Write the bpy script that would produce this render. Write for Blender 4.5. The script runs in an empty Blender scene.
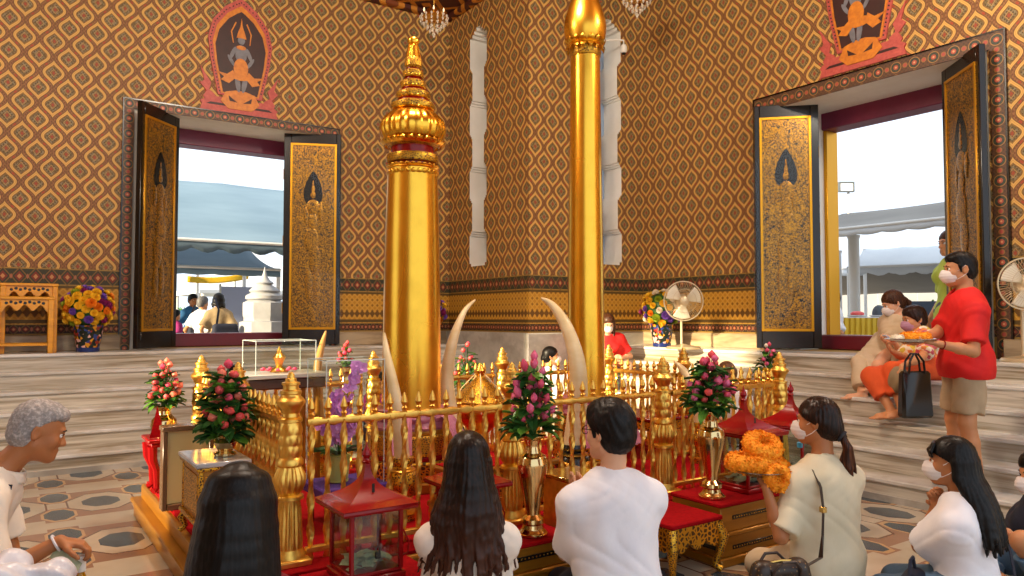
import bpy, math, random
import numpy as np
from mathutils import Vector, Matrix
rnd = random.Random(7)
SC = bpy.context.scene
COL = SC.collection
PI = math.pi
# ------------------------------------------------------------------ camera
FPX, PITCH, EYE = 745.0, math.radians(2.3), 1.4
PSI = math.radians(-34.4)
CR = (math.cos(PSI), math.sin(PSI)); CF = (-math.sin(PSI), math.cos(PSI))

def at(px, py, d):
    """world point seen at pixel (px,py) at forward distance d from the eye"""
    x = (px-512)/FPX; z = (288-py)/FPX
    fy = math.cos(PITCH)-z*math.sin(PITCH); uz = math.sin(PITCH)+z*math.cos(PITCH)
    t = d/fy
    return np.array((t*(x*CR[0]+fy*CF[0]), t*(x*CR[1]+fy*CF[1]), EYE+t*uz))

cam_d = bpy.data.cameras.new('camera'); cam = bpy.data.objects.new('camera', cam_d); COL.objects.link(cam)
cam.location = (0, 0, EYE); cam.rotation_euler = (PI/2+PITCH, 0, PSI)
cam_d.sensor_width = 36; cam_d.lens = FPX/1024*36; cam_d.clip_start = .05; cam_d.clip_end = 400
SC.camera = cam

# ------------------------------------------------------------------ material nodes
def C(h):
    h = h.lstrip('#'); v = [int(h[i:i+2], 16)/255 for i in (0, 2, 4)]
    return tuple(c/12.92 if c <= .04045 else ((c+.055)/1.055)**2.4 for c in v)+(1,)

class X:
    """a value in a node tree, with arithmetic"""
    def __init__(s, nt, k): s.nt, s.k = nt, k
    def op(s, o, *a):
        n = s.nt.nodes.new('ShaderNodeMath'); n.operation = o
        for i, v in enumerate((s,)+a):
            if isinstance(v, X): s.nt.links.new(v.k, n.inputs[i])
            else: n.inputs[i].default_value = v
        return X(s.nt, n.outputs[0])
    def __add__(s, o): return s.op('ADD', o)
    __radd__ = __add__
    def __sub__(s, o): return s.op('SUBTRACT', o)
    def __rsub__(s, o): return (s*-1)+o
    def __mul__(s, o): return s.op('MULTIPLY', o)
    __rmul__ = __mul__
    def __truediv__(s, o): return s.op('DIVIDE', o)
    def abs(s): return s.op('ABSOLUTE')
    def cos(s): return s.op('COSINE')
    def sin(s): return s.op('SINE')
    def sqrt(s): return s.op('SQRT')
    def lt(s, v): return s.op('LESS_THAN', v)
    def gt(s, v): return s.op('GREATER_THAN', v)
    def mn(s, v): return s.op('MINIMUM', v)
    def mx(s, v): return s.op('MAXIMUM', v)
    def cyc(s, period, off=0.):
        """centred repeat: -period/2..period/2"""
        return (s+(period/2-off)).op('FLOORED_MODULO', period)-period/2
    def soft(s, v, w):
        """1 below v, 0 above, smooth over w"""
        n = s.nt.nodes.new('ShaderNodeMapRange'); n.interpolation_type = 'SMOOTHSTEP'
        s.nt.links.new(s.k, n.inputs[0]); n.inputs[1].default_value = v-w; n.inputs[2].default_value = v+w
        n.inputs[3].default_value = 1; n.inputs[4].default_value = 0
        return X(s.nt, n.outputs[0])

class Mat:
    def __init__(s, name, col='#808080', rough=.5, metal=0., spec=.5, **kw):
        s.m = bpy.data.materials.new(name); s.m.use_nodes = True
        s.nt = s.m.node_tree; s.b = s.nt.nodes['Principled BSDF']
        s.set('Roughness', rough); s.set('Metallic', metal); s.set('Specular IOR Level', spec)
        s.set('Base Color', C(col) if isinstance(col, str) else col)
        for k, v in kw.items(): s.set(k.replace('_', ' '), v)
        s._c = None
    def set(s, k, v):
        if isinstance(v, X): s.nt.links.new(v.k, s.b.inputs[k])
        else: s.b.inputs[k].default_value = v
        return s
    def co(s, kind='Object'):
        if s._c is None:
            s._c = s.nt.nodes.new('ShaderNodeTexCoord'); s._x = s.nt.nodes.new('ShaderNodeSeparateXYZ')
            s.nt.links.new(s._c.outputs[kind], s._x.inputs[0])
        return [X(s.nt, o) for o in s._x.outputs]
    def scaled(s, sx, sy, sz, kind='Object'):
        s.co(kind)
        n = s.nt.nodes.new('ShaderNodeVectorMath'); n.operation = 'MULTIPLY'
        s.nt.links.new(s._c.outputs[kind], n.inputs[0]); n.inputs[1].default_value = (sx, sy, sz)
        return n.outputs[0]
    def noise(s, scale=(1, 1, 1), detail=4, rough=.55, dist=0.):
        v = s.scaled(*scale); n = s.nt.nodes.new('ShaderNodeTexNoise')
        s.nt.links.new(v, n.inputs['Vector']); n.inputs['Scale'].default_value = 1
        n.inputs['Detail'].default_value = detail; n.inputs['Roughness'].default_value = rough; n.inputs['Distortion'].default_value = dist
        return X(s.nt, n.outputs['Fac'])
    def voro(s, scale=(1, 1, 1), feature='F1', out='Distance'):
        v = s.scaled(*scale); n = s.nt.nodes.new('ShaderNodeTexVoronoi'); n.feature = feature
        s.nt.links.new(v, n.inputs['Vector']); n.inputs['Scale'].default_value = 1
        return X(s.nt, n.outputs[out])
    def mix(s, f, a, b):
        n = s.nt.nodes.new('ShaderNodeMix'); n.data_type = 'RGBA'
        if isinstance(f, X): s.nt.links.new(f.k, n.inputs[0])
        else: n.inputs[0].default_value = f
        for i, v in ((6, a), (7, b)):
            if isinstance(v, X): s.nt.links.new(v.k, n.inputs[i])
            else: n.inputs[i].default_value = C(v) if isinstance(v, str) else v
        return X(s.nt, n.outputs[2])
    def color(s, x): return s.set('Base Color', x)
    def bump(s, x, strength=.3, dist=.01):
        n = s.nt.nodes.new('ShaderNodeBump'); n.inputs['Strength'].default_value = strength; n.inputs['Distance'].default_value = dist
        s.nt.links.new(x.k, n.inputs['Height']); s.nt.links.new(n.outputs[0], s.b.inputs['Normal'])
        return s
def varied(name, a, b, scale, rough=.5, metal=0., bump=0., **kw):
    m = Mat(name, a, rough, metal, **kw); f = m.noise(scale)
    m.color(m.mix(((f-.5)*2.2+.5).mx(0.).mn(1.), a, b))
    if bump: m.bump(f, bump)
    return m.m

# ------------------------------------------------------------------ mesh building
class MB:
    def __init__(s): s.v = []; s.f = []; s.mi = []; s.cur = 0
    def add(s, vs, fs):
        o = len(s.v); s.v += [tuple(map(float, p)) for p in vs]
        s.f += [tuple(i+o for i in f) for f in fs]; s.mi += [s.cur]*len(fs)
        return s
    def box(s, a, b):
        (x0, y0, z0), (x1, y1, z1) = a, b
        return s.add([(x0,y0,z0),(x1,y0,z0),(x1,y1,z0),(x0,y1,z0),(x0,y0,z1),(x1,y0,z1),(x1,y1,z1),(x0,y1,z1)],
                     [(3,2,1,0),(4,5,6,7),(0,1,5,4),(1,2,6,5),(2,3,7,6),(3,0,4,7)])
    def bbox(s, a, b, e=.006):
        """box with chamfered edges"""
        a = np.minimum(a, b).astype(float) if True else a; b2 = np.array(b, float)
        b2 = np.maximum(b2, a); c = (a+b2)/2; h = (b2-a)/2; e = min(e, .45*float(h.min()))
        vs = []; idx = {}
        for sx in (-1, 1):
            for sy in (-1, 1):
                for sz in (-1, 1):
                    sg = np.array((sx, sy, sz))
                    for ax in range(3):
                        d = h-e; d = d.copy(); d[ax] = h[ax]
                        idx[(sx, sy, sz, ax)] = len(vs); vs.append(c+sg*d)
        fs = []
        for ax in range(3):
            u, w = (ax+1) % 3, (ax+2) % 3
            for sg in (-1, 1):
                q = []
                for (p, r) in ((-1,-1),(1,-1),(1,1),(-1,1)):
                    k = [0,0,0]; k[ax] = sg; k[u] = p; k[w] = r; q.append(idx[tuple(k)+(ax,)])
                fs.append(tuple(q if sg > 0 else q[::-1]))
        for ax in range(3):                      # edges along ax
            u, w = (ax+1) % 3, (ax+2) % 3
            for p in (-1, 1):
                for r in (-1, 1):
                    k0 = [0,0,0]; k0[ax] = -1; k0[u] = p; k0[w] = r; k1 = list(k0); k1[ax] = 1
                    q = (idx[tuple(k0)+(u,)], idx[tuple(k1)+(u,)], idx[tuple(k1)+(w,)], idx[tuple(k0)+(w,)])
                    fs.append(q if p*r < 0 else q[::-1])
        for sx in (-1, 1):
            for sy in (-1, 1):
                for sz in (-1, 1):
                    t = tuple(idx[(sx, sy, sz, a_)] for a_ in range(3)); fs.append(t if sx*sy*sz > 0 else t[::-1])
        return s.add(vs, fs)
    def obox(s, c, h, R):
        """oriented box: centre, half sizes, 3 axis rows"""
        m = MB().bbox(-np.array(h), np.array(h)); R = np.array(R, float)
        return s.add([np.array(c)+np.array(v)@R for v in m.v], m.f)
    def lathe(s, prof, seg=24, o=(0, 0, 0), flute=None, sq=None, ax=None):
        """prof: (r,z) list. flute(z,a)->radius factor. sq: 4-sided when seg==4"""
        vs = []; fs = []
        off = PI/4 if seg == 4 else 0
        for (r, z) in prof:
            for i in range(seg):
                a = 2*PI*i/seg+off
                q = r*(flute(z, a) if flute else 1)
                vs.append((q*math.cos(a), q*math.sin(a), z))
        n = len(prof)
        for j in range(n-1):
            for i in range(seg):
                k = (i+1) % seg
                fs.append((j*seg+i, j*seg+k, (j+1)*seg+k, (j+1)*seg+i))
        fs.append(tuple(range(seg))[::-1]); fs.append(tuple((n-1)*seg+i for i in range(seg)))
        if ax is not None:
            R = np.array(frame(ax)); vs = [v[0]*R[0]+v[1]*R[1]+v[2]*R[2] for v in vs]
        return s.add([(v[0]+o[0], v[1]+o[1], v[2]+o[2]) for v in vs], fs)
    def tube(s, pts, r, seg=8, closed=False):
        pts = [np.array(p, float) for p in pts]; n = len(pts)
        rr = r if isinstance(r, (list, tuple, np.ndarray)) else [r]*n
        vs = []; fs = []; prev = None
        for i in range(n):
            if closed: t = pts[(i+1) % n]-pts[i-1]
            else: t = pts[min(i+1, n-1)]-pts[max(i-1, 0)]
            t = t/(np.linalg.norm(t)+1e-9)
            if prev is None:
                u = np.cross(t, (0, 0, 1.) if abs(t[2]) < .9 else (1., 0, 0))
            else: u = prev-t*np.dot(prev, t)
            u = u/(np.linalg.norm(u)+1e-9); prev = u; w = np.cross(t, u)
            for k in range(seg):
                a = 2*PI*k/seg; vs.append(pts[i]+rr[i]*(math.cos(a)*u+math.sin(a)*w))
        for i in range(n if closed else n-1):
            j = (i+1) % n
            for k in range(seg):
                l = (k+1) % seg; fs.append((i*seg+k, i*seg+l, j*seg+l, j*seg+k))
        if not closed: fs.append(tuple(range(seg))[::-1]); fs.append(tuple((n-1)*seg+k for k in range(seg)))
        return s.add(vs, fs)
    def grid(s, fn, nu, nv, wrap=False):
        vs = [fn(i/nu, j/nv) for j in range(nv+1) for i in range(nu+1)]
        w = nu+1
        return s.add(vs, [(j*w+i, j*w+i+1, (j+1)*w+i+1, (j+1)*w+i) for j in range(nv) for i in range(nu)])
    def prism(s, outline, ax, t0, t1):
        """outline of 2-D points (u,v) extruded along axis ax from t0 to t1 (convex or fan-safe, ngon)"""
        n = len(outline); vs = []
        for t in (t0, t1):
            for (u, v) in outline:
                vs.append({0: (t, u, v), 1: (u, t, v), 2: (u, v, t)}[ax])
        fs = [tuple(range(n)), tuple(range(n, 2*n))[::-1]]+[(i, (i+1) % n+0, (i+1) % n+n, i+n)[::-1] for i in range(n)]
        return s.add(vs, fs)
    def xf(s, fn):
        s.v = [tuple(fn(np.array(p))) for p in s.v]; return s
    def obj(s, name, mat, parent=None, smooth=True, ang=40, loc=None):
        me = bpy.data.meshes.new(name); me.from_pydata(s.v, [], s.f)
        for m in (mat if isinstance(mat, (list, tuple)) else [mat]): me.materials.append(m)
        if any(s.mi): me.polygons.foreach_set('material_index', s.mi)
        me.validate(); fix_normals(me)
        if smooth:
            me.shade_smooth() if hasattr(me, 'shade_smooth') else None
            if ang and hasattr(me, 'set_sharp_from_angle'): me.set_sharp_from_angle(angle=math.radians(ang))
        return link(name, me, parent, loc)
def fix_normals(me):
    import bmesh
    b = bmesh.new(); b.from_mesh(me); bmesh.ops.recalc_face_normals(b, faces=b.faces); b.to_mesh(me); b.free()
def frame(ax):
    z = np.array(ax, float); z /= np.linalg.norm(z)
    x = np.cross((0, 1., 0) if abs(z[1]) < .9 else (1., 0, 0), z); x /= np.linalg.norm(x)
    return x, np.cross(z, x), z
def link(name, me, parent=None, loc=None):
    o = bpy.data.objects.new(name, me); COL.objects.link(o)
    if parent is not None: o.parent = parent
    if loc is not None: o.location = tuple(map(float, loc))
    return o
def tag(o, label, cat, group=None, kind=None):
    o['label'] = label; o['category'] = cat
    if group: o['group'] = group
    if kind: o['kind'] = kind
    return o
def thing(name, label, cat, loc=(0, 0, 0), rz=0., group=None):
    o = bpy.data.objects.new(name, None); COL.objects.link(o); o.empty_display_size = .05
    o.location = tuple(map(float, loc)); o.rotation_euler = (0, 0, rz)
    return tag(o, label, cat, group)
def struct(o):
    o['kind'] = 'structure'; return o
def dup(o, parent=None, loc=None, rz=None, label=None, scale=None):
    c = o.copy(); COL.objects.link(c)
    if parent is not None: c.parent = parent
    if loc is not None: c.location = tuple(map(float, loc))
    if rz is not None: c.rotation_euler = (0, 0, rz)
    if scale is not None: c.scale = (scale,)*3
    if label: c['label'] = label
    for ch in list(o.children): dup(ch, c)
    return c

# ------------------------------------------------------------------ implicit surfaces for bodies, hair and cloth
def nrm(v): v = np.array(v, float); return v/(np.linalg.norm(v)+1e-12)
class SDF:
    def __init__(s): s.p = []
    def rc(s, a, b, r1, r2=None, k=.02, clip=None, sub=False):
        s.p.append(('rc', np.array(a, float), np.array(b, float), r1, r1 if r2 is None else r2, k, clip, sub)); return s
    def el(s, c, r, R=None, k=.02, clip=None, sub=False):
        s.p.append(('el', np.array(c, float), np.array(r, float), np.eye(3) if R is None else np.array(R, float), 0, k, clip, sub)); return s
    def pl(s, *pts, r=.01, k=.01, r2=None):
        n = len(pts)-1
        for i in range(n):
            ra = r if r2 is None else r+(r2-r)*i/n; rb = r if r2 is None else r+(r2-r)*(i+1)/n
            s.rc(pts[i], pts[i+1], ra, rb, k)
        return s
    def mesh(s, h, warp=None, clips=(), pad=.03):
        lo = np.full(3, 1e9); hi = -lo; bb = []
        for q in s.p:
            if q[0] == 'rc':
                l = np.minimum(q[1]-q[3], q[2]-q[4]); u = np.maximum(q[1]+q[3], q[2]+q[4])
                l = np.minimum(l, np.minimum(q[1], q[2])-max(q[3], q[4])); u = np.maximum(u, np.maximum(q[1], q[2])+max(q[3], q[4]))
            else:
                e = np.sqrt((q[3].T**2)@(q[2]**2)); l, u = q[1]-e, q[1]+e
            bb.append((l, u))
            if not q[7]: lo = np.minimum(lo, l); hi = np.maximum(hi, u)
        lo -= pad; hi += pad
        n = np.ceil((hi-lo)/h).astype(int)+1
        ax = [lo[i]+h*np.arange(n[i]) for i in range(3)]
        D = np.full(n, .2, np.float32)
        for q, (l, u) in zip(s.p, bb):
            m = q[5]+2.5*h+.01
            i0 = np.maximum(np.floor((l-m-lo)/h).astype(int), 0); i1 = np.minimum(np.ceil((u+m-lo)/h).astype(int)+1, n)
            if (i1 <= i0).any(): continue
            sl = tuple(slice(a, b) for a, b in zip(i0, i1))
            gx = ax[0][sl[0]][:, None, None]; gy = ax[1][sl[1]][None, :, None]; gz = ax[2][sl[2]][None, None, :]
            if q[0] == 'rc':
                a, b = q[1], q[2]; ba = b-a; L = float(ba@ba)+1e-12
                px, py, pz = gx-a[0], gy-a[1], gz-a[2]
                t = np.clip((px*ba[0]+py*ba[1]+pz*ba[2])/L, 0, 1)
                d = np.sqrt((px-t*ba[0])**2+(py-t*ba[1])**2+(pz-t*ba[2])**2)-(q[3]+(q[4]-q[3])*t)
            else:
                c, r, R = q[1], q[2], q[3]
                px, py, pz = gx-c[0], gy-c[1], gz-c[2]
                w = [px*R[i, 0]+py*R[i, 1]+pz*R[i, 2] for i in range(3)]
                k0 = np.sqrt(sum((w[i]/r[i])**2 for i in range(3))); k1 = np.sqrt(sum((w[i]/r[i]**2)**2 for i in range(3)))
                d = k0*(k0-1)/(k1+1e-9)
            if q[6]:
                for (pt, nn) in q[6]:
                    d = np.maximum(d, (gx-pt[0])*nn[0]+(gy-pt[1])*nn[1]+(gz-pt[2])*nn[2])
            A = D[sl]; k = q[5]
            if q[7]:
                d = -d; hh = np.clip(.5-.5*(d-A)/k, 0, 1); D[sl] = d+(A-d)*hh+k*hh*(1-hh)
            else:
                hh = np.clip(.5+.5*(d-A)/k, 0, 1); D[sl] = d+(A-d)*hh-k*hh*(1-hh)
        if warp is not None: D = D+warp(ax[0][:, None, None], ax[1][None, :, None], ax[2][None, None, :])
        for (pt, nn) in clips:
            D = np.maximum(D, (ax[0][:, None, None]-pt[0])*nn[0]+(ax[1][None, :, None]-pt[1])*nn[1]+(ax[2][None, None, :]-pt[2])*nn[2])
        D[0] = D[-1] = .2; D[:, 0] = D[:, -1] = .2; D[:, :, 0] = D[:, :, -1] = .2
        return surfnets(D, lo, h)
    def obj(s, name, mat, parent, h, warp=None, clips=(), smooth_it=1):
        v, f = s.mesh(h, warp, clips)
        me = bpy.data.meshes.new(name)
        me.vertices.add(len(v)); me.vertices.foreach_set('co', v.astype(np.float32).ravel())
        me.loops.add(len(f)*4); me.polygons.add(len(f))
        me.loops.foreach_set('vertex_index', f.astype(np.int32).ravel())
        me.polygons.foreach_set('loop_start', np.arange(len(f), dtype=np.int32)*4)
        me.update(calc_edges=True); me.materials.append(mat); me.shade_smooth()
        return link(name, me, parent)
def surfnets(D, lo, h):
    ins = D < 0
    c = [ins[i:ins.shape[0]-1+i, j:ins.shape[1]-1+j, k:ins.shape[2]-1+k] for i in (0, 1) for j in (0, 1) for k in (0, 1)]
    cnt = sum(x.astype(np.int8) for x in c)
    act = np.argwhere((cnt > 0) & (cnt < 8))
    if len(act) == 0: return np.zeros((0, 3)), np.zeros((0, 4), int)
    idx = -np.ones(cnt.shape, np.int32); idx[act[:, 0], act[:, 1], act[:, 2]] = np.arange(len(act))
    acc = np.zeros((len(act), 3)); num = np.zeros(len(act))
    for axs in range(3):
        o = [a for a in range(3) if a != axs]
        for p in (0, 1):
            for q in (0, 1):
                i0 = act.copy(); i0[:, o[0]] += p; i0[:, o[1]] += q; i1 = i0.copy(); i1[:, axs] += 1
                d0 = D[i0[:, 0], i0[:, 1], i0[:, 2]]; d1 = D[i1[:, 0], i1[:, 1], i1[:, 2]]
                cr = (d0 < 0) != (d1 < 0)
                t = np.where(cr, d0/np.where(cr, d0-d1, 1), 0)
                pt = i0.astype(float); pt[:, axs] += t
                acc[cr] += pt[cr]; num[cr] += 1
    v = lo+h*(acc/num[:, None])
    qs = []
    for axs in range(3):
        a = [slice(None)]*3; b = [slice(None)]*3; a[axs] = slice(0, -1); b[axs] = slice(1, None)
        s0 = ins[tuple(a)]; s1 = ins[tuple(b)]
        e = np.argwhere(s0 != s1); o = [x for x in range(3) if x != axs]
        ok = (e[:, o[0]] > 0) & (e[:, o[1]] > 0) & (e[:, o[0]] < D.shape[o[0]]-1) & (e[:, o[1]] < D.shape[o[1]]-1)
        e = e[ok]; fl = s0[e[:, 0], e[:, 1], e[:, 2]]
        if axs == 1: fl = ~fl
        q = []
        for (p, r) in ((1, 1), (0, 1), (0, 0), (1, 0)):
            k = e.copy(); k[:, o[0]] -= p; k[:, o[1]] -= r; q.append(idx[k[:, 0], k[:, 1], k[:, 2]])
        q = np.stack(q, 1); q[~fl] = q[~fl][:, ::-1]; qs.append(q)
    f = np.concatenate(qs)
    return v, f[(f >= 0).all(1)]
# ================================================================== setting
LW, RW, PX, PY, CEIL, LAND = 9.7, 7.47, 5.5, 7.65, 5.95, 1.03
NX, NYW = -2.6, -1.6
DC_L, DC_R = 2.44, 4.34
def wall_mat(name, ui):
    m = Mat(name, rough=.55, spec=.3); c = m.co(); u, v = c[ui], c[2]
    W, H = .28, .36
    n = m.noise((60, 60, 60), 2); n2 = m.noise((34, 34, 34), 2)
    fine = (u*180).sin()*(v*150).sin()
    ca = (u.cyc(W).abs(), v.cyc(H)); cb = (u.cyc(W, W/2).abs(), v.cyc(H, H/2))
    near = ((ca[0]/W).op('POWER', 2.)+(ca[1]/H).op('POWER', 2.)).lt((cb[0]/W).op('POWER', 2.)+(cb[1]/H).op('POWER', 2.))
    du = cb[0]+(ca[0]-cb[0])*near; dv = cb[1]+(ca[1]-cb[1])*near; dva = dv.abs()
    ph = (dva*(PI/.150)).mn(PI); w_ = ((ph.cos()*.5+.5).op('POWER', .85))*.104        # onion-shaped half width
    d = (w_-du)/((ph.sin()*1.05).op('POWER', 2.)+1).sqrt()
    col = m.mix(fine.gt(.15), m.mix(n2, '#a07046', '#875a38'), '#74492d')             # brown figured ground
    col = m.mix(((u.cyc(W/2, W/4).abs()/.019+v.cyc(H/2, H/4).abs()/.025)).lt(1.), col, '#a8482f')
    col = m.mix(d.soft(-.009, .002), '#6e4a2a', col)
    col = m.mix(d.soft(.0, .002), m.mix(n, '#e6b968', '#d6a452'), col)                # cream outline
    col = m.mix((d-.012).abs().lt(.0018), col, '#c0904a')
    col = m.mix(d.soft(.026, .002), m.mix(n2.gt(.5), '#8e6a38', '#75542c'), col)
    inn = m.mix(((n2-.42)*6).mx(0.).mn(1.), '#6d5a34', '#8a8064'); inn = m.mix(fine.gt(.3), inn, '#54452a')
    col = m.mix(d.soft(.038, .002), inn, col)
    rr = du/.026+(dv*1.).abs()/.034
    col = m.mix((rr-1.25).abs().lt(.16), col, '#b48c50'); col = m.mix(rr.soft(.75, .1), col, '#a04a30')
    # dado bands
    def band(lo, hi, img): return m.mix(v.gt(lo)*v.lt(hi), col, img)
    def diamonds(p, zc, h, g1, g2):
        q = u.cyc(p).abs()/(p*.5)+(v-zc).abs()/(h*.5)
        o = m.mix(fine.gt(.2), g1, g2)
        o = m.mix(((v-zc).abs()/(h*.5)).gt(.86), o, '#a0803c')
        o = m.mix((q-.98).abs().lt(.09), o, '#80602f'); o = m.mix(((u.cyc(p, p/2).abs())/.016+(v-zc).abs()/.03).lt(1.), o, '#a5664a')
        o = m.mix(q.lt(.62), o, '#7d2f22'); o = m.mix(q.lt(.3), o, '#c28a58')
        return o
    col = band(1.76, 1.95, diamonds(.15, 1.855, .19, '#2c3a2a', '#2a2c26'))
    g = (u.cyc(.075).abs()/.0375+v.cyc(.075).abs()/.0375)
    gg = m.mix((g-1).abs().lt(.22), m.mix(g.lt(.5), '#c08a26', '#8c6420'), '#d2a040')
    gg = m.mix((v-1.745).abs().lt(.014)+(v-1.36).abs().lt(.02), gg, '#59461f')
    gg = m.mix(((v-1.46).abs()+(u.cyc(.075)).abs()*1.2).lt(.05), gg, '#6d4c1e')
    col = band(1.33, 1.76, gg)
    col = band(1.0, 1.33, diamonds(.11, 1.275, .11, '#2c2420', '#39241c'))
    dirt = m.noise((.9, .9, .9), 3)
    col = m.mix(dirt*.35, col, '#5a3c22')
    return m.color(col).set('Roughness', n*.2+.45).m
M_WX, M_WY = wall_mat('ogee_wallpaper_x', 0), wall_mat('ogee_wallpaper_y', 1)
def trim_mat(name, ui, P, uo, vo):
    """patterned border: round florets strung along the strip"""
    m = Mat(name, rough=.5); c = m.co(); u, v = c[ui], c[2]
    a, b = u.cyc(P, uo), v.cyc(P, vo); r1 = (a*a+b*b).sqrt(); a2, b2 = u.cyc(P, uo+P/2), v.cyc(P, vo+P/2)
    r2 = (a2*a2+b*b).sqrt().mn((a*a+b2*b2).sqrt()); f = (u*150).sin()*(v*150).sin()
    col = m.mix(f.gt(.2), '#5a3a24', '#46301f')
    col = m.mix(r1.lt(.056), col, '#9a7038'); col = m.mix(r1.lt(.048), col, m.mix(f.gt(0.), '#3a4030', '#2c3228')); col = m.mix(r1.lt(.024), col, '#b0503a'); col = m.mix(r1.lt(.010), col, '#d09a6a')
    col = m.mix(r2.lt(.026), col, '#8a6230'); col = m.mix(r2.lt(.018), col, '#a8483a')
    return m.color(col).m
M_TX, M_TY = trim_mat('border_pattern_x', 0, 2.514/14, DC_L+1.257, 3.92), trim_mat('border_pattern_y', 1, 2.6/14, DC_R+1.30, 3.945)
def marble(name, s, a, b, c, rough=.28):
    m = Mat(name, rough=rough); n = m.noise(s, 5, .6, .6); k = m.noise((1.1, 1.1, 2), 3)
    n2 = m.noise((s[0]*3, s[1]*3, s[2]*2.6), 3)
    col = m.mix(((n-.42)*5).mx(0.).mn(1.), a, b); col = m.mix(((k-.45)*4).mx(0.).mn(1.)*.7, col, c)
    col = m.mix(((n2-.55)*9).mx(0.).mn(1.)*.55, col, b)
    return m.color(col).m
M_STEP = marble('striped_marble', (.5, .5, 15), '#cfc8b8', '#84755a', '#b8b3a9')
M_TREAD = marble('tread_marble', (1.2, 1.2, 6), '#d9d8d4', '#b0a998', '#c8c8c8', .2)
M_PLINTH = marble('plinth_marble', (.8, .8, 5), '#b59f7c', '#7e684a', '#a39680', .35)
M_GREYM = marble('grey_marble', (1.5, 1.5, 2), '#b9b5ac', '#969187', '#c8c3b8', .35)
def floor_mat():
    m = Mat('inlaid_floor', rough=.16); c = m.co()
    p = c[0].cyc(.58, .66).abs(); q = c[1].cyc(1.2, 6.54).abs()
    n = m.noise((3, 3, 3), 4); fine = m.noise((14, 14, 14), 3)
    def octo(a, b, w, h): return (a/w).mx(b/h).mx((a/w+b/h)*.72)
    big = octo(p, q, .125, .17)
    ps = (p*-1+.29); qs = (q-.3).abs(); sm = octo(ps, qs, .085, .15)
    cream = m.mix(n, '#cdc3ae', '#a89a82'); terra = m.mix(n, '#8d6a55', '#a07f66'); dark = m.mix(fine, '#26343f', '#50626c')
    col = terra
    col = m.mix(((q*-1+.6).lt(.17))*p.lt(.2), col, cream)
    col = m.mix(((qs*-1+.3).lt(.09))*ps.lt(.1), col, cream)
    col = m.mix(big.lt(1.72), col, cream)
    col = m.mix((big-1.78).abs().lt(.05), col, '#6f4d3c')
    col = m.mix(sm.lt(1.3), col, m.mix(n, '#c9a77a', '#b99468'))
    col = m.mix(sm.lt(1.08), col, dark); col = m.mix(big.lt(1.), col, dark)
    return m.color(col).m
M_FLOOR = floor_mat()
M_WHITE = varied('white_paint', '#f1efe9', '#dedad0', (2, 2, 2), .6)
M_CEIL = Mat('painted_ceiling', rough=.6)
_c = M_CEIL.co(); _q = (_c[0].cyc(.5).abs()+_c[1].cyc(.5).abs())/.25
M_CEIL.color(M_CEIL.mix((_q-1).abs().lt(.2)+_q.lt(.35), M_CEIL.mix((_c[0].cyc(1.5).abs()).lt(.09), '#4a1d14', '#7a3a14'), '#c07a22')); M_CEIL = M_CEIL.m
M_BLACK = varied('black_lacquer', '#120e0c', '#1c1612', (3, 3, 3), .22)
M_REDPAINT = varied('dark_red_paint', '#6a1120', '#581020', (4, 4, 4), .35)
M_LINTEL = varied('plum_paint', '#7c2444', '#6a1c3c', (4, 4, 4), .4)
M_PAVE = varied('pavement', '#a9a49c', '#8f8a84', (1, 1, 1), .8)
M_OUTWALL = varied('outer_plaster', '#d8d2c8', '#c8c0b2', (1, 1, 1), .8)

fl = MB().box((NX, NYW, -.2), (RW, LW, 0)); struct(fl.obj('floor', M_FLOOR, smooth=False))
ce = MB().box((NX-.9, NYW, CEIL), (RW+.95, LW+.95, CEIL+.3)); struct(ce.obj('ceiling', M_CEIL, smooth=False))
cn = MB()                                            # cornice under the ceiling
for (a, b) in (((NX, LW-.10), (PX, LW)), ((PX-.10, PY-.1), (PX, LW-.1)), ((PX, PY-.1), (RW-.1, PY)), ((RW-.10, NYW), (RW, PY))):
    cn.bbox((a[0], a[1], CEIL-.09), (b[0], b[1], CEIL), .02)
struct(cn.obj('trim_5', M_CEIL))

def mapper(side):
    return (lambda t, n, z: (t, LW+n, z)) if side == 'L' else (lambda t, n, z: (RW+n, t, z))
def lbox(mb, F, a, b, e=0):
    p, q = np.array(F(*a)), np.array(F(*b)); lo, hi = np.minimum(p, q), np.maximum(p, q)
    return mb.bbox(lo, hi, e) if e else mb.box(lo, hi)
HW, HD, DTOP, DEEP, THK = 1.21, .93, 3.90, .70, .95
def wall_door(side, name, c, t0, t1, mat):
    F = mapper(side); mb = MB()
    lbox(mb, F, (t0, 0, -.2), (c-HW, THK, CEIL)); lbox(mb, F, (c+HW, 0, -.2), (t1, THK, CEIL))
    lbox(mb, F, (c-HW, 0, DTOP), (c+HW, THK, CEIL)); lbox(mb, F, (c-HW, 0, -.2), (c+HW, THK, LAND-.001))
    struct(mb.obj(name, mat, smooth=False))
    rv = MB()                                        # splayed white reveals and soffit
    for s in (-1, 1):
        P = [(HW, .001), (HD, .2), (HD, THK), (HW, THK)]
        o = [F(c+s*p, n, LAND) for p, n in P]
        rv.add(o+[(x, y, DTOP) for (x, y, z) in o], [(0,1,2,3), (7,6,5,4), (0,4,5,1), (1,5,6,2), (2,6,7,3), (3,7,4,0)])
    lbox(rv, F, (c-HW, .005, DTOP-.03), (c+HW, DEEP, DTOP-.001))
    struct(rv.obj('window_reveal' if 0 else 'door_reveal', M_WHITE, smooth=False))
    return F
FL_ = wall_door('L', 'wall_left', DC_L, NX-.9, RW+.95, M_WX)
FR_ = wall_door('R', 'wall_right', DC_R, NYW, LW, M_WY)
nw = MB()                                            # unseen near side wall; its opening is placed and sized for the sun patch
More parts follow.
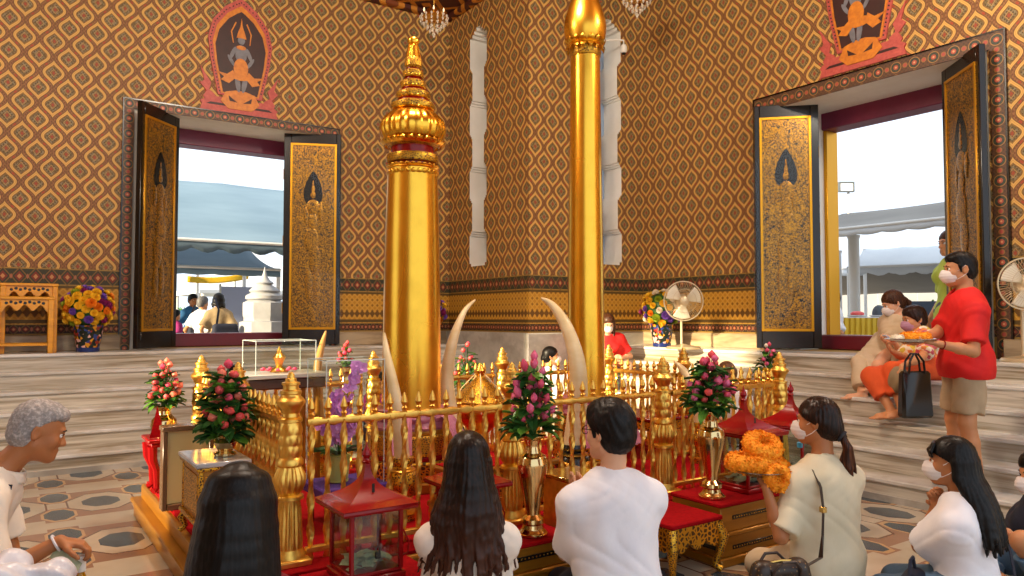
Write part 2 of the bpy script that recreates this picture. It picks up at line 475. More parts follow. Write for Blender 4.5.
for (a, b, z0, z1) in ((NYW, 4.45, -.2, CEIL), (6.75, LW, -.2, CEIL), (4.45, 6.75, 4.0, CEIL), (4.45, 6.75, -.2, .95)):
    nw.box((NX-.5, a, z0), (NX, b, z1))
struct(nw.obj('wall_near', M_WY, smooth=False))

# ---- corner pier with the two narrow stepped window niches
def pier():
    zz = [0, 2.13, 2.57, 3.10, 3.50, 4.02, 4.45, 4.98, 5.42, CEIL]
    ww = [0, .225, .155, .225, .155, .225, .155, .225, 0]
    zs, ws = [], []
    for i in range(len(ww)):
        z0, z1, w = zz[i], zz[i+1], ww[i]
        if w == .155: segs = [(z0, z0+.03, .202), (z0+.03, z0+.06, .178), (z0+.06, z1-.06, .155), (z1-.06, z1-.03, .178), (z1-.03, z1, .202)]
        elif w: segs = [(z0, z0+.04, .185), (z0+.04, z1, .225)] if i == 1 else [(z0, z1, w)]
        else: segs = [(z0, z1, w)]
        for s in segs: zs.append(s[:2]); ws.append(s[2])
    # pointed head
    head = [(5.42, 5.46, .16), (5.46, 5.50, .11), (5.50, 5.54, .05)]
    k = len(zs)-1; zs = zs[:k]+[h[:2] for h in head]+[(5.54, CEIL)]; ws = ws[:k]+[h[2] for h in head]+[0]
    D = .36
    for nm, F, t0, t1, c, mat in (('wall_pier', lambda t, n, z: (PX+n, t, z), PY, LW, 8.88, M_WY), ('wall_pier_right', lambda t, n, z: (t, PY+n, z), PX, RW, 6.86, M_WX)):
        wm, nm_, bk = MB(), MB(), MB()
        for (z0, z1), w in zip(zs, ws):
            if w == 0: wm.add([F(t0, 0, z0), F(t1, 0, z0), F(t1, 0, z1), F(t0, 0, z1)], [(0,1,2,3)]); continue
            for (a, b) in ((t0, c-w), (c+w, t1)): wm.add([F(a, 0, z0), F(b, 0, z0), F(b, 0, z1), F(a, 0, z1)], [(0,1,2,3)])
            for s in (-1, 1): nm_.add([F(c+s*w, 0, z0), F(c+s*w, D, z0), F(c+s*w, D, z1), F(c+s*w, 0, z1)], [(0,1,2,3)])
        for i in range(1, len(ws)):                  # ledges between widths
            a, b = sorted((ws[i-1], ws[i]))
            if a == b: continue
            z = zs[i][0]
            for s in (-1, 1): nm_.add([F(c+s*a, 0, z), F(c+s*b, 0, z), F(c+s*b, D, z), F(c+s*a, D, z)], [(0,1,2,3)])
        lo, hi = 2.13, 5.54
        bk.box(np.minimum(F(c-.24, D, lo-.03), F(c+.24, D+.02, hi)), np.maximum(F(c-.24, D, lo-.03), F(c+.24, D+.02, hi)))
        struct(wm.obj(nm, mat, smooth=False)); w_ = struct(nm_.obj('window_1' if nm == 'wall_pier' else 'window_2', M_WHITE, smooth=False))
        pane = Mat('blue_grey_pane', '#9fb6d2', .1).m
        struct(bk.obj('window_pane', pane, w_, smooth=False))
pier()
# ---- steps along both far walls
def steps(name, along, t0, t1, base):
    tr = MB(); r, td = LAND/6, .26
    F = (lambda t, n, z: (t, base+n, z)) if along == 'x' else (lambda t, n, z: (base+n, t, z))
    end = (LW if along == 'x' else RW)-base
    for i in range(6):
        n0 = td*i
        tr.cur = 0; lbox(tr, F, (t0, n0, r*i), (t1, end, r*(i+1)-.035))
        tr.cur = 1; lbox(tr, F, (t0, n0-.018, r*(i+1)-.035), (t1, end, r*(i+1)), .008)
    tr.cur = 2; lbox(tr, F, (t0, -.012, 0), (t1, .02, .05))
    return struct(tr.obj(name, [M_STEP, M_TREAD, M_GREYM], smooth=False))
steps('stair_left', 'x', NX, PX, 7.83); steps('stair_right', 'y', NYW, PY, 5.6)
bb = MB()                                            # stone plinth under the painted walls
for (a, b) in (((NX, LW-.05), (DC_L-1.3, LW)), ((DC_L+1.3, LW-.05), (PX, LW))): bb.bbox((a[0], a[1], LAND), (b[0], b[1], 1.21), .01)
struct(bb.obj('baseboard_left', M_PLINTH))
bb = MB()
for (a, b) in ((NYW, DC_R-1.3), (DC_R+1.3, PY)): bb.bbox((RW-.05, a, LAND), (RW, b, 1.21), .01)
struct(bb.obj('baseboard_right', M_PLINTH))
bb = MB().bbox((PX-.07, PY-.07, 0), (RW, PY, 1.21), .015).bbox((PX-.07, PY-.001, 0), (PX, LW, 1.21), .0)
struct(bb.obj('baseboard_pier', M_GREYM))
M_GOLDP = Mat('gold_leaf_trim', '#d89a22', .35, .8).m
# ---- door surrounds, lintels, thresholds
for side, c, F, tm, k in (('L', DC_L, FL_, M_TX, 1), ('R', DC_R, FR_, M_TY, 2)):
    t = MB(); o = 1.31 if k == 1 else 1.36; i_ = 1.205 if k == 1 else 1.24
    lbox(t, F, (c-o, -.02, LAND), (c-i_, 0, DTOP+.07+.05*(k-1))); lbox(t, F, (c+i_, -.02, LAND), (c+o, 0, DTOP+.07+.05*(k-1))); lbox(t, F, (c-i_, -.02, DTOP-.03), (c+i_, 0, DTOP+.07+.05*(k-1)))
    struct(t.obj('trim_%d' % k, tm, smooth=False))
    t = MB()
    for (a, b, z0, z1) in ((c-o-.015, c-o, LAND, DTOP+.085+.05*(k-1)), (c+o, c+o+.015, LAND, DTOP+.085+.05*(k-1)), (c-o, c+o, DTOP+.07+.05*(k-1), DTOP+.085+.05*(k-1))): lbox(t, F, (a, -.028, z0), (b, 0, z1))
    struct(t.obj('trim_%d' % (k+2), M_BLACK, smooth=False))
    d = MB(); lbox(d, F, (c-HD, DEEP-.02, 3.67), (c+HD, THK, DTOP), .01)
    e = struct(d.obj('door_%d' % k, M_LINTEL))
    d = MB(); lbox(d, F, (c-HD, DEEP-.16, LAND), (c+HD, THK, LAND+.17), .012); struct(d.obj('threshold', M_REDPAINT, e))
    d = MB()
    for s in (-1, 1): lbox(d, F, (c+s*HD, DEEP+.02, LAND), (c+s*(HD-.045), THK, 3.67), .006)
    struct(d.obj('jamb', M_GOLDP, e))
# ---- shutters: black frame, gilt lacquer panel, clear acrylic cover
def gilt_mat(w=.05, nm='gilt_lacquer'):
    m = Mat(nm, rough=.3, metal=.55); c = m.co()
    n = m.noise((9, 9, 9), 5, .7, 1.6); q = m.noise((16, 16, 16), 2, .5, 2.6); v = m.voro((34, 34, 34), 'DISTANCE_TO_EDGE'); k = m.noise((40, 40, 40), 2)
    ink = (v.lt(w)+((q-.5).abs()).lt(.030)+((n-.5).abs()).lt(.014)).mn(1.)*k.gt(.38)
    col = m.mix(n, '#d79a2c', '#a8701c'); col = m.mix(ink, col, '#1a120a')
    m.color(col); m.set('Metallic', ink*-.55+.6); m.bump(v, .15, .005)
    return m.m
M_GILT = gilt_mat(); M_GILT2 = gilt_mat(.025, 'gilt_figure')
def clear(name, tint='#ffffff', gl=.10, rough=.02, ior=1.45):
    m = bpy.data.materials.new(name); m.use_nodes = True; nt = m.node_tree; nt.nodes.clear()
    o = nt.nodes.new('ShaderNodeOutputMaterial'); t = nt.nodes.new('ShaderNodeBsdfTransparent'); g = nt.nodes.new('ShaderNodeBsdfGlossy')
    x = nt.nodes.new('ShaderNodeMixShader'); f = nt.nodes.new('ShaderNodeLayerWeight'); f.inputs[0].default_value = .25
    p_ = nt.nodes.new('ShaderNodeMath'); p_.operation = 'POWER'; p_.inputs[1].default_value = 4.; nt.links.new(f.outputs['Facing'], p_.inputs[0])
    a = nt.nodes.new('ShaderNodeMath'); a.operation = 'MULTIPLY_ADD'; a.inputs[1].default_value = ior-1.; a.inputs[2].default_value = gl
    t.inputs[0].default_value = C(tint); g.inputs['Roughness'].default_value = rough
    for p, q in ((p_.outputs[0], a.inputs[0]), (a.outputs[0], x.inputs[0]), (t.outputs[0], x.inputs[1]), (g.outputs[0], x.inputs[2]), (x.outputs[0], o.inputs[0])): nt.links.new(p, q)
    return m
M_ACRYL = clear('clear_acrylic', '#fafcfa', .012, .05, 1.16); M_GLASS = clear('clear_glass', '#eef2ee', .05)
def shutter(F, hinge, free, face, label, warp=.0):
    """hinge, free: (t,n). face: +1/-1 which side of the leaf carries the gilt panel"""
    h = np.array(F(hinge[0], hinge[1], 0)); f = np.array(F(free[0], free[1], 0))
    L = float(np.linalg.norm(f-h)); ang = math.atan2(*(f-h)[1::-1])
    r = thing('door_shutter', label, 'door shutter', (h[0], h[1], LAND), ang)
    z0, z1 = .02, 2.86; s = face
    b = MB()
    for (a, c_, za, zb) in ((0, .09, z0, z1), (L-.06, L, z0, z1), (.09, L-.06, z0, .22), (.09, L-.06, z1-.15, z1)): b.bbox((a, -.03, za), (c_, .03, zb), .006)
    b.bbox((.08, -.02, .2), (L-.05, .018, z1-.12), .003); b.obj('frame', M_BLACK, r)
    y0, y1 = sorted((s*.02, s*.034)); p = MB().bbox((.085, y0, .215), (L-.055, y1, z1-.145), .004)
    pn = p.obj('gilt_panel', M_GILT, r)
    y0, y1 = sorted((s*.034, s*.046)); e = MB()
    for (a, c_, za, zb) in ((.085, .115, .215, z1-.145), (L-.085, L-.055, .215, z1-.145), (.115, L-.085, .215, .245), (.115, L-.085, z1-.175, z1-.145)): e.bbox((a, y0, za), (c_, y1, zb), .004)
    e.obj('gold_border', M_GOLDP, pn)
    # guardian figure: black pointed halo, gold body
    g = MB(); cx = L*.5+.01
    halo = [(cx+.125*math.sin(a)*(1-.55*max(0, math.cos(a))**2), 2.02+(.32 if math.cos(a) > 0 else .15)*math.cos(a)) for a in np.linspace(0, 2*PI, 25)[:-1]]
    y0, y1 = sorted((s*.034, s*.038)); g.prism(halo, 1, y0, y1); g.obj('black_halo', M_BLACK, pn)
    g = MB(); y0 = s*.04
    for (x, z, a, c_) in ((cx, 2.02, .035, .05), (cx, 2.10, .022, .06), (cx, 2.17, .010, .05), (cx, 1.86, .085, .10), (cx, 1.66, .06, .12), (cx-.02, 1.42, .10, .17), (cx+.03, 1.15, .075, .2), (cx-.09, 1.74, .03, .12), (cx+.10, 1.8, .03, .13), (cx-.05, .82, .05, .2), (cx+.06, .8, .05, .2)):
        g.grid(lambda i, j: (x+a*math.sin(PI*j)*math.cos(2*PI*i), y0+s*.004*math.sin(PI*j)*math.sin(2*PI*i), z+c_*math.cos(PI*j)), 14, 8)
    g.obj('guardian_figure', M_GILT2, pn)
    y0, y1 = sorted((s*.062, s*.066)); ac = MB()
    def sheet(i, j): return np.array((.10+(L+.03-.10)*i, s*(.062+warp*math.sin(7*j+3*i)*.6+.018*i*math.sin(5*j)), .25+2.35*j))
    ac.grid(sheet, 10, 24); ac.obj('acrylic_cover', M_ACRYL, r)
    k = MB()
    for zz in (.5, 1.4, 2.3): MB().lathe([(.014, -.07), (.014, .07)], 10, (0, -s*.03, zz)).obj('hinge', M_GOLDP, r)
    return r
shutter(FL_, (DC_L-.69, .2), (1.25, -.33), 1, 'open gilt shutter on the left side of the doorway with canopies outside', .012)
shutter(FL_, (DC_L+.64, .2), (3.76, -.10), -1, 'open gilt shutter at the right side of the doorway with the white stupa outside', .012)
shutter(FR_, (DC_R+.72, .3), (5.57, -.2), 1, 'open gilt shutter with guardian figure between the standing fan and the yellow tables', .015)
shutter(FR_, (DC_R-.69, .3), (3.09, -.19), -1, 'open shutter edge-on behind the man in the red polo shirt', .01)
# ---- painted emblems over the doors
M_PINK = varied('emblem_pink', '#c25a4e', '#a8413c', (30, 30, 30), .5); M_MAROON = varied('emblem_maroon', '#3a140e', '#2a0e0a', (8, 8, 8), .5)
M_ORANGE = varied('emblem_orange', '#d9861f', '#b8661a', (20, 20, 20), .45); M_SLATE = varied('emblem_slate', '#7d7c84', '#5f6068', (12, 12, 12), .5); M_DOT = Mat('emblem_dots', '#3b1a1a').m
def emblem(F, c, label, seated):
    F0 = F; F = lambda t, n, z: F0(t, n, z+(.075 if seated else 0))
    r = thing('wall_emblem', label, 'wall emblem', F(c, -.004, 4.0))
    def fl2(name, mat, pts, d0, d1, parent=r):
        mb = MB(); n = len(pts); pts = [(u*1.2, v*1.1-.02) for u, v in pts]; vs = [F(c+u, -d1, 4.0+v) for u, v in pts]+[F(c+u, -d0, 4.0+v) for u, v in pts]
        vs = [np.array(p)-np.array(r.location) for p in vs]
        mb.add(vs, [tuple(range(n)), tuple(range(n, 2*n))]+[(i, (i+1) % n, (i+1) % n+n, i+n) for i in range(n)])
        return mb.obj(name, mat, parent, smooth=False)
    def leafarch(w, z0, z1, k=.0):                  # pointed lozenge-like arch
        L = [(-.68*w, z0), (-.92*w, z0+.35*(z1-z0)), (-w, z0+.56*(z1-z0)), (-.86*w, z0+.74*(z1-z0)), (-.5*w, z0+.89*(z1-z0)), (-.16*w, z0+.97*(z1-z0)), (0, z1)]
        return L+[(-u, v) for u, v in L[::-1][1:]]
    fl2('pink_border', M_PINK, leafarch(.33, .20, 1.36), .0, .02)
    fl2('orange_rim', M_ORANGE, leafarch(.285, .22, 1.27), .02, .026)
    fl2('maroon_field', M_MAROON, leafarch(.258, .235, 1.20), .026, .032)
    dm = MB()
    A = leafarch(.308, .24, 1.31); q = []
    for (a, b) in zip(A, A[1:]):
        n = max(2, int(math.dist(a, b)/.038))
        q += [(a[0]+(b[0]-a[0])*i/n, a[1]+(b[1]-a[1])*i/n) for i in range(n)]
    for (u, v) in q:
        p = np.array(F(c+u*1.2, -.02, 3.98+v*1.1))-np.array(r.location); dm.lathe([(.009, -.006), (.009, .006)], 8, p, ax=np.array(F(0, 1, 0))-np.array(F(0, 0, 0)))
    o = dm.obj('bead_row', M_DOT, r); o['kind'] = 'stuff'
    # flame-like scrolls and base
    for s in (-1, 1):
        sc = [(.22, .03), (.30, .05), (.37, .16), (.335, .22), (.40, .30), (.36, .34), (.40, .50), (.33, .38), (.29, .32), (.31, .24), (.26, .20), (.22, .12)]
        fl2('flame_scroll', M_PINK, [(s*u, v) for u, v in sc], 0, .016)
    fl2('base_band', M_PINK, [(-.40, .0), (.40, .0), (.38, .07), (.40, .10), (.30, .17), (-.30, .17), (-.40, .10), (-.38, .07)], 0, .024)
    fl2('base_slot', M_MAROON, [(-.34, .075), (.34, .075), (.30, .10), (-.30, .10)], .024, .027)
    fl2('lotus_cup', M_ORANGE, [(-.20, .13), (-.12, .05), (.12, .05), (.20, .13), (.15, .24), (.05, .27), (-.05, .27), (-.15, .24)], .024, .034)
    for s in (-1, 1): fl2('cup_eye', M_MAROON, [(s*.03, .13), (s*.12, .20), (s*.11, .14)], .034, .037)
    # figure
    dx = .03 if seated else 0
    def blob(name, mat, u, v, a, b, rot=0., d=.034):
        P = []
        for i in range(16):
            t = 2*PI*i/16; x, y = a*math.cos(t), b*math.sin(t)
            P.append((u+x*math.cos(rot)-y*math.sin(rot), v+x*math.sin(rot)+y*math.cos(rot)))
        return fl2(name, mat, P, .032, d)
    for (u, v, a, b, rt) in ((-.03, .36, .026, .11, .12), (.04, .36, .026, .11, -.15)): blob('leg', M_SLATE, u+dx, v, a, b, rt, .036)
    blob('skirt', M_ORANGE, 0+dx, .53, .075, .12, 0, .040); blob('skirt', M_ORANGE, 0, .44, .10, .05, 0, .038)
    blob('torso', M_SLATE, dx, .70, .06, .11, 0, .038); blob('collar', M_ORANGE, dx, .775, .05, .025, 0, .041)
    for s in (-1, 1):
        blob('arm', M_SLATE, s*.085+dx, .70, .02, .085, s*.35, .036); blob('arm', M_SLATE, s*.10+dx, .61, .018, .07, -s*.5, .037)
        fl2('sash', M_ORANGE, [(s*.05, .42), (s*.12, .34), (s*.20, .37), (s*.17, .41), (s*.24, .46), (s*.14, .445), (s*.08, .50)], .032, .039)
    blob('head', M_SLATE, dx, .86, .038, .048, 0, .042)
    fl2('crown', M_ORANGE, [(dx-.05, .885), (dx+.05, .885), (dx+.035, .95), (dx+.012, 1.02), (dx, 1.12), (dx-.012, 1.02), (dx-.035, .95)], .032, .044)
    fl2('halo_line', M_ORANGE, [(-.085, .82), (-.075, .82), (-.095, .95), (-.05, 1.06), (-.06, 1.07), (-.108, .95)], .032, .036)
    fl2('halo_line', M_ORANGE, [(.085, .82), (.095, .82), (.108, .95), (.06, 1.07), (.05, 1.06), (.095, .95)], .032, .036)
    return r
emblem(FL_, DC_L, 'pink-bordered painted emblem of a standing crowned figure, touching the left door border', False)
emblem(FR_, DC_R, 'pink-bordered painted emblem above the right doorway, its top cut off', True)
# ================================================================== shrine: plinth, fence, gilt pillars
def gold(name, a='#f3c25a', b='#c08a34', rough=.26, sc=(10, 10, 10), bump=.0):
    m = Mat(name, a, rough, 1.0); n = m.noise(sc, 4); k = m.noise((sc[0]*.35,)*2+(sc[2]*.1,), 3)
    m.color(m.mix(((n-.45)*3).mx(0.).mn(1.)*.6, a, b)); m.set('Roughness', k*.25+rough-.1)
    if bump: m.bump(n, bump, .004)
    return m.m
M_GOLD = gold('polished_gold'); M_GOLD2 = gold('fence_gold', '#f3c460', '#b98a36', .36, (22, 22, 22), .1)
M_LEAF = gold('gold_leaf', '#f4bd42', '#d8a232', .26, (5, 5, 5))
def filigree(name, s=38):
    m = Mat(name, '#d59a28', .35, .9); v = m.voro((s, s, s), 'DISTANCE_TO_EDGE'); w = m.voro((s, s, s)); n = m.noise((s*2, s*2, s*2), 2)
    h = v.lt(.16); m.color(m.mix(h, m.mix(n, '#5c3a0c', '#3a1c0c'), '#dca634')); m.set('Metallic', h*.6+.3); m.bump(v, .5, .006)
    return m.m
M_FILI = filigree('gold_filigree'); M_FILI2 = filigree('fine_filigree', 70)
M_REDC = varied('red_carpet', '#a30a14', '#85080f', (60, 60, 60), .95, bump=.15, spec=.1); M_REDL = varied('red_lacquer', '#960a10', '#78080c', (5, 5, 5), .25, spec=.35)
def woodgold():
    m = Mat('gilded_wood', rough=.3, metal=.45); n = m.noise((2.5, 2.5, 26), 4); m.color(m.mix(n, '#c08426', '#7c4f12')); return m.m
M_WOODG = woodgold(); M_BRASS = Mat('polished_brass', '#d9bd86', .14, 1.).m
M_PINKC = varied('pink_satin', '#c77f93', '#9c5570', (4, 4, 9), .4); M_PURPLE = Mat('purple_cloth', '#4a2a86', .8).m
M_MIRROR = Mat('mirror_inlay', '#3d3a34', .15, .8).m
HB = .25
# ---- carpeted plinth with gilded wooden sides (two tiers)
pl = thing('shrine_plinth', 'low gilded wooden plinth with red carpet that carries the golden fence', 'plinth', (3, 4.8, 0))
def P0(mb, name, mat, sm=True): return mb.obj(name, mat, pl, smooth=sm, loc=(-3, -4.8, 0))
b = MB()
b.bbox((.80, 3.30, 0), (5.25, 5.90, .13), .012).bbox((.84, 3.34, .13), (5.21, 5.86, HB-.02), .012)
b.bbox((.78, 3.28, .105), (5.27, 5.92, .135), .008)
P0(b, 'tiered_side', M_WOODG)
P0(MB().bbox((.87, 3.37, HB-.03), (5.18, 5.83, HB), .004), 'carpet', M_REDC)
# ---- fence
FX, FY = [1.14, 2.41, 3.62, 4.86], [3.52, 4.48, 5.44]
def flu(n, amp, z0, z1, z2=9, z3=9, amp2=0, n2=0):
    def f(z, a):
        if z0 <= z <= z1: return 1+amp*abs(math.sin(n*a/2))-amp*.5
        if z2 <= z <= z3: return 1+amp2*math.sin(n2*a+ z*60)
        return 1
    return f
def smoothprof(P, n=4):
    out = []
    for (a, b) in zip(P, P[1:]):
        for i in range(n): out.append((a[0]+(b[0]-a[0])*i/n, a[1]+(b[1]-a[1])*i/n))
    return out+[P[-1]]
def arc(r0, z0, z1, bulge, n=8):
    return [(r0+bulge*math.sin(PI*i/n), z0+(z1-z0)*i/n) for i in range(n+1)]
def make_post(label):
    r = thing('fence_post', label, 'fence post', (0, 0, HB), 0, 'golden fence posts')
    z = lambda v: v-HB
    MB().lathe([(.075, 0), (.075, .04), (.068, .05), (.062, .07)]+[(.060-.012*i/6, .07+.22*i/6) for i in range(7)]+[(.052, z(.555))], 96, flute=flu(14, .16, .08, .29)).obj('fluted_shaft', M_GOLD2, r)
    MB().lathe([(.052, z(.545)), (.064, z(.55)), (.064, z(.565)), (.048, z(.575))]+arc(.05, z(.575), z(.70), .020)+[(.062, z(.71)), (.062, z(.73)), (.05, z(.745))], 96, flute=flu(14, .14, z(.58), z(.70))).obj('fluted_bulb', M_GOLD2, r)
    MB().lathe([(.048, z(.742))]+[(.050+.004*math.sin(PI*i/36), z(.75+.15*i/36)) for i in range(37)]+[(.046, z(.91))], 72, flute=lambda q, a: 1+.09*abs(math.sin(4*a+(PI/2 if int((q-z(.75))/.05) % 2 else 0)))*math.sin(PI*(((q-z(.75))/.05) % 1))).obj('carved_collar', M_GOLD2, r)
    MB().lathe([(q_, z(h_)) for q_, h_ in ((.044, .905), (.056, .911), (.056, .924), (.041, .934), (.039, .950), (.046, .960), (.048, .972), (.060, .985), (.067, 1.0), (.067, 1.009), (.056, 1.022), (.047, 1.03), (.045, 1.042))], 36).obj('vase_bulge', M_GOLD2, r)
    MB().lathe([(q_, z(h_)) for q_, h_ in ((.045, 1.038), (.050, 1.043), (.050, 1.056), (.037, 1.061), (.036, 1.080), (.043, 1.084), (.043, 1.094), (.027, 1.099), (.026, 1.112), (.018, 1.116), (.018, 1.128), (.006, 1.144))], 28).obj('finial', M_GOLD2, r)
    MB().bbox((-.085, -.085, -.004), (.085, .085, .03), .008).obj('foot', M_GOLD2, r)
    return r
post0 = None
posts = [(FX[0], FY[0], 'golden fence post nearest the camera, left of the red-roofed donation box'), (FX[1], FY[0], 'golden fence post behind the vase of pink lotus buds in the middle'),
         (FX[2], FY[0], 'golden fence post just right of the man in the white T-shirt'), (FX[3], FY[0], 'golden fence corner post behind the second red-roofed box on the right'),
         (FX[0], FY[2], 'golden fence post in front of the left steps, farthest left'), (FX[0], FY[1], 'golden post halfway along the left side of the fence'),
         (FX[3], FY[2], 'golden fence corner post behind the second tall pillar'), (FX[3], FY[1], 'golden post halfway along the right side of the fence'),
         (FX[1], FY[2], 'golden post in the rear fence, behind the first tall pillar'), (FX[2], FY[2], 'golden post in the rear fence, near the hanging urn')]
for (x, y, lb) in posts:
    if post0 is None: post0 = make_post(lb); post0.location = (x, y, HB)
    else: dup(post0, loc=(x, y, HB), label=lb)
def bar_mesh():
    m = MB(); n = 24; vs = []; fs = []
    z1 = .655
    for j in range(n+1):
        t = j/n; z = z1*t
        for k in range(6):
            a = 2*PI*k/6+t*14; q = .0150*(1+.30*math.cos(2*(2*PI*k/6)))
            vs.append((q*math.cos(a), q*math.sin(a), z))
    for j in range(n):
        for k in range(6): fs.append((j*6+k, j*6+(k+1) % 6, (j+1)*6+(k+1) % 6, (j+1)*6+k))
    m.add(vs, fs)
    m.lathe([(.010, .66), (.011, .675), (.017, .685), (.010, .695), (.012, .70), (.020, .715), (.014, .735), (.003, .765)], 10)
    return m
bar0 = None; rails = {}
def fence_panel(a, b, label):
    global bar0
    a, b = np.array(a), np.array(b); L = float(np.linalg.norm(b-a)); ang = math.atan2(*(b-a)[::-1])
    r = thing('spear_fence', label, 'fence', (a[0], a[1], HB), ang, 'golden fence panels')
    m = MB(); n = int(L/.05)
    vs = []; k_ = 8
    e = .08
    for j in range(n+1):
        x = e+(L-2*e)*j/n; rr = .020*(1+.30*math.sin(j*2.6))
        for k in range(k_): vs.append((x, rr*.8*math.cos(2*PI*k/k_), .65+rr*math.sin(2*PI*k/k_)))
    m.add(vs, [(j*k_+k, j*k_+(k+1) % k_, (j+1)*k_+(k+1) % k_, (j+1)*k_+k) for j in range(n) for k in range(k_)])
    m.obj('top_rail', M_GOLD2, r)
    MB().bbox((.075, -.015, .03), (L-.075, .015, .06), .005).obj('bottom_rail', M_GOLD2, r)
    nb = max(3, int(round((L-.12)/.083)))
    for i in range(nb):
        x = .06+(L-.12)*(i+.5)/nb
        if bar0 is None: bar0 = bar_mesh().obj('spear_bar', M_GOLD2, r, loc=(x, 0, .0))
        else:
            o = bar0.copy(); COL.objects.link(o); o.parent = r; o.location = (x, 0, .0)
    return r
for i, t in enumerate(('left, behind the red-roofed box by the post', 'middle, in front of the first tall pillar', 'right, behind the tall brass vase')):
    fence_panel((FX[i], FY[0]), (FX[i+1], FY[0]), 'golden spear-topped fence panel at the front '+t)
    fence_panel((FX[i], FY[2]), (FX[i+1], FY[2]), 'golden spear-topped fence panel at the rear '+('left, before the left steps', 'middle, behind the hanging urn', 'right, before the corner pier')[i])
for i in range(2):
    fence_panel((FX[0], FY[i]), (FX[0], FY[i+1]), 'golden fence panel of the left side, '+('behind the marble-topped gold cabinet', 'behind the framed cream board')[i])
    fence_panel((FX[3], FY[i]), (FX[3], FY[i+1]), 'golden fence panel of the right side, '+('nearest the sunlit steps', 'towards the corner pier')[i])
# ---- the two pillars
def lotus_ring(r, z, n, h, rr, mat, parent, name, down=False):
    m = MB(); s = -1 if down else 1
    for k in range(n):
        a = 2*PI*k/n; w = PI/n*r*1.05
        def f(u, v):
            t = v; q = (u-.5)*2*w*(1-t**2.2)
            ro = r+rr*math.sin(PI*t*.8)+.004*(1-4*(u-.5)**2)
            return (ro*math.cos(a)-q*math.sin(a), ro*math.sin(a)+q*math.cos(a), z+s*h*t)
        m.grid(f, 4, 5)
    return m.obj(name, mat, parent)
p1 = at(412, 300, 5.2); X1, Y1 = float(p1[0]), float(p1[1])
def make_p1():
    r = thing('city_pillar', 'tall gilded pillar with ribbed bulb and stacked-ring spire', 'pillar', (X1, Y1, HB))
    z = lambda y: 1.4-(y-318)*5.2/FPX-HB
    MB().lathe(smoothprof([(.205, .402), (.203, z(380)), (.196, z(300)), (.186, z(230)), (.176, z(176)), (.176, z(170)), (.182, z(169)), (.17, z(166))], 6), 64).obj('shaft', M_LEAF, r)
    m = MB().lathe([(.150, z(168)), (.150, z(164))], 32).lathe([(.150, z(155)), (.150, z(146))], 32); m.obj('red_collar', M_REDL, r)
    lotus_ring(.172, z(176), 28, .035, .01, M_LEAF, r, 'leaf_band')
    lotus_ring(.172, z(168), 28, .022, .012, M_LEAF, r, 'leaf_band')
    MB().lathe([(.15, z(164)), (.178, z(163)), (.187, z(159)), (.178, z(155)), (.15, z(154))], 48, flute=lambda q, a: 1+.02*math.sin(40*a)).obj('ring', M_FILI2, r)
    MB().lathe([(.15, z(147)), (.165, z(146)), (.19, z(143)), (.205, z(141))], 48, flute=lambda q, a: 1+.02*math.sin(30*a)).obj('ring', M_FILI2, r)
    lotus_ring(.20, z(146), 24, .045, .028, M_LEAF, r, 'leaf_band')
    MB().lathe([(r_, z(142)+(z(111)-z(142))*i/10) for i, r_ in enumerate((.190, .208, .221, .229, .232, .231, .226, .216, .200, .178, .150))], 96, flute=lambda q, a: .965+.05*abs(math.sin(11*a))).obj('ribbed_bulb', M_LEAF, r)
    for (y, w, h) in ((104.5, .158, 4.3), (93, .122, 3.9), (82, .094, 3.6), (71, .075, 3.4)):
        MB().lathe([(w*.75, z(y+h)), (w*.97, z(y+h-.5)), (w, z(y+1.5)), (w*.97, z(y-1.5)), (w*.72, z(y-h)), (w*.62, z(y-h-1))], 40, flute=lambda q, a: 1+.02*math.sin(34*a)).obj('ring', M_FILI2, r)
        lotus_ring(w*.86, z(y+h+1.2), 18, .018, w*.10, M_LEAF, r, 'leaf_band')
    MB().lathe([(.125, z(112)), (.112, z(99)), (.104, z(98)), (.084, z(88)), (.078, z(86)), (.062, z(77)), (.056, z(75)), (.048, z(64))], 24).obj('red_core', M_REDL, r)
    MB().lathe([(.05, z(66)), (.062, z(64)), (.060, z(57)), (.052, z(55))], 32, flute=lambda q, a: 1+.04*math.sin(18*a)).obj('spire_collar', M_FILI2, r)
    MB().lathe(smoothprof([(.055, z(56)), (.046, z(50)), (.036, z(42)), (.028, z(40.5))], 3), 40, flute=lambda q, a: 1+.05*math.sin(14*a)).obj('spire', M_LEAF, r)
    MB().lathe([(.026, z(41)), (.040, z(40)), (.045, z(37.5)), (.038, z(35)), (.02, z(33.5)), (.006, z(32.5))], 24).obj('tip', M_LEAF, r)
    return r
make_p1()
p2 = at(586, 300, 5.9); X2, Y2 = float(p2[0]), float(p2[1])
r = thing('city_pillar', 'slimmer and taller gilded pillar with a smooth lotus-bud top at the frame edge', 'pillar', (X2, Y2, HB))
z = lambda y: 1.4-(y-318)*5.9/FPX-HB
MB().lathe(smoothprof([(.153, .402), (.148, z(385)), (.138, z(260)), (.124, z(120)), (.118, z(58)), (.118, z(41))], 6), 64).obj('shaft', M_LEAF, r)
MB().lathe([(.12, z(55)), (.126, z(54)), (.126, z(42)), (.12, z(41))], 48).obj('carved_band', M_FILI2, r)
lotus_ring(.128, z(43), 16, .05, .03, M_LEAF, r, 'leaf_band', True); lotus_ring(.13, z(43), 16, .06, .035, M_LEAF, r, 'leaf_band')
MB().lathe([(.135, z(43)), (.15, z(40)), (.165, z(33)), (.171, z(25)), (.163, z(16)), (.140, z(6)), (.11, z(-4)), (.08, z(-14)), (.05, z(-24)), (.02, z(-34)), (.003, z(-40))], 48).obj('lotus_bud', M_LEAF, r)
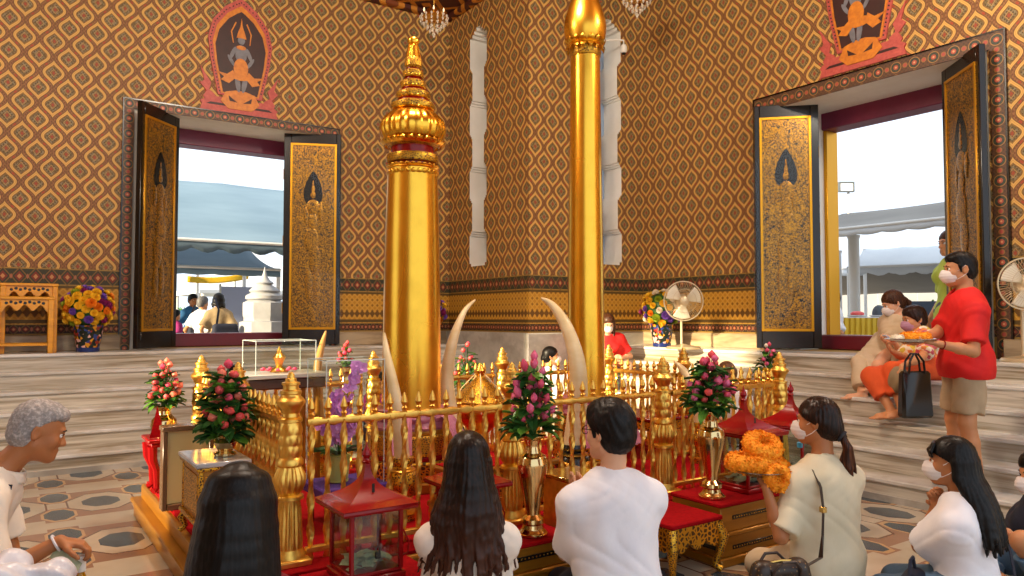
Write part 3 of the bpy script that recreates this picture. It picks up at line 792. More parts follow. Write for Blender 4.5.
# pedestals: stepped, filigreed, wrapped in pink satin
for (x, y, rr, lb) in ((X1, Y1, .26, 'stepped filigree pedestal wrapped in pink satin under the ringed pillar'), (X2, Y2, .22, 'stepped filigree pedestal with pink satin under the slim pillar')):
    r = thing('pedestal', lb, 'pedestal', (x, y, HB))
    T = [(1.30, .0, .07, M_WOODG), (1.22, .07, .20, M_FILI), (1.12, .20, .235, M_REDL), (1.16, .235, .37, M_FILI2), (1.06, .37, .40, M_WOODG)]
    for k, (q, z0, z1, mt) in enumerate(T):
        MB().lathe([(q*rr*.98, z0), (q*rr, z0+.01), (q*rr, z1-.01), (q*rr*.98, z1)], 12, flute=None).obj('tier', mt, r, ang=20)
    m = MB(); m.lathe([(rr*(1.0+.03*math.sin(i*1.7)), .40+.13*i/8) for i in range(9)], 60, flute=lambda z, a: 1+.03*math.sin(9*a+z*40)+.02*math.sin(21*a)).obj('pink_wrap', M_PINKC, r)
    for k in range(2):
        a0 = -2.2+k*1.1; m = MB()
        m.grid(lambda u, v: ((rr*1.06+.20*v+.015*math.sin(u*14))*math.cos(a0+(u-.5)*.35), (rr*1.06+.20*v+.015*math.sin(u*14))*math.sin(a0+(u-.5)*.35), .50-.30*v**1.5), 12, 8)
        m.obj('satin_tail', M_PINKC, r)
# ---- ivory tusks on gilded urns
M_IVORY = varied('ivory', '#ecd9ae', '#d0b47e', (3, 3, 8), .28)
def urn(parent_label, p, zt, rr, dark=False):
    h = zt-HB
    r = thing('tusk_urn', parent_label, 'urn', (p[0], p[1], HB))
    MB().lathe(smoothprof([(rr*1.1, 0), (rr*1.1, h*.08), (rr*.6, h*.16), (rr*.55, h*.3), (rr*1.0, h*.42), (rr*1.25, h*.58), (rr*1.1, h*.74), (rr*.7, h*.86), (rr*.9, h*.93), (rr*.85, h)], 3), 28, flute=lambda z, a: 1+.03*math.sin(16*a)).obj('body', M_FILI2 if not dark else M_BLACK, r)
    for q in ((.12, 1.12), (.36, .8), (.80, .98)): MB().lathe([(rr*q[1]*.9, h*(q[0]-.035)), (rr*q[1]*1.12, h*q[0]), (rr*q[1]*.9, h*(q[0]+.035))], 24).obj('gold_ring', M_GOLD, r)
    if dark:
        for k in range(4):
            a = k*PI/2-1.2; m = MB().lathe([(.001, 0), (rr*.42, .006), (rr*.35, .02), (rr*.12, .028)], 16, (rr*1.1*math.cos(a), rr*1.1*math.sin(a), h*.58), ax=(math.cos(a), math.sin(a), 0)); m.obj('gold_rosette', M_GOLD, r)
    return r
M_TAN = varied('aged_ivory', '#c99a5c', '#a87a40', (3, 3, 8), .3)
def tusk(label, pts, rads, mat=None):
    """pts: (px,py,depth)"""
    P = [at(*p) for p in pts]; Q = []
    n = len(P)
    for i in range(n-1):                              # Catmull-Rom
        a, b, c, d = P[max(i-1, 0)], P[i], P[i+1], P[min(i+2, n-1)]
        for k in range(6):
            t = k/6; Q.append(.5*((2*b)+(c-a)*t+(2*a-5*b+4*c-d)*t*t+(3*b-a-3*c+d)*t**3))
    Q.append(P[-1]); m = len(Q)
    R = list(np.interp(np.linspace(0, 1, m), np.linspace(0, 1, len(rads)), rads))
    base = Q[-1]; o = MB().tube([q-base for q in Q], R, 16).obj('ivory_tusk', mat or M_IVORY, None, loc=base)
    return tag(o, label, 'elephant tusk', 'ivory tusks')
tusk('straight-leaning ivory tusk left of the ringed pillar', [(384, 333, 4.45), (387, 355, 4.4), (393, 385, 4.35), (399, 420, 4.32), (402, 458, 4.32)], [.008, .022, .033, .040, .045])
urn('filigree gold urn holding the tusk left of the ringed pillar', at(402, 458, 4.32), .60, .075)
tusk('curved ivory tusk right of the ringed pillar, its tip bending right', [(475, 300, 5.75), (464, 312, 5.6), (453, 340, 5.5), (447, 375, 5.5), (449, 405, 5.5), (455, 432, 5.5)], [.006, .02, .038, .050, .058, .06])
urn('black and gold urn holding the tusk that bends right', at(455, 432, 5.5), .60, .08, True)
tusk('thick ivory tusk left of the slim pillar, its tip bending left', [(541, 298, 5.0), (553, 306, 5.0), (567, 328, 4.95), (577, 362, 4.9), (578, 400, 4.9), (573, 445, 4.9)], [.006, .026, .042, .054, .062, .066])
urn('black and gold urn holding the thick tusk by the slim pillar', at(573, 445, 4.9), .58, .095, True)
tusk('short ivory tusk tip between the slim pillar and the flower vase on the right', [(674, 361, 6.1), (683, 370, 6.05), (692, 386, 6.0), (697, 402, 6.0), (700, 424, 6.0)], [.005, .03, .042, .05, .05])
urn('gold urn holding the short tusk on the right', at(700, 424, 6.0), .57, .075)
tusk('small tan tusk tip standing behind the acrylic orchid case', [(326, 331, 5.5), (322, 345, 5.45), (318, 365, 5.4), (318, 392, 5.4), (320, 425, 5.4)], [.006, .022, .03, .035, .035], M_TAN)
urn('gold urn holding the tan tusk behind the acrylic case', at(320, 425, 5.4), .56, .08)
# ---- hanging lidded urn on the rear fence, slung with strings
q = at(480, 400, 5.9); r = thing('lidded_urn', 'round lidded gold urn slung with white strings, behind the middle fence', 'urn', (q[0], q[1], HB))
MB().lathe(smoothprof([(.14, 0), (.14, .03), (.08, .07), (.07, .25), (.12, .30), (.19, .36), (.215, .43), (.20, .49)], 3), 40).obj('bowl', M_GOLD, r)
MB().lathe(smoothprof([(.205, .485), (.212, .50), (.19, .53), (.12, .60), (.06, .66), (.03, .68), (.022, .70)], 3), 40, flute=lambda z, a: 1+.015*math.sin(24*a)).obj('lid', M_FILI2, r)
MB().lathe([(.022, .69), (.04, .71), (.046, .735), (.03, .76), (.012, .79)], 20).obj('lid_knob', M_GOLD, r)
m = MB()
for a in (.3, 1.6, 2.9, 4.2, 5.3):
    MB().tube([(.03*math.cos(a), .03*math.sin(a), .72), (.15*math.cos(a), .15*math.sin(a), .605), (.22*math.cos(a), .22*math.sin(a), .50), (.232*math.cos(a), .232*math.sin(a), .42)], .004, 6).obj('string', M_IVORY, r)
# ---- carved altar table inside the fence
r = thing('altar_table', 'long carved gold altar table inside the fence, draped with red cloth', 'table', (2.53, 3.86, HB))
MB().bbox((-.40, -.16, .02), (.40, .16, .06), .01).bbox((-.38, -.14, .06), (.38, .14, .09), .01).obj('base', M_WOODG, r)
MB().bbox((-.35, -.13, .09), (.35, .13, .24), .006).obj('filigree_band', M_FILI, r)
MB().bbox((-.39, -.16, .24), (.39, .16, .27), .008).obj('top', M_WOODG, r)
MB().bbox((-.36, -.12, .27), (.36, .12, .276), .002).obj('red_runner', M_REDC, r)
r = thing('altar_table', 'carved gold and red altar table in the right half of the fenced shrine', 'table', (4.54, 4.66, HB))
for sx in (-1, 1):
    for sy in (-1, 1): MB().lathe([(.035, 0), (.04, .03), (.02, .08), (.03, .2), (.02, .24)], 12, (sx*.16, sy*.26, 0)).obj('leg', M_GOLD, r)
MB().bbox((-.20, -.31, .23), (.20, .31, .31), .01).obj('apron', M_FILI, r)
MB().bbox((-.22, -.33, .31), (.22, .33, .335), .008).obj('red_top', M_REDL, r)
# ================================================================== offerings, flowers, furniture
def petal_mesh(layers, r=1.0):
    """layers: (n petals, base radius, tip radius, z base, z tip, width, curl)"""
    m = MB()
    for li, (n, r0, r1, z0, z1, wd, cu) in enumerate(layers):
        for k in range(n):
            a = 2*PI*(k+.5*(li % 2))/n
            def f(u, v):
                w = wd*math.sin(PI*min(1, .12+v*.80))**.7*(u-.5)*2
                rr = r0+(r1-r0)*v+cu*math.sin(PI*v)-.25*wd*(2*u-1)**2*.6
                z = z0+(z1-z0)*v**.85
                return (rr*math.cos(a)-w*math.sin(a), rr*math.sin(a)+w*math.cos(a), z)
            m.grid(f, 3, 4)
    return m
ROSE = [(3, .10, .10, .1, 1.55, .34, .16), (4, .18, .22, .05, 1.45, .50, .26), (5, .20, .42, 0, 1.25, .55, .30)]
LOTUS = [(4, .10, .05, 0, 1.75, .34, .26), (5, .14, .16, 0, 1.55, .42, .34)]
MUM = [(5, .05, .2, .3, .9, .25, .1), (8, .1, .55, .2, .8, .26, .15), (10, .12, .85, .1, .5, .28, .2), (10, .12, 1.0, 0, .15, .3, .2)]
M_ROSE = varied('coral_pink_petal', '#e23a55', '#f0705e', (25, 25, 25), .5); M_ROSE2 = varied('rose_petal', '#d42a55', '#ee6a86', (25, 25, 25), .5)
M_PINKL = varied('lotus_pink', '#e2407c', '#f58cab', (25, 25, 25), .5); M_SALM = varied('salmon_petal', '#f0705a', '#f79a7c', (25, 25, 25), .5)
M_LEAFG = varied('leaf_green', '#3a6e2c', '#1f4a20', (12, 12, 12), .4); M_LEAFL = varied('light_leaf', '#6a9a34', '#427a28', (12, 12, 12), .4)
M_YEL = varied('yellow_petal', '#f2b80e', '#f5d03a', (20, 20, 20), .55); M_VIO = varied('violet_petal', '#8b5fc0', '#6b3aa5', (20, 20, 20), .55)
M_MAG = varied('magenta_petal', '#a8266e', '#7a1a58', (20, 20, 20), .55); M_LIME = varied('lime_petal', '#a8b42a', '#7f9a22', (20, 20, 20), .55); M_ORG = varied('orange_petal', '#f09418', '#e8780e', (20, 20, 20), .55); M_CREAM = varied('white_petal', '#f5ecd8', '#eadbc0', (20, 20, 20), .55)
FLOWER = {}
def flower_copy(kind, mat, name, parent, loc, direction, size):
    key = (kind, mat.name)
    if key not in FLOWER:
        o = petal_mesh({'rose': ROSE, 'lotus': LOTUS, 'mum': MUM}[kind]).obj(name, mat, parent); FLOWER[key] = o.data
    else: o = link(name, FLOWER[key], parent)
    o.location = tuple(map(float, loc)); o.scale = (size,)*3
    o.rotation_euler = Vector(direction).to_track_quat('Z', 'Y').to_euler()
    return o
def leaf(m, p, d, L, w, droop=.3):
    d = nrm(d); u, v, _ = frame(d); sd = nrm(np.cross(d, (0, 0, 1.))+1e-6)
    up = np.cross(sd, d)
    m.grid(lambda a, b: p+d*L*b+sd*(a-.5)*2*w*math.sin(PI*(.08+.92*b))**.8+up*(L*.12*abs(a-.5)*2-droop*L*b*b), 4, 6)
def bouquet(name, label, base, h, w, mats, n, seed, kind='rose', fs=.026, group='bouquets of pink buds'):
    R = random.Random(seed); r = thing(name, label, 'flowers', base, 0, group)
    st, lf, lf2 = MB(), MB(), MB()
    pts = []
    tries = 0
    while len(pts) < n and tries < 3000:
        tries += 1
        t = R.random()**.8; a = R.uniform(0, 2*PI)
        rr = w*(1-t)**.45*(R.random()**.3)*(.55+.45*min(1, t*5+.35))
        z = h*(.16+.84*t)
        p = np.array((rr*math.cos(a), rr*math.sin(a), z))
        if all(np.linalg.norm(p-q) > fs*1.5 for q in pts): pts.append(p)
    pts[0] = np.array((0.01, 0, h*1.02))
    for p in pts:
        d = nrm((p[0]*.9, p[1]*.9, .25*h+.25*p[2])); st.tube([(0, 0, -.06), p*np.array((.3, .3, .6)), p], [.004, .0035, .003], 5)
        flower_copy(kind, R.choice(mats), 'flower', r, p, d, fs*R.uniform(.85, 1.2))
    for i in range(int(n*3.8)):
        t = R.random()**1.3; a = R.uniform(0, 2*PI); rr = w*(1-t)**.5*R.uniform(.5, .98)
        p = np.array((rr*.75*math.cos(a), rr*.75*math.sin(a), h*(.02+.85*t)))
        leaf(lf if R.random() < .65 else lf2, p, (math.cos(a), math.sin(a), R.uniform(-.3, .9)), R.uniform(.06, .10)*w/.11, R.uniform(.022, .034)*w/.11, R.uniform(.1, .6))
    o = st.obj('stems', M_LEAFG, r); o = lf.obj('leaves', M_LEAFG, r); lf2.obj('leaves', M_LEAFL, r)
    return r
def vase(label, p, prof, mat, name='flower_vase', group=None, flute=None, band=None):
    r = thing(name, label, 'vase', p, 0, group)
    MB().lathe(smoothprof(prof, 4), 40, flute=flute).obj('body', mat, r)
    z = prof[-1][1]; q = prof[-1][0]
    MB().lathe([(q*.9, z-.012), (q*1.03, z-.006), (q*1.05, z), (q*.9, z+.004)], 32).obj('lip', mat, r)
    MB().lathe([(prof[0][0]*1.0, 0), (prof[0][0]*1.12, .004), (prof[0][0]*1.12, .014), (prof[0][0], .018)], 32).obj('foot_ring', mat, r)
    return r
TALL = [(.068, 0), (.070, .02), (.055, .035), (.050, .055), (.060, .065), (.058, .085), (.034, .105), (.036, .13), (.055, .22), (.074, .31), (.080, .36), (.070, .395), (.042, .415), (.034, .45), (.046, .485), (.068, .505)]
# ---- front platforms (gilded boxes with red carpet tops)
def gilt_box(label, x0, x1, y0, y1, h):
    cx, cy = (x0+x1)/2, (y0+y1)/2; a, b = (x1-x0)/2, (y1-y0)/2
    r = thing('offering_step', label, 'platform', (cx, cy, 0))
    m = MB(); m.bbox((-a-.02, -b-.02, 0), (a+.02, b+.02, .05), .008).bbox((-a, -b, .05), (a, b, h*.5-.012), .006).bbox((-a-.012, -b-.012, h*.5-.012), (a+.012, b+.012, h*.5+.012), .006).bbox((-a, -b, h*.5+.012), (a, b, h-.02), .006)
    m.obj('gilded_case', M_WOODG, r)
    for k, z0 in ((0, h*.28), (1, h*.76)):
        i = MB(); i.bbox((-a*.85, -b-.004, z0-.012), (a*.85, -b+.004, z0+.012), .001).bbox((-a-.004, -b*.85, z0-.012), (-a+.004, b*.85, z0+.012), .001)
        i.obj('mirror_band', M_MIRROR, r)
        d = MB(); n = int(2*a*.85/.022)
        for q in range(n):
            xx = -a*.85+(q+.5)*2*a*.85/n; d.lathe([(.006, 0), (.004, .004)], 4, (xx, -b-.003, z0), ax=(0, -1, 0))
        o = d.obj('inlay_dots', M_GOLD, r)
    MB().bbox((-a-.008, -b-.008, h-.02), (a+.008, b+.008, h), .005).obj('red_carpet', M_REDC, r)
    return r
gilt_box('gilded stepped box with red top, under the vase and red-roofed boxes at right', 3.36, 4.66, 2.83, 3.20, .35)
gilt_box('gilded stepped box with red top under the tall brass vase beside the man in white', 2.02, 2.42, 3.0, 3.24, .30)
gilt_box('gilded stepped box with red top under the red-roofed box at left', 1.10, 1.60, 2.92, 3.24, .28)
# ---- vases with flowers
v1 = (2.25, 3.10, .30)
vase('tall polished brass vase between the long-haired woman and the man in white', v1, TALL, M_BRASS, flute=lambda z, a: 1+.008*math.sin(10*a))
bouquet('lotus_bouquet', 'pink lotus buds with green leaves in the tall vase in the middle', (v1[0], v1[1], .80), .37, .115, [M_PINKL, M_PINKL, M_ROSE2], 36, 3, 'lotus', .032)
v2 = (3.45, 2.97, .35)
vase('tall polished brass vase on the red-topped box, right of the man in white', v2, TALL, M_BRASS, flute=lambda z, a: 1+.008*math.sin(10*a))
bouquet('rose_bouquet', 'pink rose bouquet in the brass vase left of the red-roofed boxes', (v2[0], v2[1], .855), .30, .125, [M_PINKL, M_ROSE, M_ROSE2], 36, 5, 'rose', .030)
# ---- red-roofed donation boxes
M_NOTE = varied('banknotes', '#8fae8c', '#c9c4a0', (30, 30, 30), .8)
def donation_box(label, p, rot=0, s=1., group='red-roofed donation boxes'):
    r = thing('donation_box', label, 'donation box', p, rot, group); a = .125*s; h = .335*s
    MB().bbox((-a-.02, -a-.02, 0), (a+.02, a+.02, .03), .006).bbox((-a-.005, -a-.005, .03), (a+.005, a+.005, .045), .003).obj('base', M_REDL, r)
    for sx in (-1, 1):
        for sy in (-1, 1): MB().bbox((sx*a-.009, sy*a-.009, .04), (sx*a+.009, sy*a+.009, h), .003).obj('corner_post', M_REDL, r)
    for k in range(4):
        an = k*PI/2; c_, s_ = math.cos(an), math.sin(an)
        MB().bbox((-a+.009, -a-.002, .045), (a-.009, -a+.002, h), .0005).xf(lambda q: (q[0]*c_-q[1]*s_, q[0]*s_+q[1]*c_, q[2])).obj('glass_pane', M_GLASS, r)
    MB().bbox((-a-.006, -a-.006, h), (a+.006, a+.006, h+.015), .003).obj('top_rail', M_REDL, r)
    m = MB(); n = 14; q = .185*s; vs = []
    prof = [(q, h-.002), (q+.004, h+.008), (q+.002, h+.018)]+[(q*(1-t)**2.9*.96+.013, h+.022+.185*s*t) for t in [i/n for i in range(n+1)]]
    m.lathe([(rr*1.414, z) for rr, z in prof], 4); m.obj('roof', M_REDL, r, ang=30)
    m = MB().bbox((-.006, -.0, 0), (.006, .004, .045), .001)
    m.xf(lambda v: (v[0], v[1]-q*.46, v[2]+h+.06)).obj('coin_slot', M_BLACK, r)
    zt = h+.022+.185*s
    MB().lathe(smoothprof([(.014, zt-.01), (.022, zt), (.014, zt+.008), (.012, zt+.014), (.021, zt+.03), (.017, zt+.045), (.006, zt+.065), (.002, zt+.085)], 2), 16).obj('finial', M_REDL, r)
    R = random.Random(int(p[0]*100)); m = MB()
    for i in range(26):
        c = np.array((R.uniform(-.07, .07), R.uniform(-.07, .07), .05+.035*R.random()))*np.array((s, s, 1)); an = R.uniform(0, PI); tl = R.uniform(-.5, .5)
        m.grid(lambda u, v: c+np.array(((u-.5)*.11*math.cos(an)-(v-.5)*.05*math.sin(an), (u-.5)*.11*math.sin(an)+(v-.5)*.05*math.cos(an), .012*math.sin(u*5)+tl*.03*(u-.5))), 4, 2)
    o = m.obj('banknotes', M_NOTE, r); o['kind'] = 'stuff'
    m = MB(); m.tube([(a+.012, -a, .20), (a+.035, -a-.01, .15), (a+.03, -a-.01, .10), (a+.012, -a, .09)], .004, 6).obj('red_cord', M_REDL, r)
    m = MB().bbox((-.012, -a-.018, .10), (.012, -a-.006, .13), .003); m.tube([(-.008, -a-.012, .13), (-.008, -a-.012, .145), (0, -a-.012, .152), (.008, -a-.012, .145), (.008, -a-.012, .13)], .0025, 6); m.obj('padlock', M_MIRROR, r)
    return r
donation_box('red-roofed glass donation box nearest the big golden post, banknotes inside', (1.34, 3.09, .28), 0, .9)
donation_box('red-roofed donation box mostly hidden behind the woman with long wavy hair', (1.95, 3.24, .28), 0, .86)
donation_box('red-roofed donation box behind the tray of marigold garlands', (3.82, 3.03, .35), 0, 1.0)
donation_box('red-roofed donation box beside the masked face of the ponytailed woman', (4.34, 3.06, .35), .2, 1.0)
# ---- ornate low altar stool with red top (between man in white and the stepped box)
r = thing('altar_stool', 'low carved gold stool with red top, right of the man in white', 'stool', (3.12, 2.98, 0))
MB().bbox((-.20, -.20, .285), (.20, .20, .31), .008).obj('red_top', M_REDC, r)
def scallop(y, ax):
    n = 24; P = [(-.19, .285), (.19, .285)]+[(.19-.38*i/n, .20-.045*abs(math.sin(3*PI*i/n))-(.03 if 4 < i < 20 else .07)*0) for i in range(n+1)]
    return MB().prism(P, ax, y-.012, y+.012)
ap = MB()
for y in (-.185, .185):
    for ax in (0, 1): m = scallop(y, ax); ap.add(m.v, m.f)
ap.obj('carved_apron', M_FILI, r)
for sx in (-1, 1):
    for sy in (-1, 1): MB().tube([(sx*.175, sy*.175, .27), (sx*.20, sy*.20, .20), (sx*.185, sy*.185, .11), (sx*.165, sy*.165, .04), (sx*.19, sy*.19, .016)], [.03, .032, .022, .018, .022], 10).obj('cabriole_leg', M_FILI2, r)
# ---- gold offering chest in front of the man in white
r = thing('offering_chest', 'square gold chest with bright lid, before the praying hands of the man in white', 'chest', (2.575, 3.18, 0))
MB().bbox((-.13, -.13, .0), (.13, .13, .06), .01).bbox((-.12, -.11, .06), (.12, .11, .54), .008).obj('body', M_GOLD2, r)
MB().bbox((-.135, -.135, .54), (.135, .135, .565), .006).obj('lid', M_BRASS, r)
# ---- left group: cabinet, framed board, red stand
r = thing('gold_cabinet', 'small gilded cabinet with grey marble top under the large rose bouquet', 'cabinet', (.94, 4.15, HB))
MB().bbox((-.11, -.20, .13), (.11, .20, .39), .006).obj('body', M_WOODG, r)
m = MB()
for sx in (-1, 1): m.bbox((sx*.112-.004, -.16, .16), (sx*.112+.004, .16, .36), .002)
for sy in (-1, 1): m.bbox((-.085, sy*.203-.004, .16), (.085, sy*.203+.004, .36), .002)
m.obj('inlaid_panel', M_FILI2, r)
m = MB()
for z0, q in ((.115, .02), (.385, .018)): m.bbox((-.11-q, -.20-q, z0), (.11+q, .20+q, z0+.022), .008)
for sx in (-1, 1):
    for sy in (-1, 1): m.bbox((sx*.105-.012, sy*.195-.012, .13), (sx*.105+.012, sy*.195+.012, .39), .004)
m.obj('carved_frame', M_FILI2, r)
for sx in (-1, 1):
    for sy in (-1, 1): MB().tube([(sx*.095, sy*.185, .115), (sx*.115, sy*.205, .08), (sx*.10, sy*.19, .035), (sx*.12, sy*.21, .012)], [.022, .024, .014, .016], 8).obj('claw_leg', M_FILI2, r)
MB().bbox((-.135, -.225, .405), (.135, .225, .43), .006).obj('marble_top', varied('pale_marble', '#dcdad6', '#8d949c', (9, 9, 9), .12), r)
VB = [(.05, 0), (.05, .015), (.036, .025), (.05, .05), (.058, .07), (.046, .095), (.062, .115)]
vase('squat gold vase on the marble-topped cabinet', (.985, 4.10, HB+.43), VB, M_BRASS, flute=lambda z, a: 1+.01*math.sin(12*a))
bouquet('rose_bouquet', 'large coral rose bouquet above the marble-topped cabinet at left', (.985, 4.10, HB+.515), .37, .125, [M_ROSE, M_SALM, M_ROSE, M_ROSE2], 46, 11, 'rose', .029)
r = thing('framed_board', 'framed cream notice board standing on the red carpet at left', 'notice board', (.955, 4.90, HB), .0)
MB().bbox((-.145, -.04, 0), (-.118, .05, .47), .004).bbox((.118, -.04, 0), (.145, .05, .47), .004).bbox((-.118, -.04, 0), (.118, .05, .035), .004).bbox((-.15, -.05, .47), (.15, .07, .50), .004).obj('frame', Mat('brown_frame', '#5f4632', .25).m, r)
MB().bbox((-.118, -.012, .035), (.118, .012, .47), .002).obj('cream_panel', Mat('cream_panel', '#dccf8e', .6).m, r)
r = thing('red_console', 'red lacquered stand with scrolled legs behind the framed board', 'stand', (.925, 5.5, HB))
MB().bbox((-.12, -.15, .33), (.12, .15, .355), .006).bbox((-.10, -.13, .30), (.10, .13, .33), .004).obj('top', M_REDL, r)
for sx in (-1, 1):
    for sy in (-1, 1): MB().tube([(sx*.09, sy*.115, .31), (sx*.085, sy*.105, .22), (sx*.06, sy*.09, .15), (sx*.055, sy*.085, .03), (sx*.08, sy*.10, .012)], [.03, .028, .022, .02, .022], 8).obj('scrolled_leg', M_REDL, r)
vase('round brass vase wrapped with a red cloth on the red stand', (.92, 5.5, HB+.355), [(.05, 0), (.072, .03), (.085, .07), (.078, .11), (.045, .145), (.042, .17), (.07, .20)], M_BRASS)
m = MB().grid(lambda u, v: (.92+(u-.5)*.09*(1-v)-.055, 5.5-.075-.012*v*(1-v)*4+.05*v*0, HB+.358+.21*v), 6, 6)
tag(m.obj('red_cloth', M_REDC), 'pointed red cloth hanging on the round brass vase', 'cloth')
bouquet('rose_bouquet', 'coral rose bouquet in the round brass vase before the left steps', (.92, 5.5, HB+.555), .28, .10, [M_ROSE, M_ROSE2, M_ROSE, M_SALM], 28, 17, 'rose', .029)
# ---- smaller bouquets around the rear of the fence
for (px, py, d, h, w, lb, sd, kk) in ((467, 388, 7.3, .40, .12, 'rose bouquet outside the rear fence, right of the ringed pillar', 21, 'rose'), (769, 380, 6.35, .28, .10, 'pink and yellow bouquet by the right corner post of the fence', 23, 'rose'), (346, 366, 7.1, .20, .07, 'small red rose bunch behind the acrylic orchid case', 25, 'rose'), (607, 386, 7.95, .34, .10, 'pink bouquet right of the slim pillar, before the woman in red', 27, 'lotus')):
    b = at(px, py, d)
    zf = 0.0
    vase('brass vase under the '+lb, (b[0], b[1], zf), [(.07, 0), (.08, .04), (.04, .08), (.05, b[2]*.4), (.085, b[2]*.7), (.04, b[2]-.06), (.07, b[2]-.005)], M_BRASS)
    bouquet('rose_bouquet' if kk == 'rose' else 'lotus_bouquet', lb, b, h, w, [M_ROSE, M_ROSE2] if sd != 23 else [M_PINKL, M_YEL, M_ROSE2, M_CREAM], 16, sd, kk, .028)
# ---- acrylic cases
def acrylic(label, p, sx, sy, h, rot=0):
    r = thing('acrylic_case', label, 'display case', p, rot)
    t = .004
    for k, (a, b) in enumerate((((-sx, -sy, 0), (sx, -sy+t, h)), ((-sx, sy-t, 0), (sx, sy, h)), ((-sx, -sy+t, 0), (-sx+t, sy-t, h)), ((sx-t, -sy+t, 0), (sx, sy-t, h)))): MB().bbox(a, b, .001).obj('side_pane', M_ACRYL, r)
    MB().bbox((-sx, -sy, h), (sx, sy, h+t), .001).obj('top_pane', M_ACRYL, r)
    m = MB()
    for (x, y) in ((-sx, -sy), (sx, -sy), (sx, sy), (-sx, sy)): m.tube([(x, y, 0), (x, y, h)], .003, 5)
    m.tube([(-sx, -sy, h), (sx, -sy, h), (sx, sy, h), (-sx, sy, h)], .0035, 5, True); m.obj('bright_edge', Mat('acrylic_edge', '#cfdad8', .2).m, r)
    return r
c1 = (1.63, 4.06)
r = thing('case_table', 'table with purple cloth under the acrylic orchid case', 'table', (c1[0], c1[1], HB))
for sx in (-1, 1):
    for sy in (-1, 1): MB().bbox((sx*.15-.015, sy*.13-.015, 0), (sx*.15+.015, sy*.13+.015, .2), .004).obj('leg', M_REDL, r)
MB().bbox((-.19, -.17, .2), (.19, .17, .22), .004).obj('top', M_REDL, r)
MB().bbox((-.195, -.175, .17), (.195, .175, .225), .008).obj('purple_cloth', M_PURPLE, r)
acrylic('clear acrylic case over purple orchids, just inside the front fence', (c1[0], c1[1], HB+.226), .17, .15, .69)
vase('pale green pot of orchids inside the acrylic case', (c1[0]-.04, c1[1], HB+.227), [(.05, 0), (.055, .02), (.062, .10), (.066, .15)], Mat('pale_green_glaze', '#b9bd6c', .3).m, 'orchid_pot')
M_ORCH = varied('orchid_petal', '#cb62d0', '#e6aee6', (30, 30, 30), .5)
r = thing('orchid_spray', 'purple orchid sprays inside the acrylic case', 'flowers', (c1[0]-.04, c1[1], HB+.37))
R_ = random.Random(5); st = MB(); lf = MB()
OR = [(5, .05, 1.0, 0, .25, .42, .1), (3, .05, .5, .1, .5, .25, .1)]
om = petal_mesh(OR).obj('orchid_bloom', M_ORCH, r); om.scale = (.03,)*3; om.location = (0, -.02, .2); first = om
for (dx, dy, hh) in ((.12, .02, .50), (-.03, -.06, .28), (-.09, .03, .18), (.05, -.08, .20), (.0, .06, .34)):
    P = [np.array((dx*t**1.3, dy*t, hh*math.sin(t*1.35)/math.sin(1.35))) for t in np.linspace(0, 1, 9)]; st.tube(P, .003, 5)
    for i in range(3, 9):
        for sgn in (-1, 1):
            o = first.copy(); COL.objects.link(o); o.parent = r; q = P[i]+np.array((sgn*.016, R_.uniform(-.02, 0), R_.uniform(-.01, .01))); o.location = tuple(map(float, q))
            o.rotation_euler = (PI/2+R_.uniform(-.5, .5), R_.uniform(-.6, .6), R_.uniform(-.8, .8)); o.scale = (R_.uniform(.028, .042),)*3
for i in range(14):
    a = R_.uniform(0, 2*PI); leaf(lf, np.array((.01*math.cos(a), .01*math.sin(a), 0)), (math.cos(a), math.sin(a), .8), .13, .018, .5)
st.obj('stems', M_LEAFG, r); lf.obj('leaves', M_LEAFG, r)
c2 = at(279, 372, 5.1)
r = thing('case_table', 'dark wooden table with grey top behind the orchid case, inside the left fence', 'table', (c2[0], c2[1], HB))
for sx in (-1, 1):
    for sy in (-1, 1): MB().lathe([(.02, 0), (.024, .3), (.018, c2[2]-HB-.1)], 10, (sx*.22, sy*.15, 0)).obj('leg', M_WOODG, r)
MB().bbox((-.26, -.19, c2[2]-HB-.10), (.26, .19, c2[2]-HB-.03), .008).obj('apron', Mat('dark_wood', '#4a2c18', .4).m, r)
MB().bbox((-.28, -.21, c2[2]-HB-.03), (.28, .21, c2[2]-HB), .006).obj('grey_top', M_GREYM, r)
acrylic('clear acrylic case on the dark table behind the orchids', (c2[0], c2[1], c2[2]+.001), .20, .16, .215)
r = thing('gold_ornament', 'small gold ornament with pink flowers inside the rear acrylic case', 'ornament', (c2[0], c2[1], c2[2]+.002))
MB().lathe(smoothprof([(.06, 0), (.05, .02), (.02, .04), (.035, .08), (.045, .10), (.02, .13), (.005, .17)], 2), 20).obj('body', M_GOLD, r)
for k in range(10): flower_copy('mum', M_PINKL, 'flower', r, (.11*math.cos(k*.63), .09*math.sin(k*.63), .01), (0, 0, 1), .022)
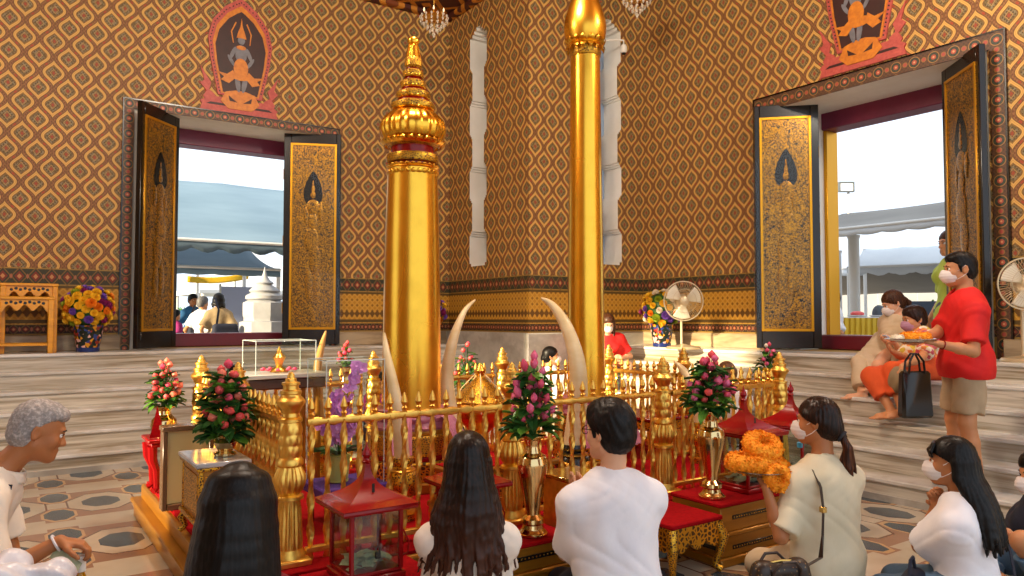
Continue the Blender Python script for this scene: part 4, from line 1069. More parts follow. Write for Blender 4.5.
# ---- yellow nested tables, big flower pots, fans on the landings
M_YTAB = varied('yellow_gold_paint', '#e09c10', '#c4840c', (5, 5, 20), .28)
def nest_table(label, p, rz, w, dp, h):
    r = thing('carved_table', label, 'table', p, rz)
    MB().bbox((-w, -dp, h-.03), (w, dp, h), .006).obj('top', M_YTAB, r)
    for sx in (-1, 1):
        for sy in (-1, 1): MB().bbox((sx*(w-.03)-.025, sy*(dp-.03)-.025, 0), (sx*(w-.03)+.025, sy*(dp-.03)+.025, h-.03), .005).obj('leg', M_YTAB, r)
    for sy in (-1, 1):
        MB().bbox((-w+.05, sy*(dp-.03)-.012, .08), (w-.05, sy*(dp-.03)+.012, .105), .003).obj('stretcher', M_YTAB, r)
        n = 40; P = [(-w+.05, h-.03), (w-.05, h-.03)]+[(w-.05-(2*w-.1)*i/n, h-.115-.03*math.cos(2*PI*i/n*3)-.03*abs(2*i/n-1)**6) for i in range(n+1)]
        m = MB().prism(P, 1, sy*(dp-.03)-.008, sy*(dp-.03)+.008); a = m.obj('pierced_apron', M_YTAB, r)
        s_ = MB()
        for i in range(9):
            x = -w+.10+(2*w-.2)*i/8; s_.lathe([(.016, 0), (.012, .004)], 7, (x, sy*(dp-.03)-.008, h-.068+.012*(i % 2)), ax=(0, -1, 0))
        s_.obj('opening_shade_discs', M_BLACK, a)  # black discs stand for the shade seen through the pierced apron
    return r
y1 = at(23, 356, 7.95); y2 = at(14, 362, 7.72)
nest_table('carved yellow table against the left wall, taller one of the nest', (y1[0]+.04, 9.46, LAND), 0, .26, .15, .735)
nest_table('lower carved yellow table in front of the taller one at left', (y2[0]+.08, 9.23, LAND), 0, .26, .085, .59)
def flower_ball(label, p, rad, cols, n, seed, pot):
    r = thing('flower_arrangement', label, 'flowers', (p[0], p[1], p[2]+.28)); R = random.Random(seed)
    for i in range(n):
        z = 1-2*(i+.5)/n; a = i*2.39996
        if z < -.75: continue
        q = math.sqrt(1-z*z); d = np.array((q*math.cos(a), q*math.sin(a), z))
        flower_copy('mum', R.choice(cols), 'flower', r, d*rad*R.uniform(.86, 1.02)*np.array((1, 1, 1.0))+np.array((0, 0, rad*.82)), d, rad*R.uniform(.17, .26))
    SDF().el((0, 0, rad*.82), (rad*.88,)*3).obj('green_core', M_LEAFG, r, .03)
    v = thing('flower_pot', pot, 'flower pot', p)
    MB().lathe(smoothprof([(.10, 0), (.105, .03), (.11, .05), (.135, .18), (.15, .28), (.155, .29)], 3), 36).obj('body', M_POT, v)
    MB().lathe([(.1, 0), (.112, .004), (.116, .045), (.108, .05)], 36).obj('blue_foot', Mat('cobalt', '#1d2d66', .25).m, v)
    return r
mp = Mat('painted_pot', rough=.25); vo = mp.voro((30, 30, 30), 'F1', 'Color'); sp = mp.nt.nodes.new('ShaderNodeSeparateColor'); mp.nt.links.new(vo.k, sp.inputs[0]); a_ = X(mp.nt, sp.outputs[0]); b_ = X(mp.nt, sp.outputs[1])
cc = mp.mix(a_.gt(.55), '#14241f', '#8a2a1e'); cc = mp.mix(a_.gt(.70), cc, '#c98a1c'); cc = mp.mix(a_.gt(.82), cc, '#2a3d7a'); cc = mp.mix(b_.gt(.85), cc, '#d9a9a0'); mp.color(cc); M_POT = mp.m
PAL = [M_YEL, M_YEL, M_YEL, M_YEL, M_YEL, M_ORG, M_LIME, M_VIO, M_MAG, M_VIO, M_YEL, M_YEL]
q = at(88, 352, 8.15); flower_ball('round bouquet of yellow, violet and lime blooms beside the yellow tables', (q[0], 9.36, LAND), .235, PAL, 95, 3, 'painted pot holding the round bouquet by the yellow tables')
q = at(655, 345, 9.4); PR = at(656, 346, 9.3)
flower_ball('sunlit round bouquet of yellow and white blooms beside the fan', (6.98, 6.80, LAND), .24, [M_YEL, M_YEL, M_ORG, M_CREAM, M_VIO, M_MAG, M_LIME, M_CREAM], 64, 9, 'painted pot holding the sunlit bouquet by the fan')
flower_ball('round mixed bouquet half hidden behind the ringed pillar', (5.0, 9.38, LAND), .22, [M_VIO, M_YEL, M_ORG, M_MAG, M_VIO, M_ORG], 60, 12, 'painted pot half hidden behind the ringed pillar')
M_FANW = varied('fan_metal', '#d9c9a8', '#c4b08a', (6, 6, 6), .3, .5)
def fan(label, c, face, rad, zfoot):
    """c: hub position; face: direction it blows"""
    r = thing('standing_fan', label, 'fan', (c[0], c[1], zfoot), math.atan2(face[1], face[0])); hz = c[2]-zfoot
    MB().lathe([(.20, 0), (.205, .012), (.19, .03), (.05, .05), (.03, .06)], 32).obj('base', M_FANW, r)
    MB().tube([(-.09, 0, .04), (-.09, 0, hz)], .016, 12).obj('pole', M_FANW, r)
    MB().lathe(smoothprof([(.03, -.16), (.07, -.14), (.085, -.06), (.07, .0), (.03, .02)], 3), 24, (-.0, 0, hz), ax=(1, 0, 0)).obj('motor', M_FANW, r)
    m = MB(); n = 56
    for k in range(n):
        a = 2*PI*k/n
        m.tube([(.03+.055*math.sin(PI*min(1, (t+.15)/1.15)) if 1 else 0, rad*t*math.cos(a), hz+rad*t*math.sin(a)) for t in (.18, .4, .65, .88, 1.)], .0016, 4)
        m.tube([(.0-.06*math.sin(PI*t), rad*t*math.cos(a), hz+rad*t*math.sin(a)) for t in (.3, .5, .75, 1.)], .0016, 4)
    for (t, x, w) in ((1., .025, .007), (.18, .06, .005), (.6, .085, .0025)):
        m.tube([(x, rad*t*math.cos(a), hz+rad*t*math.sin(a)) for a in np.linspace(0, 2*PI, 49)[:-1]], w, 6, True)
    m.obj('wire_guard', M_FANW, r)
    MB().lathe([(.055, 0), (.05, .02), (.01, .035)], 24, (.06, 0, hz), ax=(1, 0, 0)).obj('hub_badge', M_FANW, r)
    for k in range(3):
        a0 = k*2*PI/3+.4; b = MB()
        b.grid(lambda u, v: (.02+.03*(u-.5)*(1-.4*v), (rad*.2+rad*.72*v)*math.cos(a0+(u-.5)*1.0), hz+(rad*.2+rad*.72*v)*math.sin(a0+(u-.5)*1.0)), 8, 8)
        o = b.obj('blade', Mat('fan_blade', '#e3dcc6', .3).m if k == 0 else bpy.data.materials['fan_blade'], r)
        sm = o.modifiers.new('thickness', 'SOLIDIFY'); sm.thickness = .004
    return r
h = at(683, 301, 8.95); fan('standing fan on the sunlit landing beside the round bouquet', (h[0], h[1], h[2]), (-.55, -.83), .235, LAND)
h = at(1026, 284, 6.3); fan('standing fan cut off by the right edge, behind the man in red', (h[0], h[1], h[2]), (-.75, -.66), .22, LAND)
# ---- chandeliers and camera on a bracket
M_CRYS = Mat('crystal', '#f4ead8', .08, 0, 1., Transmission_Weight=.5).m
def chandelier(label, p, s):
    r = thing('chandelier', label, 'chandelier', p)
    MB().tube([(0, 0, .05*s), (0, 0, CEIL-p[2])], .008, 6).obj('stem', M_GOLD, r)
    MB().lathe([(.02, .16*s), (.08*s, .14*s), (.15*s, .04*s), (.16*s, .02*s), (.03, .0)], 24).obj('gold_bowl', M_GOLD, r)
    m = MB()
    for (n, q, z, b) in ((14, .17, .03, .022), (14, .165, -.02, .02), (11, .13, -.06, .022), (8, .09, -.10, .022), (5, .05, -.14, .022), (1, 0, -.19, .03)):
        for k in range(n):
            a = 2*PI*k/n; m.lathe([(.001, -b*s*1.5), (b*s*.8, 0), (b*s*.5, b*s*.7), (.001, b*s*1.1)], 6, (q*s*math.cos(a), q*s*math.sin(a), z*s))
    o = m.obj('crystals', M_CRYS, r); o['kind'] = 'stuff'
    for k in range(6):
        a = k*PI/3; MB().lathe([(.008*s, 0), (.011*s, .02*s), (.003, .05*s)], 8, (.14*s*math.cos(a), .14*s*math.sin(a), .08*s)).obj('candle_bulb', M_BULB, r)
    return r
mb_ = Mat('lit_bulb', '#fff0d0', .4); mb_.set('Emission Color', C('#ffd9a0')); mb_.set('Emission Strength', 1.2); M_BULB = mb_.m
chandelier('small crystal chandelier left of the corner, above the ringed pillar', at(434, 20, 9.2), 1.0)
chandelier('small crystal chandelier at the top edge, right of the slim pillar', at(637, 0, 9.0), 1.0)
q = at(633, 40, 9.9); r = thing('security_camera', 'small white security camera on a curved bracket beside the right niche', 'camera', (q[0], PY, q[2]))
MB().tube([(-.28, 0, .0), (-.2, -.05, .06), (-.05, -.16, .07), (.0, -.22, .05), (.0, -.22, -.02)], .011, 8).obj('bracket', M_WHITE, r)
MB().lathe([(.03, .0), (.045, -.03), (.045, -.09), (.03, -.11)], 16, (0, -.22, -.01)).obj('housing', M_WHITE, r)
MB().lathe([(.02, -.112), (.03, -.115), (.022, -.135), (.005, -.14)], 14, (0, -.22, -.01)).obj('lens', M_BLACK, r)
# ================================================================== outside the doorways
GZ = .30
gr = MB().box((NX-30, LW+.95, GZ-.3), (RW+40, LW+60, GZ)).box((RW+.95, NYW-30, GZ-.3), (RW+40, LW+.95, GZ)); struct(gr.obj('ground', M_PAVE, smooth=False))
gr = MB().box((NX-30, NYW-30, -.5), (RW+.95, NYW, -.2)).box((NX-30, NYW, -.5), (NX-.5, LW+.95, -.2)); struct(gr.obj('ground_lower', M_PAVE, smooth=False))
st = MB(); 
for i in range(3):
    st.box((DC_L-1.6, LW+.95, GZ-.1+.01*i), (DC_L+1.6, LW+.95+.9-.3*i, GZ+.2*(i+1))); st.box((RW+.95, DC_R-1.6, GZ-.1+.01*i), (RW+.95+.9-.3*i, DC_R+1.6, GZ+.2*(i+1)))
struct(st.obj('stair_outside', M_TREAD, smooth=False))
M_CANV = varied('blue_grey_canvas', '#7f98aa', '#6b8698', (.5, .5, 3), .7); M_CANVD = varied('dark_blue_canvas', '#5c707f', '#4e626f', (2, 2, 2), .7); M_CANVG = varied('grey_canvas', '#8d877e', '#767069', (.6, .6, .6), .7); M_CANW = varied('white_canvas', '#e2e6ea', '#cfd5db', (.8, .8, .8), .7); M_POST = Mat('white_post', '#e8e6e2', .4).m; M_STONE = varied('pale_stone', '#b4b6ba', '#989a9e', (3, 3, 3), .7); M_DKC = varied('dark_canvas_edge', '#5d6670', '#4a525c', (2, 2, 2), .7)  # the darker blue canvas is for the scalloped valance
def canopy(label, org, ux, uy, w, d, z0, z1, mat, vmat, posts=True, scal=.09):
    """sloping canvas roof: eave at z0 along ux, rising to z1 after d along uy"""
    r = thing('canopy', label, 'canopy', (org[0], org[1], GZ)); ux = np.array(ux, float); uy = np.array(uy, float)
    P = lambda u, v, z: np.array((ux[0]*u+uy[0]*v, ux[1]*u+uy[1]*v, z-GZ))
    sag = lambda u, v: -.10*math.sin(PI*v)-.03*math.sin(PI*((u/w*3) % 1))
    m = MB().grid(lambda a, b: P(w*a, d*b, z0+(z1-z0)*b+sag(w*a, b)), 24, 14); o = m.obj('roof', mat, r); o.modifiers.new('thickness', 'SOLIDIFY').thickness = .015
    m = MB(); n = 12*int(w)
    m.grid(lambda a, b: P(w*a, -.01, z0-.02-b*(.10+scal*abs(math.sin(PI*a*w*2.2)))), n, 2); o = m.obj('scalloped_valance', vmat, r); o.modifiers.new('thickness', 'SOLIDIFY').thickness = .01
    MB().tube([P(0, 0, z0), P(w, 0, z0)], .03, 8).obj('front_bar', M_POST, r)
    if posts:
        for (u, v, z) in ((.02, .05, z0), (w-.02, .05, z0), (.02, d, z1), (w-.02, d, z1)): MB().tube([P(u, v, GZ), P(u, v, z)], .04, 8).obj('post', M_POST, r)
    return r
# left doorway: looking along +Y
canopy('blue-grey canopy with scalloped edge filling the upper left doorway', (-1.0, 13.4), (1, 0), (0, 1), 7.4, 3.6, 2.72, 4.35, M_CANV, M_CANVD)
canopy('lower blue-grey canopy hanging beneath the larger one in the left doorway', (-.5, 14.3), (1, 0), (0, 1), 4.9, 2.5, 2.32, 3.0, M_CANV, M_CANV, True, .02)
canopy('grey canopy with zigzag edge behind the people in the left doorway', (-2.0, 18.0), (1, 0), (0, 1), 6.5, 4, 2.6, 3.6, M_CANVG, M_CANVG)
r = thing('pavilion_tent', 'pale pyramid-roofed tent behind the stupa outside the left doorway', 'tent', (7.0, 25.8, GZ))
MB().lathe([(3.0, 1.85), (3.02, 1.95), (2.0, 2.4), (1.0, 2.85), (.12, 3.3), (.03, 3.5)], 4).obj('roof', M_CANW, r)
for sx in (-1, 1):
    for sy in (-1, 1): MB().tube([(sx*2., sy*2., 0), (sx*2., sy*2., 1.9)], .06, 8).obj('post', M_POST, r)
MB().bbox((-2.0, -1.98, 0), (2.0, -1.92, 1.2), .01).obj('side_wall', M_CANW, r)
b = at(230, 332, 15.5); r = thing('partition_panel', 'lavender-white partition panel behind the women outside the left doorway', 'panel', (b[0]+.25, b[1], GZ))
MB().bbox((-.45, -.02, .05), (.45, .02, 1.75), .005).obj('sheet', Mat('lavender_sheet', '#b9bfe0', .6).m, r)
for sx in (-1, 1): MB().bbox((sx*.46-.02, -.03, 0), (sx*.46+.02, .03, 1.8), .005).obj('post', M_POST, r)
r = thing('flag_banner', 'yellow striped banner hung below the far canopy outside the left doorway', 'banner', (4.0, 17.5, 2.25))
MB().grid(lambda u, v: ((u-.5)*1.3, .05*math.sin(u*6), .14*(v-.5)+.12*u-.06*math.sin(u*3)), 14, 3).obj('cloth', M_YEL, r).modifiers.new('thickness', 'SOLIDIFY').thickness = .01
tag(MB().tube([(5.9, 17.2, 3.6), (9.5, 17.4, 3.1), (12, 17.6, 3.35)], .015, 6).obj('overhead_cable', M_BLACK), 'thin cable crossing the sky right of the left canopy', 'cable')
# white stupa-like marker
b = at(264, 335, 12.4); r = thing('stone_stupa', 'white tiered stupa-like boundary marker outside the left doorway', 'stupa', (b[0], b[1], GZ))
k = 12.4/FPX; zz = lambda y: 1.4-(y-318)*k-GZ
MB().lathe([(24*k, 0), (24*k, zz(322)), (20*k, zz(321)), (20*k, zz(318)), (21*k, zz(316)), (21*k, zz(303)), (19*k, zz(302)), (15*k, zz(300))], 8, flute=None).obj('base', M_STONE, r)
MB().lathe([(15*k, zz(301)), (18*k, zz(299)), (18*k, zz(296)), (13*k, zz(293)), (15*k, zz(291)), (12*k, zz(288)), (7*k, zz(285)), (9*k, zz(283)), (5*k, zz(280)), (2.5*k, zz(276)), (1.5*k, zz(272)), (.3*k, zz(267))], 24).obj('spire', M_STONE, r)
def shrub(label, p, rad, seed, mat=None, hgt=None):
    R = random.Random(seed); r = thing('shrub', label, 'shrub', p); m = MB(); h_ = hgt or rad*1.3
    for i in range(260):
        d = nrm((R.gauss(0, 1), R.gauss(0, 1), R.gauss(0, 1))); q = d*np.array((rad, rad, h_))*R.uniform(.6, 1)+np.array((0, 0, h_*1.05+.15))
        leaf(m, q, d+np.array((0, 0, .2)), rad*.3, rad*.09, .3)
    o = m.obj('foliage', mat or M_LEAFL, r); o['kind'] = 'stuff'
    MB().tube([(0, 0, 0), (.02, 0, h_*.9)], .03, 8).obj('stem', M_LEAFG, r)
    return r
for i, (px, py, d, rd, lb) in enumerate(((188, 330, 24, .5, 'green shrub at the left edge of the left doorway view'), (240, 333, 16.8, .4, 'green shrub left of the white stupa'), (286, 330, 15, .45, 'green shrub right of the white stupa'))):
    b = at(px, py, d); shrub(lb, (b[0], b[1], GZ), rd, 40+i)
# right doorway: looking along +X
def atx(px, py, d): b = at(px, py, d); return b
canopy('big grey canvas canopy in the right doorway, sloping up to the right', (12.6, 10.2), (0, -1), (1, 0), 8.5, 4.0, 3.02, 3.9, M_CANVG, M_CANW, False, .03)
for (px, d, lb) in ((855, 14.2, 'thick white pole in the right doorway under the grey canopy'), (838, 17.5, 'thin pale pole at the left edge of the right doorway view')):
    b = at(px, 318, d); m = MB().lathe([(.14, 0), (.14, .1), (.10, .12), (.10, 2.6), (.12, 2.65), (.12, 2.68)], 16); tag(m.obj('white_pole', M_POST, None, loc=(b[0], b[1], GZ)), lb, 'pole')
canopy('far grey-brown canopy with scalloped white edge in the right doorway', (19, 15.5), (0, -1), (1, 0), 8.5, 4, 2.75, 2.2, M_CANVG, M_CANW)
b = at(930, 270, 16); canopy('small pale blue canopy with scalloped edge near the man in red', (b[0]-.5, b[1]+1.6), (.3, -.95), (.95, .3), 2.6, 1.6, 2.55, 3.1, M_CANW, M_CANW)
b = at(885, 318, 31); r = thing('site_hoarding', 'long grey hoarding closing the yard outside the right doorway', 'hoarding', (b[0], b[1]+2, GZ), math.radians(-57))
for k in range(10): MB().bbox((-7.5+1.5*k, -.03, 0), (-6.02+1.5*k, .03, 3.2), .01).obj('sheet', bpy.data.materials.get('hoarding_grey') or varied('hoarding_grey', '#8b8e93', '#777b82', (1, 1, 1), .6), r)
MB().bbox((-7.5, -.05, 3.2), (7.5, .05, 3.3), .01).obj('top_rail', M_CANVG, r)
def skirt_table(label, c, ang, w, dp, h):
    r = thing('skirted_table', label, 'table', (c[0], c[1], GZ), ang)
    MB().bbox((-w, -dp, h-.04), (w, dp, h), .01).obj('top', M_CANW, r)
    n = 160; per = [(-w+2*w*i/40, -dp) for i in range(40)]+[(w, -dp+2*dp*i/20) for i in range(20)]+[(w-2*w*i/40, dp) for i in range(40)]+[(-w, dp-2*dp*i/20) for i in range(20)]
    m = MB(); L = len(per); F_ = 4; vs = []
    for j in (0, 1, 2):
        for i in range(L*2):
            p = np.array(per[(i//2) % L]); q = np.array(per[(i//2+1) % L]); t = (p+q)/2 if i % 2 else p
            o = (1+.03*j*(math.sin(i*1.25))); vs.append((t[0]*o*1.01, t[1]*(1+.06*j*math.sin(i*1.25))*1.02, h-.01-(h-.03)*j/2))
    N = L*2; m.add(vs, [(j*N+i, j*N+(i+1) % N, (j+1)*N+(i+1) % N, (j+1)*N+i) for j in range(2) for i in range(N)])
    m.obj('pleated_skirt', M_YELC, r); return r
M_YELC = varied('yellow_cloth', '#f0cc3a', '#e0b420', (3, 3, 1), .6)
vr = nrm(CR+(0,))
ang = PSI
b = at(876, 318, 10.9); skirt_table('yellow-skirted table outside the right doorway, left of the seated women', b, ang, .62, .35, 1.11)
b = at(948, 318, 11.3); skirt_table('yellow-skirted table outside the right doorway, behind the man in red', b, ang, .36, .35, 1.11)
b = at(886, 318, 10.9)
for i in range(3):
    t = thing('offering_tray', ['tray of pink flowers at the left end of the yellow table', 'dark covered tray on the yellow table', 'white stand with yellow flowers on the yellow table'][i], 'tray', (b[0]+CR[0]*(-.42+.32*i), b[1]+CR[1]*(-.42+.32*i), GZ+1.11))
    MB().lathe([(.10, 0), (.13, .02), (.135, .03), (.12, .028)], 20).obj('dish', M_POST, t)
    SDF().el((0, 0, .05), (.11, .09, (.04, .13, .06)[i])).obj('heap', [M_ROSE, M_DKC, M_YEL][i], t, .015)
b = at(925, 322, 12.5); r = thing('dark_screen', 'dark blue board standing behind the brown-haired woman outside', 'screen', (b[0], b[1], GZ), ang)
MB().bbox((-.36, -.03, .55), (.36, .03, 1.38), .01).obj('board', Mat('navy_board', '#2d3b52', .5).m, r)
for sx in (-1, 1): MB().bbox((sx*.3-.02, -.02, 0), (sx*.3+.02, .02, .55), .004).obj('leg', M_POST, r)
b = at(930, 318, 13); shrub('bright green topiary ball behind the man in red', (b[0]+.08, b[1], GZ), .27, 60, M_LEAFL, .29); bpy.data.objects['shrub.003'].location.z = GZ+.62
pt = thing('planter', 'white planter box under the bright green topiary ball', 'planter', (b[0]+.08, b[1], GZ)); MB().bbox((-.2, -.2, 0), (.2, .2, .6), .02).obj('box', M_POST, pt); MB().bbox((-.22, -.22, .6), (.22, .22, .65), .01).obj('rim', M_POST, pt)
b = at(846, 187, 19); r = thing('floodlight', 'floodlight on a thin pole against the sky in the right doorway', 'floodlight', (b[0], b[1], GZ), PSI)
h = b[2]-GZ; MB().tube([(.1, .1, 0), (.1, .1, h)], .035, 8).obj('pole', M_POST, r)
m = MB().bbox((-.20, -.05, h-.13), (-.17, .05, h+.13), .004).bbox((.17, -.05, h-.13), (.20, .05, h+.13), .004).bbox((-.17, -.05, h+.10), (.17, .05, h+.13), .004).bbox((-.17, -.05, h-.13), (.17, .05, h-.10), .004).obj('frame', M_DKC, r)
MB().bbox((-.17, -.02, h-.10), (.17, .03, h+.10), .004).obj('lamp_glass', M_POST, r)
# ================================================================== people
def skin(name, a, b):
    m = Mat(name, a, .5, 0, .4); n = m.noise((9, 9, 9), 3); return m.color(m.mix(n, a, b)).set('Subsurface Weight', .08).set('Subsurface Scale', .02).m
SK_L, SK_M, SK_T, SK_D = skin('fair_skin', '#e0ad8c', '#cf9873'), skin('light_brown_skin', '#cf9468', '#b87c52'), skin('tan_skin', '#b87a4e', '#a2663c'), skin('deep_tan_skin', '#9a6242', '#855034')
def hairmat(name, a, b, sc=(150, 150, 8), rough=.40, tip=None, z0=0, z1=0):
    m = Mat(name, a, rough, 0, .22); n = m.noise(sc, 3); c = m.mix(((n-.45)*4).mx(0.).mn(1.), a, b)
    if tip:
        z = m.co()[2]; c = m.mix(((z*-1+z0)/(z0-z1)).mx(0.).mn(1.), c, m.mix(n, tip, a))
    return m.color(c).bump(n, .2, .003).m
H_BLACK = hairmat('black_hair', '#0c0a0a', '#1d1a1a'); H_SHORT = hairmat('short_black_hair', '#0d0b0b', '#221c1a', (160, 160, 60), .45); H_GREY = hairmat('grey_hair', '#8f8a88', '#bdb8b4', (90, 90, 90), .6); H_BROWN = hairmat('brown_hair', '#3a2114', '#5a361f', (120, 120, 10), .4)
def cloth(name, a, b=None, rough=.85, bump=.30, sc=(8, 8, 5)):
    return varied(name, a, b or a, sc, rough, bump=bump)
W_COT, CREAM_T, RED_P, KHAKI, BEIGE, DENIM, NAVY = cloth('white_cotton', '#efeef2', '#e2e2ea'), cloth('cream_cotton', '#e0d6ba', '#d2c6a6'), cloth('red_polo_cloth', '#e01410', '#c60e10', .75), cloth('khaki_cloth', '#b9a383', '#a08a6c'), cloth('beige_linen', '#d3c0a4', '#bda888'), cloth('denim', '#5f7f9e', '#46647f'), cloth('navy_cloth', '#20263a', '#181c2c')
IVOR_B = cloth('ivory_blouse', '#eae0d4', '#dccfc0'); DKRED = cloth('dark_red_dress', '#8a0e1c', '#6c0a16'); ORG_C = cloth('orange_cloth', '#dd5a24', '#c4481a'); GREYC = cloth('grey_cloth', '#77757c', '#5f5d64'); BLUEC = cloth('blue_cloth', '#2c6ea8', '#215a8e'); TANC = cloth('tan_cloth', '#9a8668', '#84704f'); MAGC = cloth('magenta_cloth', '#a82a7a', '#8a2064'); OFFW = cloth('offwhite_shirt', '#efe6d8', '#e2d6c4'); CHEK = cloth('check_cloth', '#6d6a66', '#2c2a2a', sc=(60, 60, 60)); LIMEC = cloth('lime_cloth', '#b9c24a', '#a3ad3c'); LBLUE = cloth('light_blue_cloth', '#4f93cc', '#3c7cb4')
def floral():
    m = Mat('floral_cloth', rough=.8); v = m.voro((26, 26, 26), 'F1', 'Color'); s = m.nt.nodes.new('ShaderNodeSeparateColor'); m.nt.links.new(v.k, s.inputs[0]); a = X(m.nt, s.outputs[0])
    c = m.mix(a.gt(.45), '#ece0c8', '#e08a4a'); c = m.mix(a.gt(.7), c, '#d9c24a'); c = m.mix(a.gt(.85), c, '#c85a6a'); return m.color(c).m
FLORAL = floral()
MASKW, MASKP = cloth('white_mask', '#e6e0de', '#d8d0ce', .7), cloth('pink_mask', '#b98aa0', '#a87890', .7)
EYEW, IRIS, BROW = Mat('eye_white', '#e9e4dc', .2).m, Mat('iris', '#1a0f0a', .15).m, Mat('eyebrow', '#1c1412', .7).m
LEATHER = varied('brown_leather', '#3a2a22', '#2a1d18', (30, 30, 30), .45)
UP = np.array((0, 0, 1.))
def vsub(a, b): return np.array(a, float)-np.array(b, float)
class Fig:
    def __init__(s, label, loc, heading, sc=1., h=.008, skinm=SK_M, female=False, group=None, base=None):
        s.loc = np.array(loc, float); s.r = thing('person', label, 'person', s.loc, 0, group)
        a = math.radians(heading); s.f = np.array((math.cos(a), math.sin(a), 0)); s.rt = np.array((math.sin(a), -math.cos(a), 0))
        s.sc, s.h, s.sk, s.fem = sc, h, skinm, female; s.B = SDF(); s.arms = {}; s.legs = {}
    def V(s, r, f, u): return (s.rt*r+s.f*f)*s.sc+UP*u*s.sc
    def Wd(s, p): return np.array(p, float)-s.loc          # world -> local
    def torso(s, pel, neck, yaw=0., slim=1.):
        s.pel, s.neck = np.array(pel, float), np.array(neck, float); s.up = nrm(s.neck-s.pel); a = math.radians(yaw)
        rt = s.rt*math.cos(a)+s.f*math.sin(a); rt = nrm(rt-s.up*(rt@s.up)); s.trt = rt; s.tf = np.cross(s.up, rt); s.L = np.linalg.norm(s.neck-s.pel); s.slim = slim
        k = s.sc*(.155 if s.fem else .180)
        s.S = {q: s.neck-s.up*.105*s.sc+rt*q*k for q in (-1, 1)}
        s.body_prims(s.B, 0)
    def body_prims(s, G, e, bust=True):
        c, u, f, r, L, w = s.sc, s.up, s.tf, s.trt, s.L, s.slim; R = (r, f, u); P = s.pel
        G.el(P, ((.160 if s.fem else .15)*c*w+e, .115*c*w+e, .125*c+e), R, .04)
        G.el(P+u*.40*L, (.130*c*w+e, .092*c*w+e, .19*c+e), R, .05)
        G.el(P+u*.70*L, ((.142 if s.fem else .158)*c*w+e, .103*c*w+e, .17*c+e), R, .05)
        if s.fem and bust:
            for q in (-1, 1): G.el(P+u*.66*L+f*.075*c+r*q*.065*c, (.058*c+e,)*3, None, .04)
        for q in (-1, 1):
            G.rc(s.neck-u*.10*c, s.S[q], .062*c+e, .046*c+e*.8, .05)
            G.rc(s.neck-u*.008*c, s.S[q]-r*q*.02*c+u*.004*c, .040*c+e*.5, .040*c+e*.7, .04)
    def head(s, hc, heading, pitch=0., roll=0., hs=None, face=True):
        hs = hs or s.sc; s.hs = hs; s.hc = np.array(hc, float); a = math.radians(heading); p = math.radians(pitch); q = math.radians(roll)
        f0 = np.array((math.cos(a), math.sin(a), 0)); r0 = np.array((math.sin(a), -math.cos(a), 0))
        f = f0*math.cos(p)-UP*math.sin(p); u = UP*math.cos(p)+f0*math.sin(p)
        r = r0*math.cos(q)+u*math.sin(q); u = u*math.cos(q)-r0*math.sin(q); s.H = np.array((r, f, u))
        B, T, R = s.B, s.T, s.H
        B.rc(s.neck-s.up*.03*s.sc, T(0, -.022, -.075), .055*s.sc, .050*hs, .03)
        B.el(T(0, -.012, .028), np.array((.074, .093, .086))*hs, R, .02)
        B.el(T(0, .030, -.030), np.array((.060, .062, .084))*hs, R, .03)
        B.rc(T(0, .020, -.065), T(0, .068, -.094), .045*hs, .024*hs, .03)
        for q in (-1, 1):
            B.rc(T(q*.045, .0, -.055), T(q*.012, .07, -.092), .022*hs, .018*hs, .025)
            B.el(T(q*.036, .056, -.030), (.026*hs,)*3, None, .02)
        if face:
            for q in (-1, 1): B.el(T(q*.031, .094, .002), np.array((.017, .013, .011))*hs, R, .010, sub=True)
            B.rc(T(-.028, .080, .022), T(.028, .080, .022), .012*hs, None, .015)
            B.rc(T(0, .086, .004), T(0, .104, -.032), .008*hs, .0125*hs, .010)
            for q in (-1, 1): B.el(T(q*.012, .095, -.036), (.009*hs,)*3, None, .008)
            B.el(T(0, .088, -.060), np.array((.022, .012, .006))*hs, R, .006); B.el(T(0, .086, -.071), np.array((.019, .012, .007))*hs, R, .006)
        for q in (-1, 1):
            ax = (R[0]*.35*q+R[1]*-.94, R[0]*.94*q+R[1]*.35, R[2])
            B.el(T(q*.077, -.012, -.008), np.array((.019, .008, .032))*hs, ax, .008); B.el(T(q*.083, -.008, -.004), np.array((.010, .006, .018))*hs, ax, .006, sub=True)
        if face:
            for q in (-1, 1):
                m = MB(); 
                def sph(c, rad): return lambda i, j: c+rad*(R[0]*math.sin(PI*j)*math.cos(2*PI*i)+R[1]*math.sin(PI*j)*math.sin(2*PI*i)+R[2]*math.cos(PI*j))
                m.grid(sph(T(q*.031, .0765, .001), .0118*hs), 12, 8); e = m.obj('eye', EYEW, s.r)
                m = MB().lathe([(.0001, -.001), (.0062*hs, -.001), (.005*hs, .0012), (.0001, .0016)], 12, T(q*.030, .0876, .001), ax=R[1]); m.obj('iris', IRIS, e)
                m = MB().tube([T(q*.014, .0915, .020), T(q*.028, .0925, .026), T(q*.046, .082, .021)], [.002*hs, .0034*hs, .0015*hs], 6); m.obj('eyebrow', BROW, s.r)
                m = MB().tube([T(q*.019, .0885, .003), T(q*.031, .0905, .0095), T(q*.043, .082, .004)], [.001*hs, .0022*hs, .001*hs], 5); m.obj('eyelid', BROW, e)
    def T(s, x, y, z): return s.hc+s.hs*(s.H[0]*x+s.H[1]*y+s.H[2]*z)
